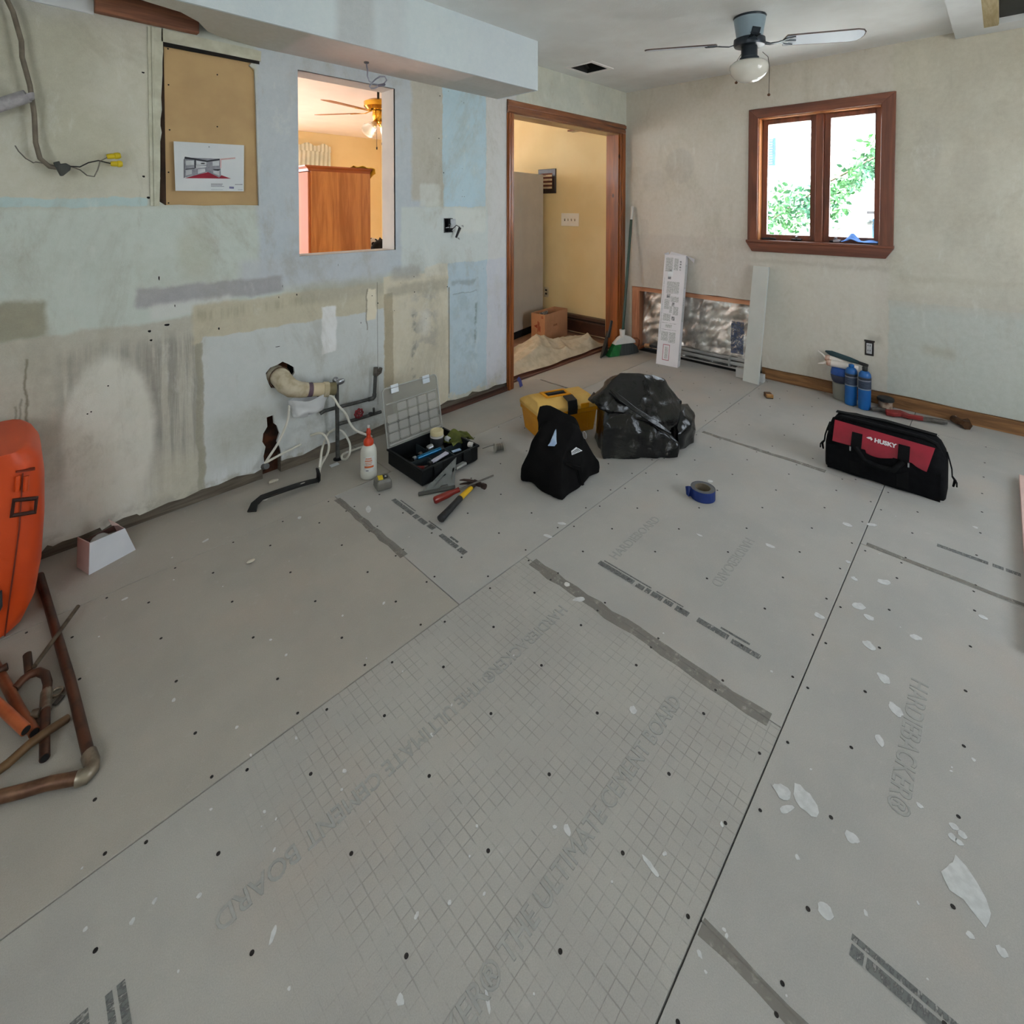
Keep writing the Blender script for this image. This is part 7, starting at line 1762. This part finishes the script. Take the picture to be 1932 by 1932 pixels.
def el_(o, pts):
    mb = MB(); mb.tube([cq(735, 1420, .016), cq(760, 1485, .016), cq(758, 1545, .016), cq(710, 1600, .016), cq(640, 1620, .016)], .0165, 14); part('elbow', mb, M_sol, o, smooth=60)
    mb = MB(); P_ = [cq(690, 1605, .015), cq(400, 1660, .015), cq(200, 1720, .015), cq(-120, 1800, .015)]; mb.tube(P_, .0135, 14); part('lower_run', mb, mat('patchy_copper', (128, 96, 72), (92, 62, 46), sc=18, rough=.45, metal=.5), o, smooth=60)


scrap('long brown copper pipe with soldered elbow at the front of the scrap heap', [(330, -60, .015), (480, 460, .015), (580, 800, .015), (740, 1450, .015)], .0125, M_cpo, False, el_)
scrap('thin brown copper rod slanting up across the long pipe', [(285, 690, .045), (480, 420, .04), (645, 195, .03)], .0062, M_cpg)
scrap('long brown copper pipe lying across the front of the scrap heap', [(555, 1125, .016), (400, 1225, .030), (250, 1330, .036), (60, 1500, .03), (-80, 1600, .026)], .0105, mat('olive_copper', (110, 84, 56), (84, 62, 42), sc=12, rough=.45, metal=.45), False)
scrap('bright copper pipe with open end under the orange case, nearer of the two', [(-160, 880, .05), (0, 1020, .045), (215, 1220, .034)], .0120, M_cpb)
scrap('copper pipe with open end just behind the bright one', [(-60, 640, .022), (60, 860, .02), (180, 1080, .018), (285, 1240, .016)], .0120, mat('mid_copper', (150, 88, 56), (122, 68, 44), sc=10, rough=.4, metal=.5))


def tee_(o, pts):
    mb = MB(); mb.tube([cq(330, 1075, .020), cq(265, 1092, .020)], .0115, 12); part('stub', mb, M_cpg, o, smooth=60)
    mb = MB(); mb.tube([cq(385, 900, .016), cq(375, 1060, .016)], .0135, 12); part('coupling', mb, M_sol, o, smooth=60)
    mb = MB(); mb.tube([cq(240, 740, .03), cq(225, 590, .05)], .010, 12); part('stub', mb, M_cpo, o, smooth=60)


scrap('bent copper pipe with tee and elbows in the middle of the scrap heap', [(120, 880, .02), (190, 800, .024), (250, 755, .026), (320, 735, .026), (375, 760, .024), (395, 830, .02), (380, 980, .016), (375, 1100, .016), (370, 1280, .016), (370, 1450, .016)], .0108, M_cpo, True, tee_)
scrap('short copper stub with open end at the left edge of the scrap heap', [(-60, 750, .03), (10, 720, .032), (62, 690, .034)], .0105, M_cpo)
c = cq(470, 905, .012); o = thing('pipe_clip', 'small grey pipe clip beside the long copper pipe', 'clip', c)
mb = MB(); mb.tube([(c.x + .013 * cos(a), c.y + .013 * sin(a), .012) for a in [2 * pi * i / 18 for i in range(18)]], .004, 6, closed=True); part('ring', mb, M_sol, o, smooth=60)
mb = MB(); mb.strip([cq(450, 1010, .004), cq(520, 930, .006)], .012, .003); part('tab', mb, M_wst, o)
# ---- pale pink board at the right edge
o = part('pink_board', MB().box((2.2, -.75, 0.0), (3.585, -.083, .03)), mat('pale_pink_board', (228, 196, 186), (218, 186, 178), sc=3, rough=.8), W=False, bev=.002)
tag(o, 'pale pink flat board on the floor at the right edge of the picture', 'board')
# ---- ceiling fan of this room
FX, FY = 3.10, 1.07
M_fan = mat('blue_grey_fan_paint', (140, 160, 170), (122, 142, 154), sc=4, rough=.4); M_fand = mat('dark_fan_metal', (46, 56, 66), (34, 42, 50), sc=8, rough=.35, metal=.5)
M_fbl = mat('pale_fan_blade', (206, 216, 228), (198, 208, 222), sc=4, rough=.4); M_fed = mat('blade_edge_wood', (92, 78, 74), (72, 60, 58), rough=.6)
cf = thing('ceiling_fan', 'blue grey ceiling fan with round white glass light near the window', 'ceiling fan', (FX, FY, HC))
mb = MB(); mb.lathe([(.088, 0), (.090, -.004), (.086, -.012)], 32, (FX, FY, HC)); part('canopy_rim', mb, M_fand, cf, smooth=40)
mb = MB(); mb.lathe([(.086, -.0122), (.084, -.03), (.076, -.08), (.070, -.125)], 32, (FX, FY, HC)); part('canopy', mb, M_fan, cf, smooth=40)
mb = MB(); mb.lathe([(.074, -.1252), (.084, -.13), (.086, -.16), (.080, -.172), (.05, -.176)], 32, (FX, FY, HC)); part('motor', mb, M_fand, cf, smooth=40)
mb = MB(); mb.lathe([(.044, -.1762), (.044, -.235), (.052, -.238), (.052, -.252), (.048, -.254)], 24, (FX, FY, HC)); part('switch_housing', mb, M_fand, cf, smooth=40)
t = NT('opal_glass'); t.color(t.mix(t.step(t.noise(None, 6, 3), .4, .6), lin((232, 230, 220)), lin((222, 220, 210)))); t.p(Roughness=.15); t.b.inputs['Coat Weight'].default_value = .4
mb = MB(); mb.lathe([(.050, -.2545), (.085, -.262), (.104, -.28), (.106, -.30), (.098, -.33), (.080, -.355), (.05, -.375), (.02, -.382), (.001, -.383)], 36, (FX, FY, HC)); part('glass_globe', mb, t.m, cf, smooth=180)
tr_, tl2 = onz(1631, 66, 2.335), onz(1241, 109, 2.335)
dirv = (tr_ - V((FX, FY, 2.335))); dirv.z = 0; RB_ = dirv.length; a0 = math.atan2(dirv.y, dirv.x)
for k_ in range(4):
    a = a0 + k_ * pi / 2
    Mk = Matrix.Translation(V((FX, FY, 2.335))) @ Matrix.Rotation(a, 4, 'Z') @ Matrix.Rotation(rad(-13 if k_ % 2 == 0 else -13), 4, 'X')
    if k_ % 2 == 0:
        L0, hw = .19, .062
        pl = [(L0, -hw * .85), (RB_ - .05, -hw), (RB_ - .02, -hw * .85), (RB_ - .005, -hw * .5), (RB_, 0), (RB_ - .005, hw * .5), (RB_ - .02, hw * .85), (RB_ - .05, hw), (L0, hw * .85), (L0 - .012, 0)]
        mb = MB(Mk); mb.prism([(x, y, 0) for x, y in pl], (0, 0, .006)); bl = part('blade', mb, M_fbl, cf, bev=.001, seg=1)
        mb = MB(Mk); mb.prism([(x, y, .0062) for x, y in pl], (0, 0, .001)); part('blade_back', mb, M_fed, bl)
        mb = MB(Mk); mb.tube([(x, y, .0035) for x, y in pl], .0042, 6, closed=True); part('blade_edge', mb, M_fed, bl)
        mb = MB(Mk); mb.strip([(.07, 0, .0), (.11, 0, -.012), (.15, 0, -.008), (.17, 0, -.005)], [.03, .018, .016, .03], .006); iron = part('blade_iron', mb, M_fand, bl, smooth=40)
        for s_ in (-1, 1):
            mb = MB(Mk); mb.strip([(.165, 0, -.005), (.195, s_ * .03, -.005), (.235, s_ * .042, -.004)], .010, .005); part('scroll', mb, M_fand, iron)
        mb = MB(Mk); mb.strip([(.165, 0, -.005), (.245, 0, -.004)], .012, .005); part('scroll', mb, M_fand, iron)
    else:
        mb = MB(Mk); mb.strip([(.06, 0, .01), (.10, 0, .0), (.125, 0, .02), (.125, 0, .055)], [.04, .045, .045, .045], .012, (0, 0, 1) if False else (1, 0, .2)); part('blade_bracket', mb, M_fand, cf, bev=.003)
fq = lambda x, y: onx(1220 + x / 4.39, y / 4.39, FX)
for pts in ([(820, 415), (790, 440), (750, 500), (745, 560), (742, 685)], [(960, 430), (1005, 470), (1018, 560), (1012, 785)]):
    P_ = [fq(*p) for p in pts]; mb = MB(); mb.tube(P_, .0017, 6); pc_ = part('pull_chain', mb, mat('chain_metal', (96, 90, 82), (70, 66, 60), rough=.4, metal=.6), cf)
    mb = MB(); mb.ball(P_[-1], .0085, 10); part('pull_ball', mb, M_dbr, pc_, smooth=180)
RB.scale = (1.06, 1.0, 1.03)
# small things left over
c = onx(1031, 551, XH)
ho = thing('wall_outlet', 'pale outlet low on the yellow wall beside the refrigerator', 'outlet', c)
mb = MB(); mb.box((XH - .006, c.y - .035, c.z - .058), (XH, c.y + .035, c.z + .058)); part('plate', mb, M_cream, ho, bev=.003)
for dz in (-.028, .012):
    mb = MB(); mb.box((XH - .008, c.y - .014, c.z + dz), (XH - .0055, c.y + .014, c.z + dz + .022)); part('socket', mb, M_plq, ho)
a = onz(960, 722)
mb = MB(); mb.strip([(a.x + .0, YA - .03, .004), (a.x - .012, YA - .026, .05), (a.x - .03, YA - .02, .075)], .03, .002, (0, -1, 0)); tag(part('tape_scrap', mb, mat('blue_violet_tape', (66, 70, 132), (54, 58, 112), rough=.6), W=False), 'scrap of blue violet tape at the foot of the left door casing', 'tape')
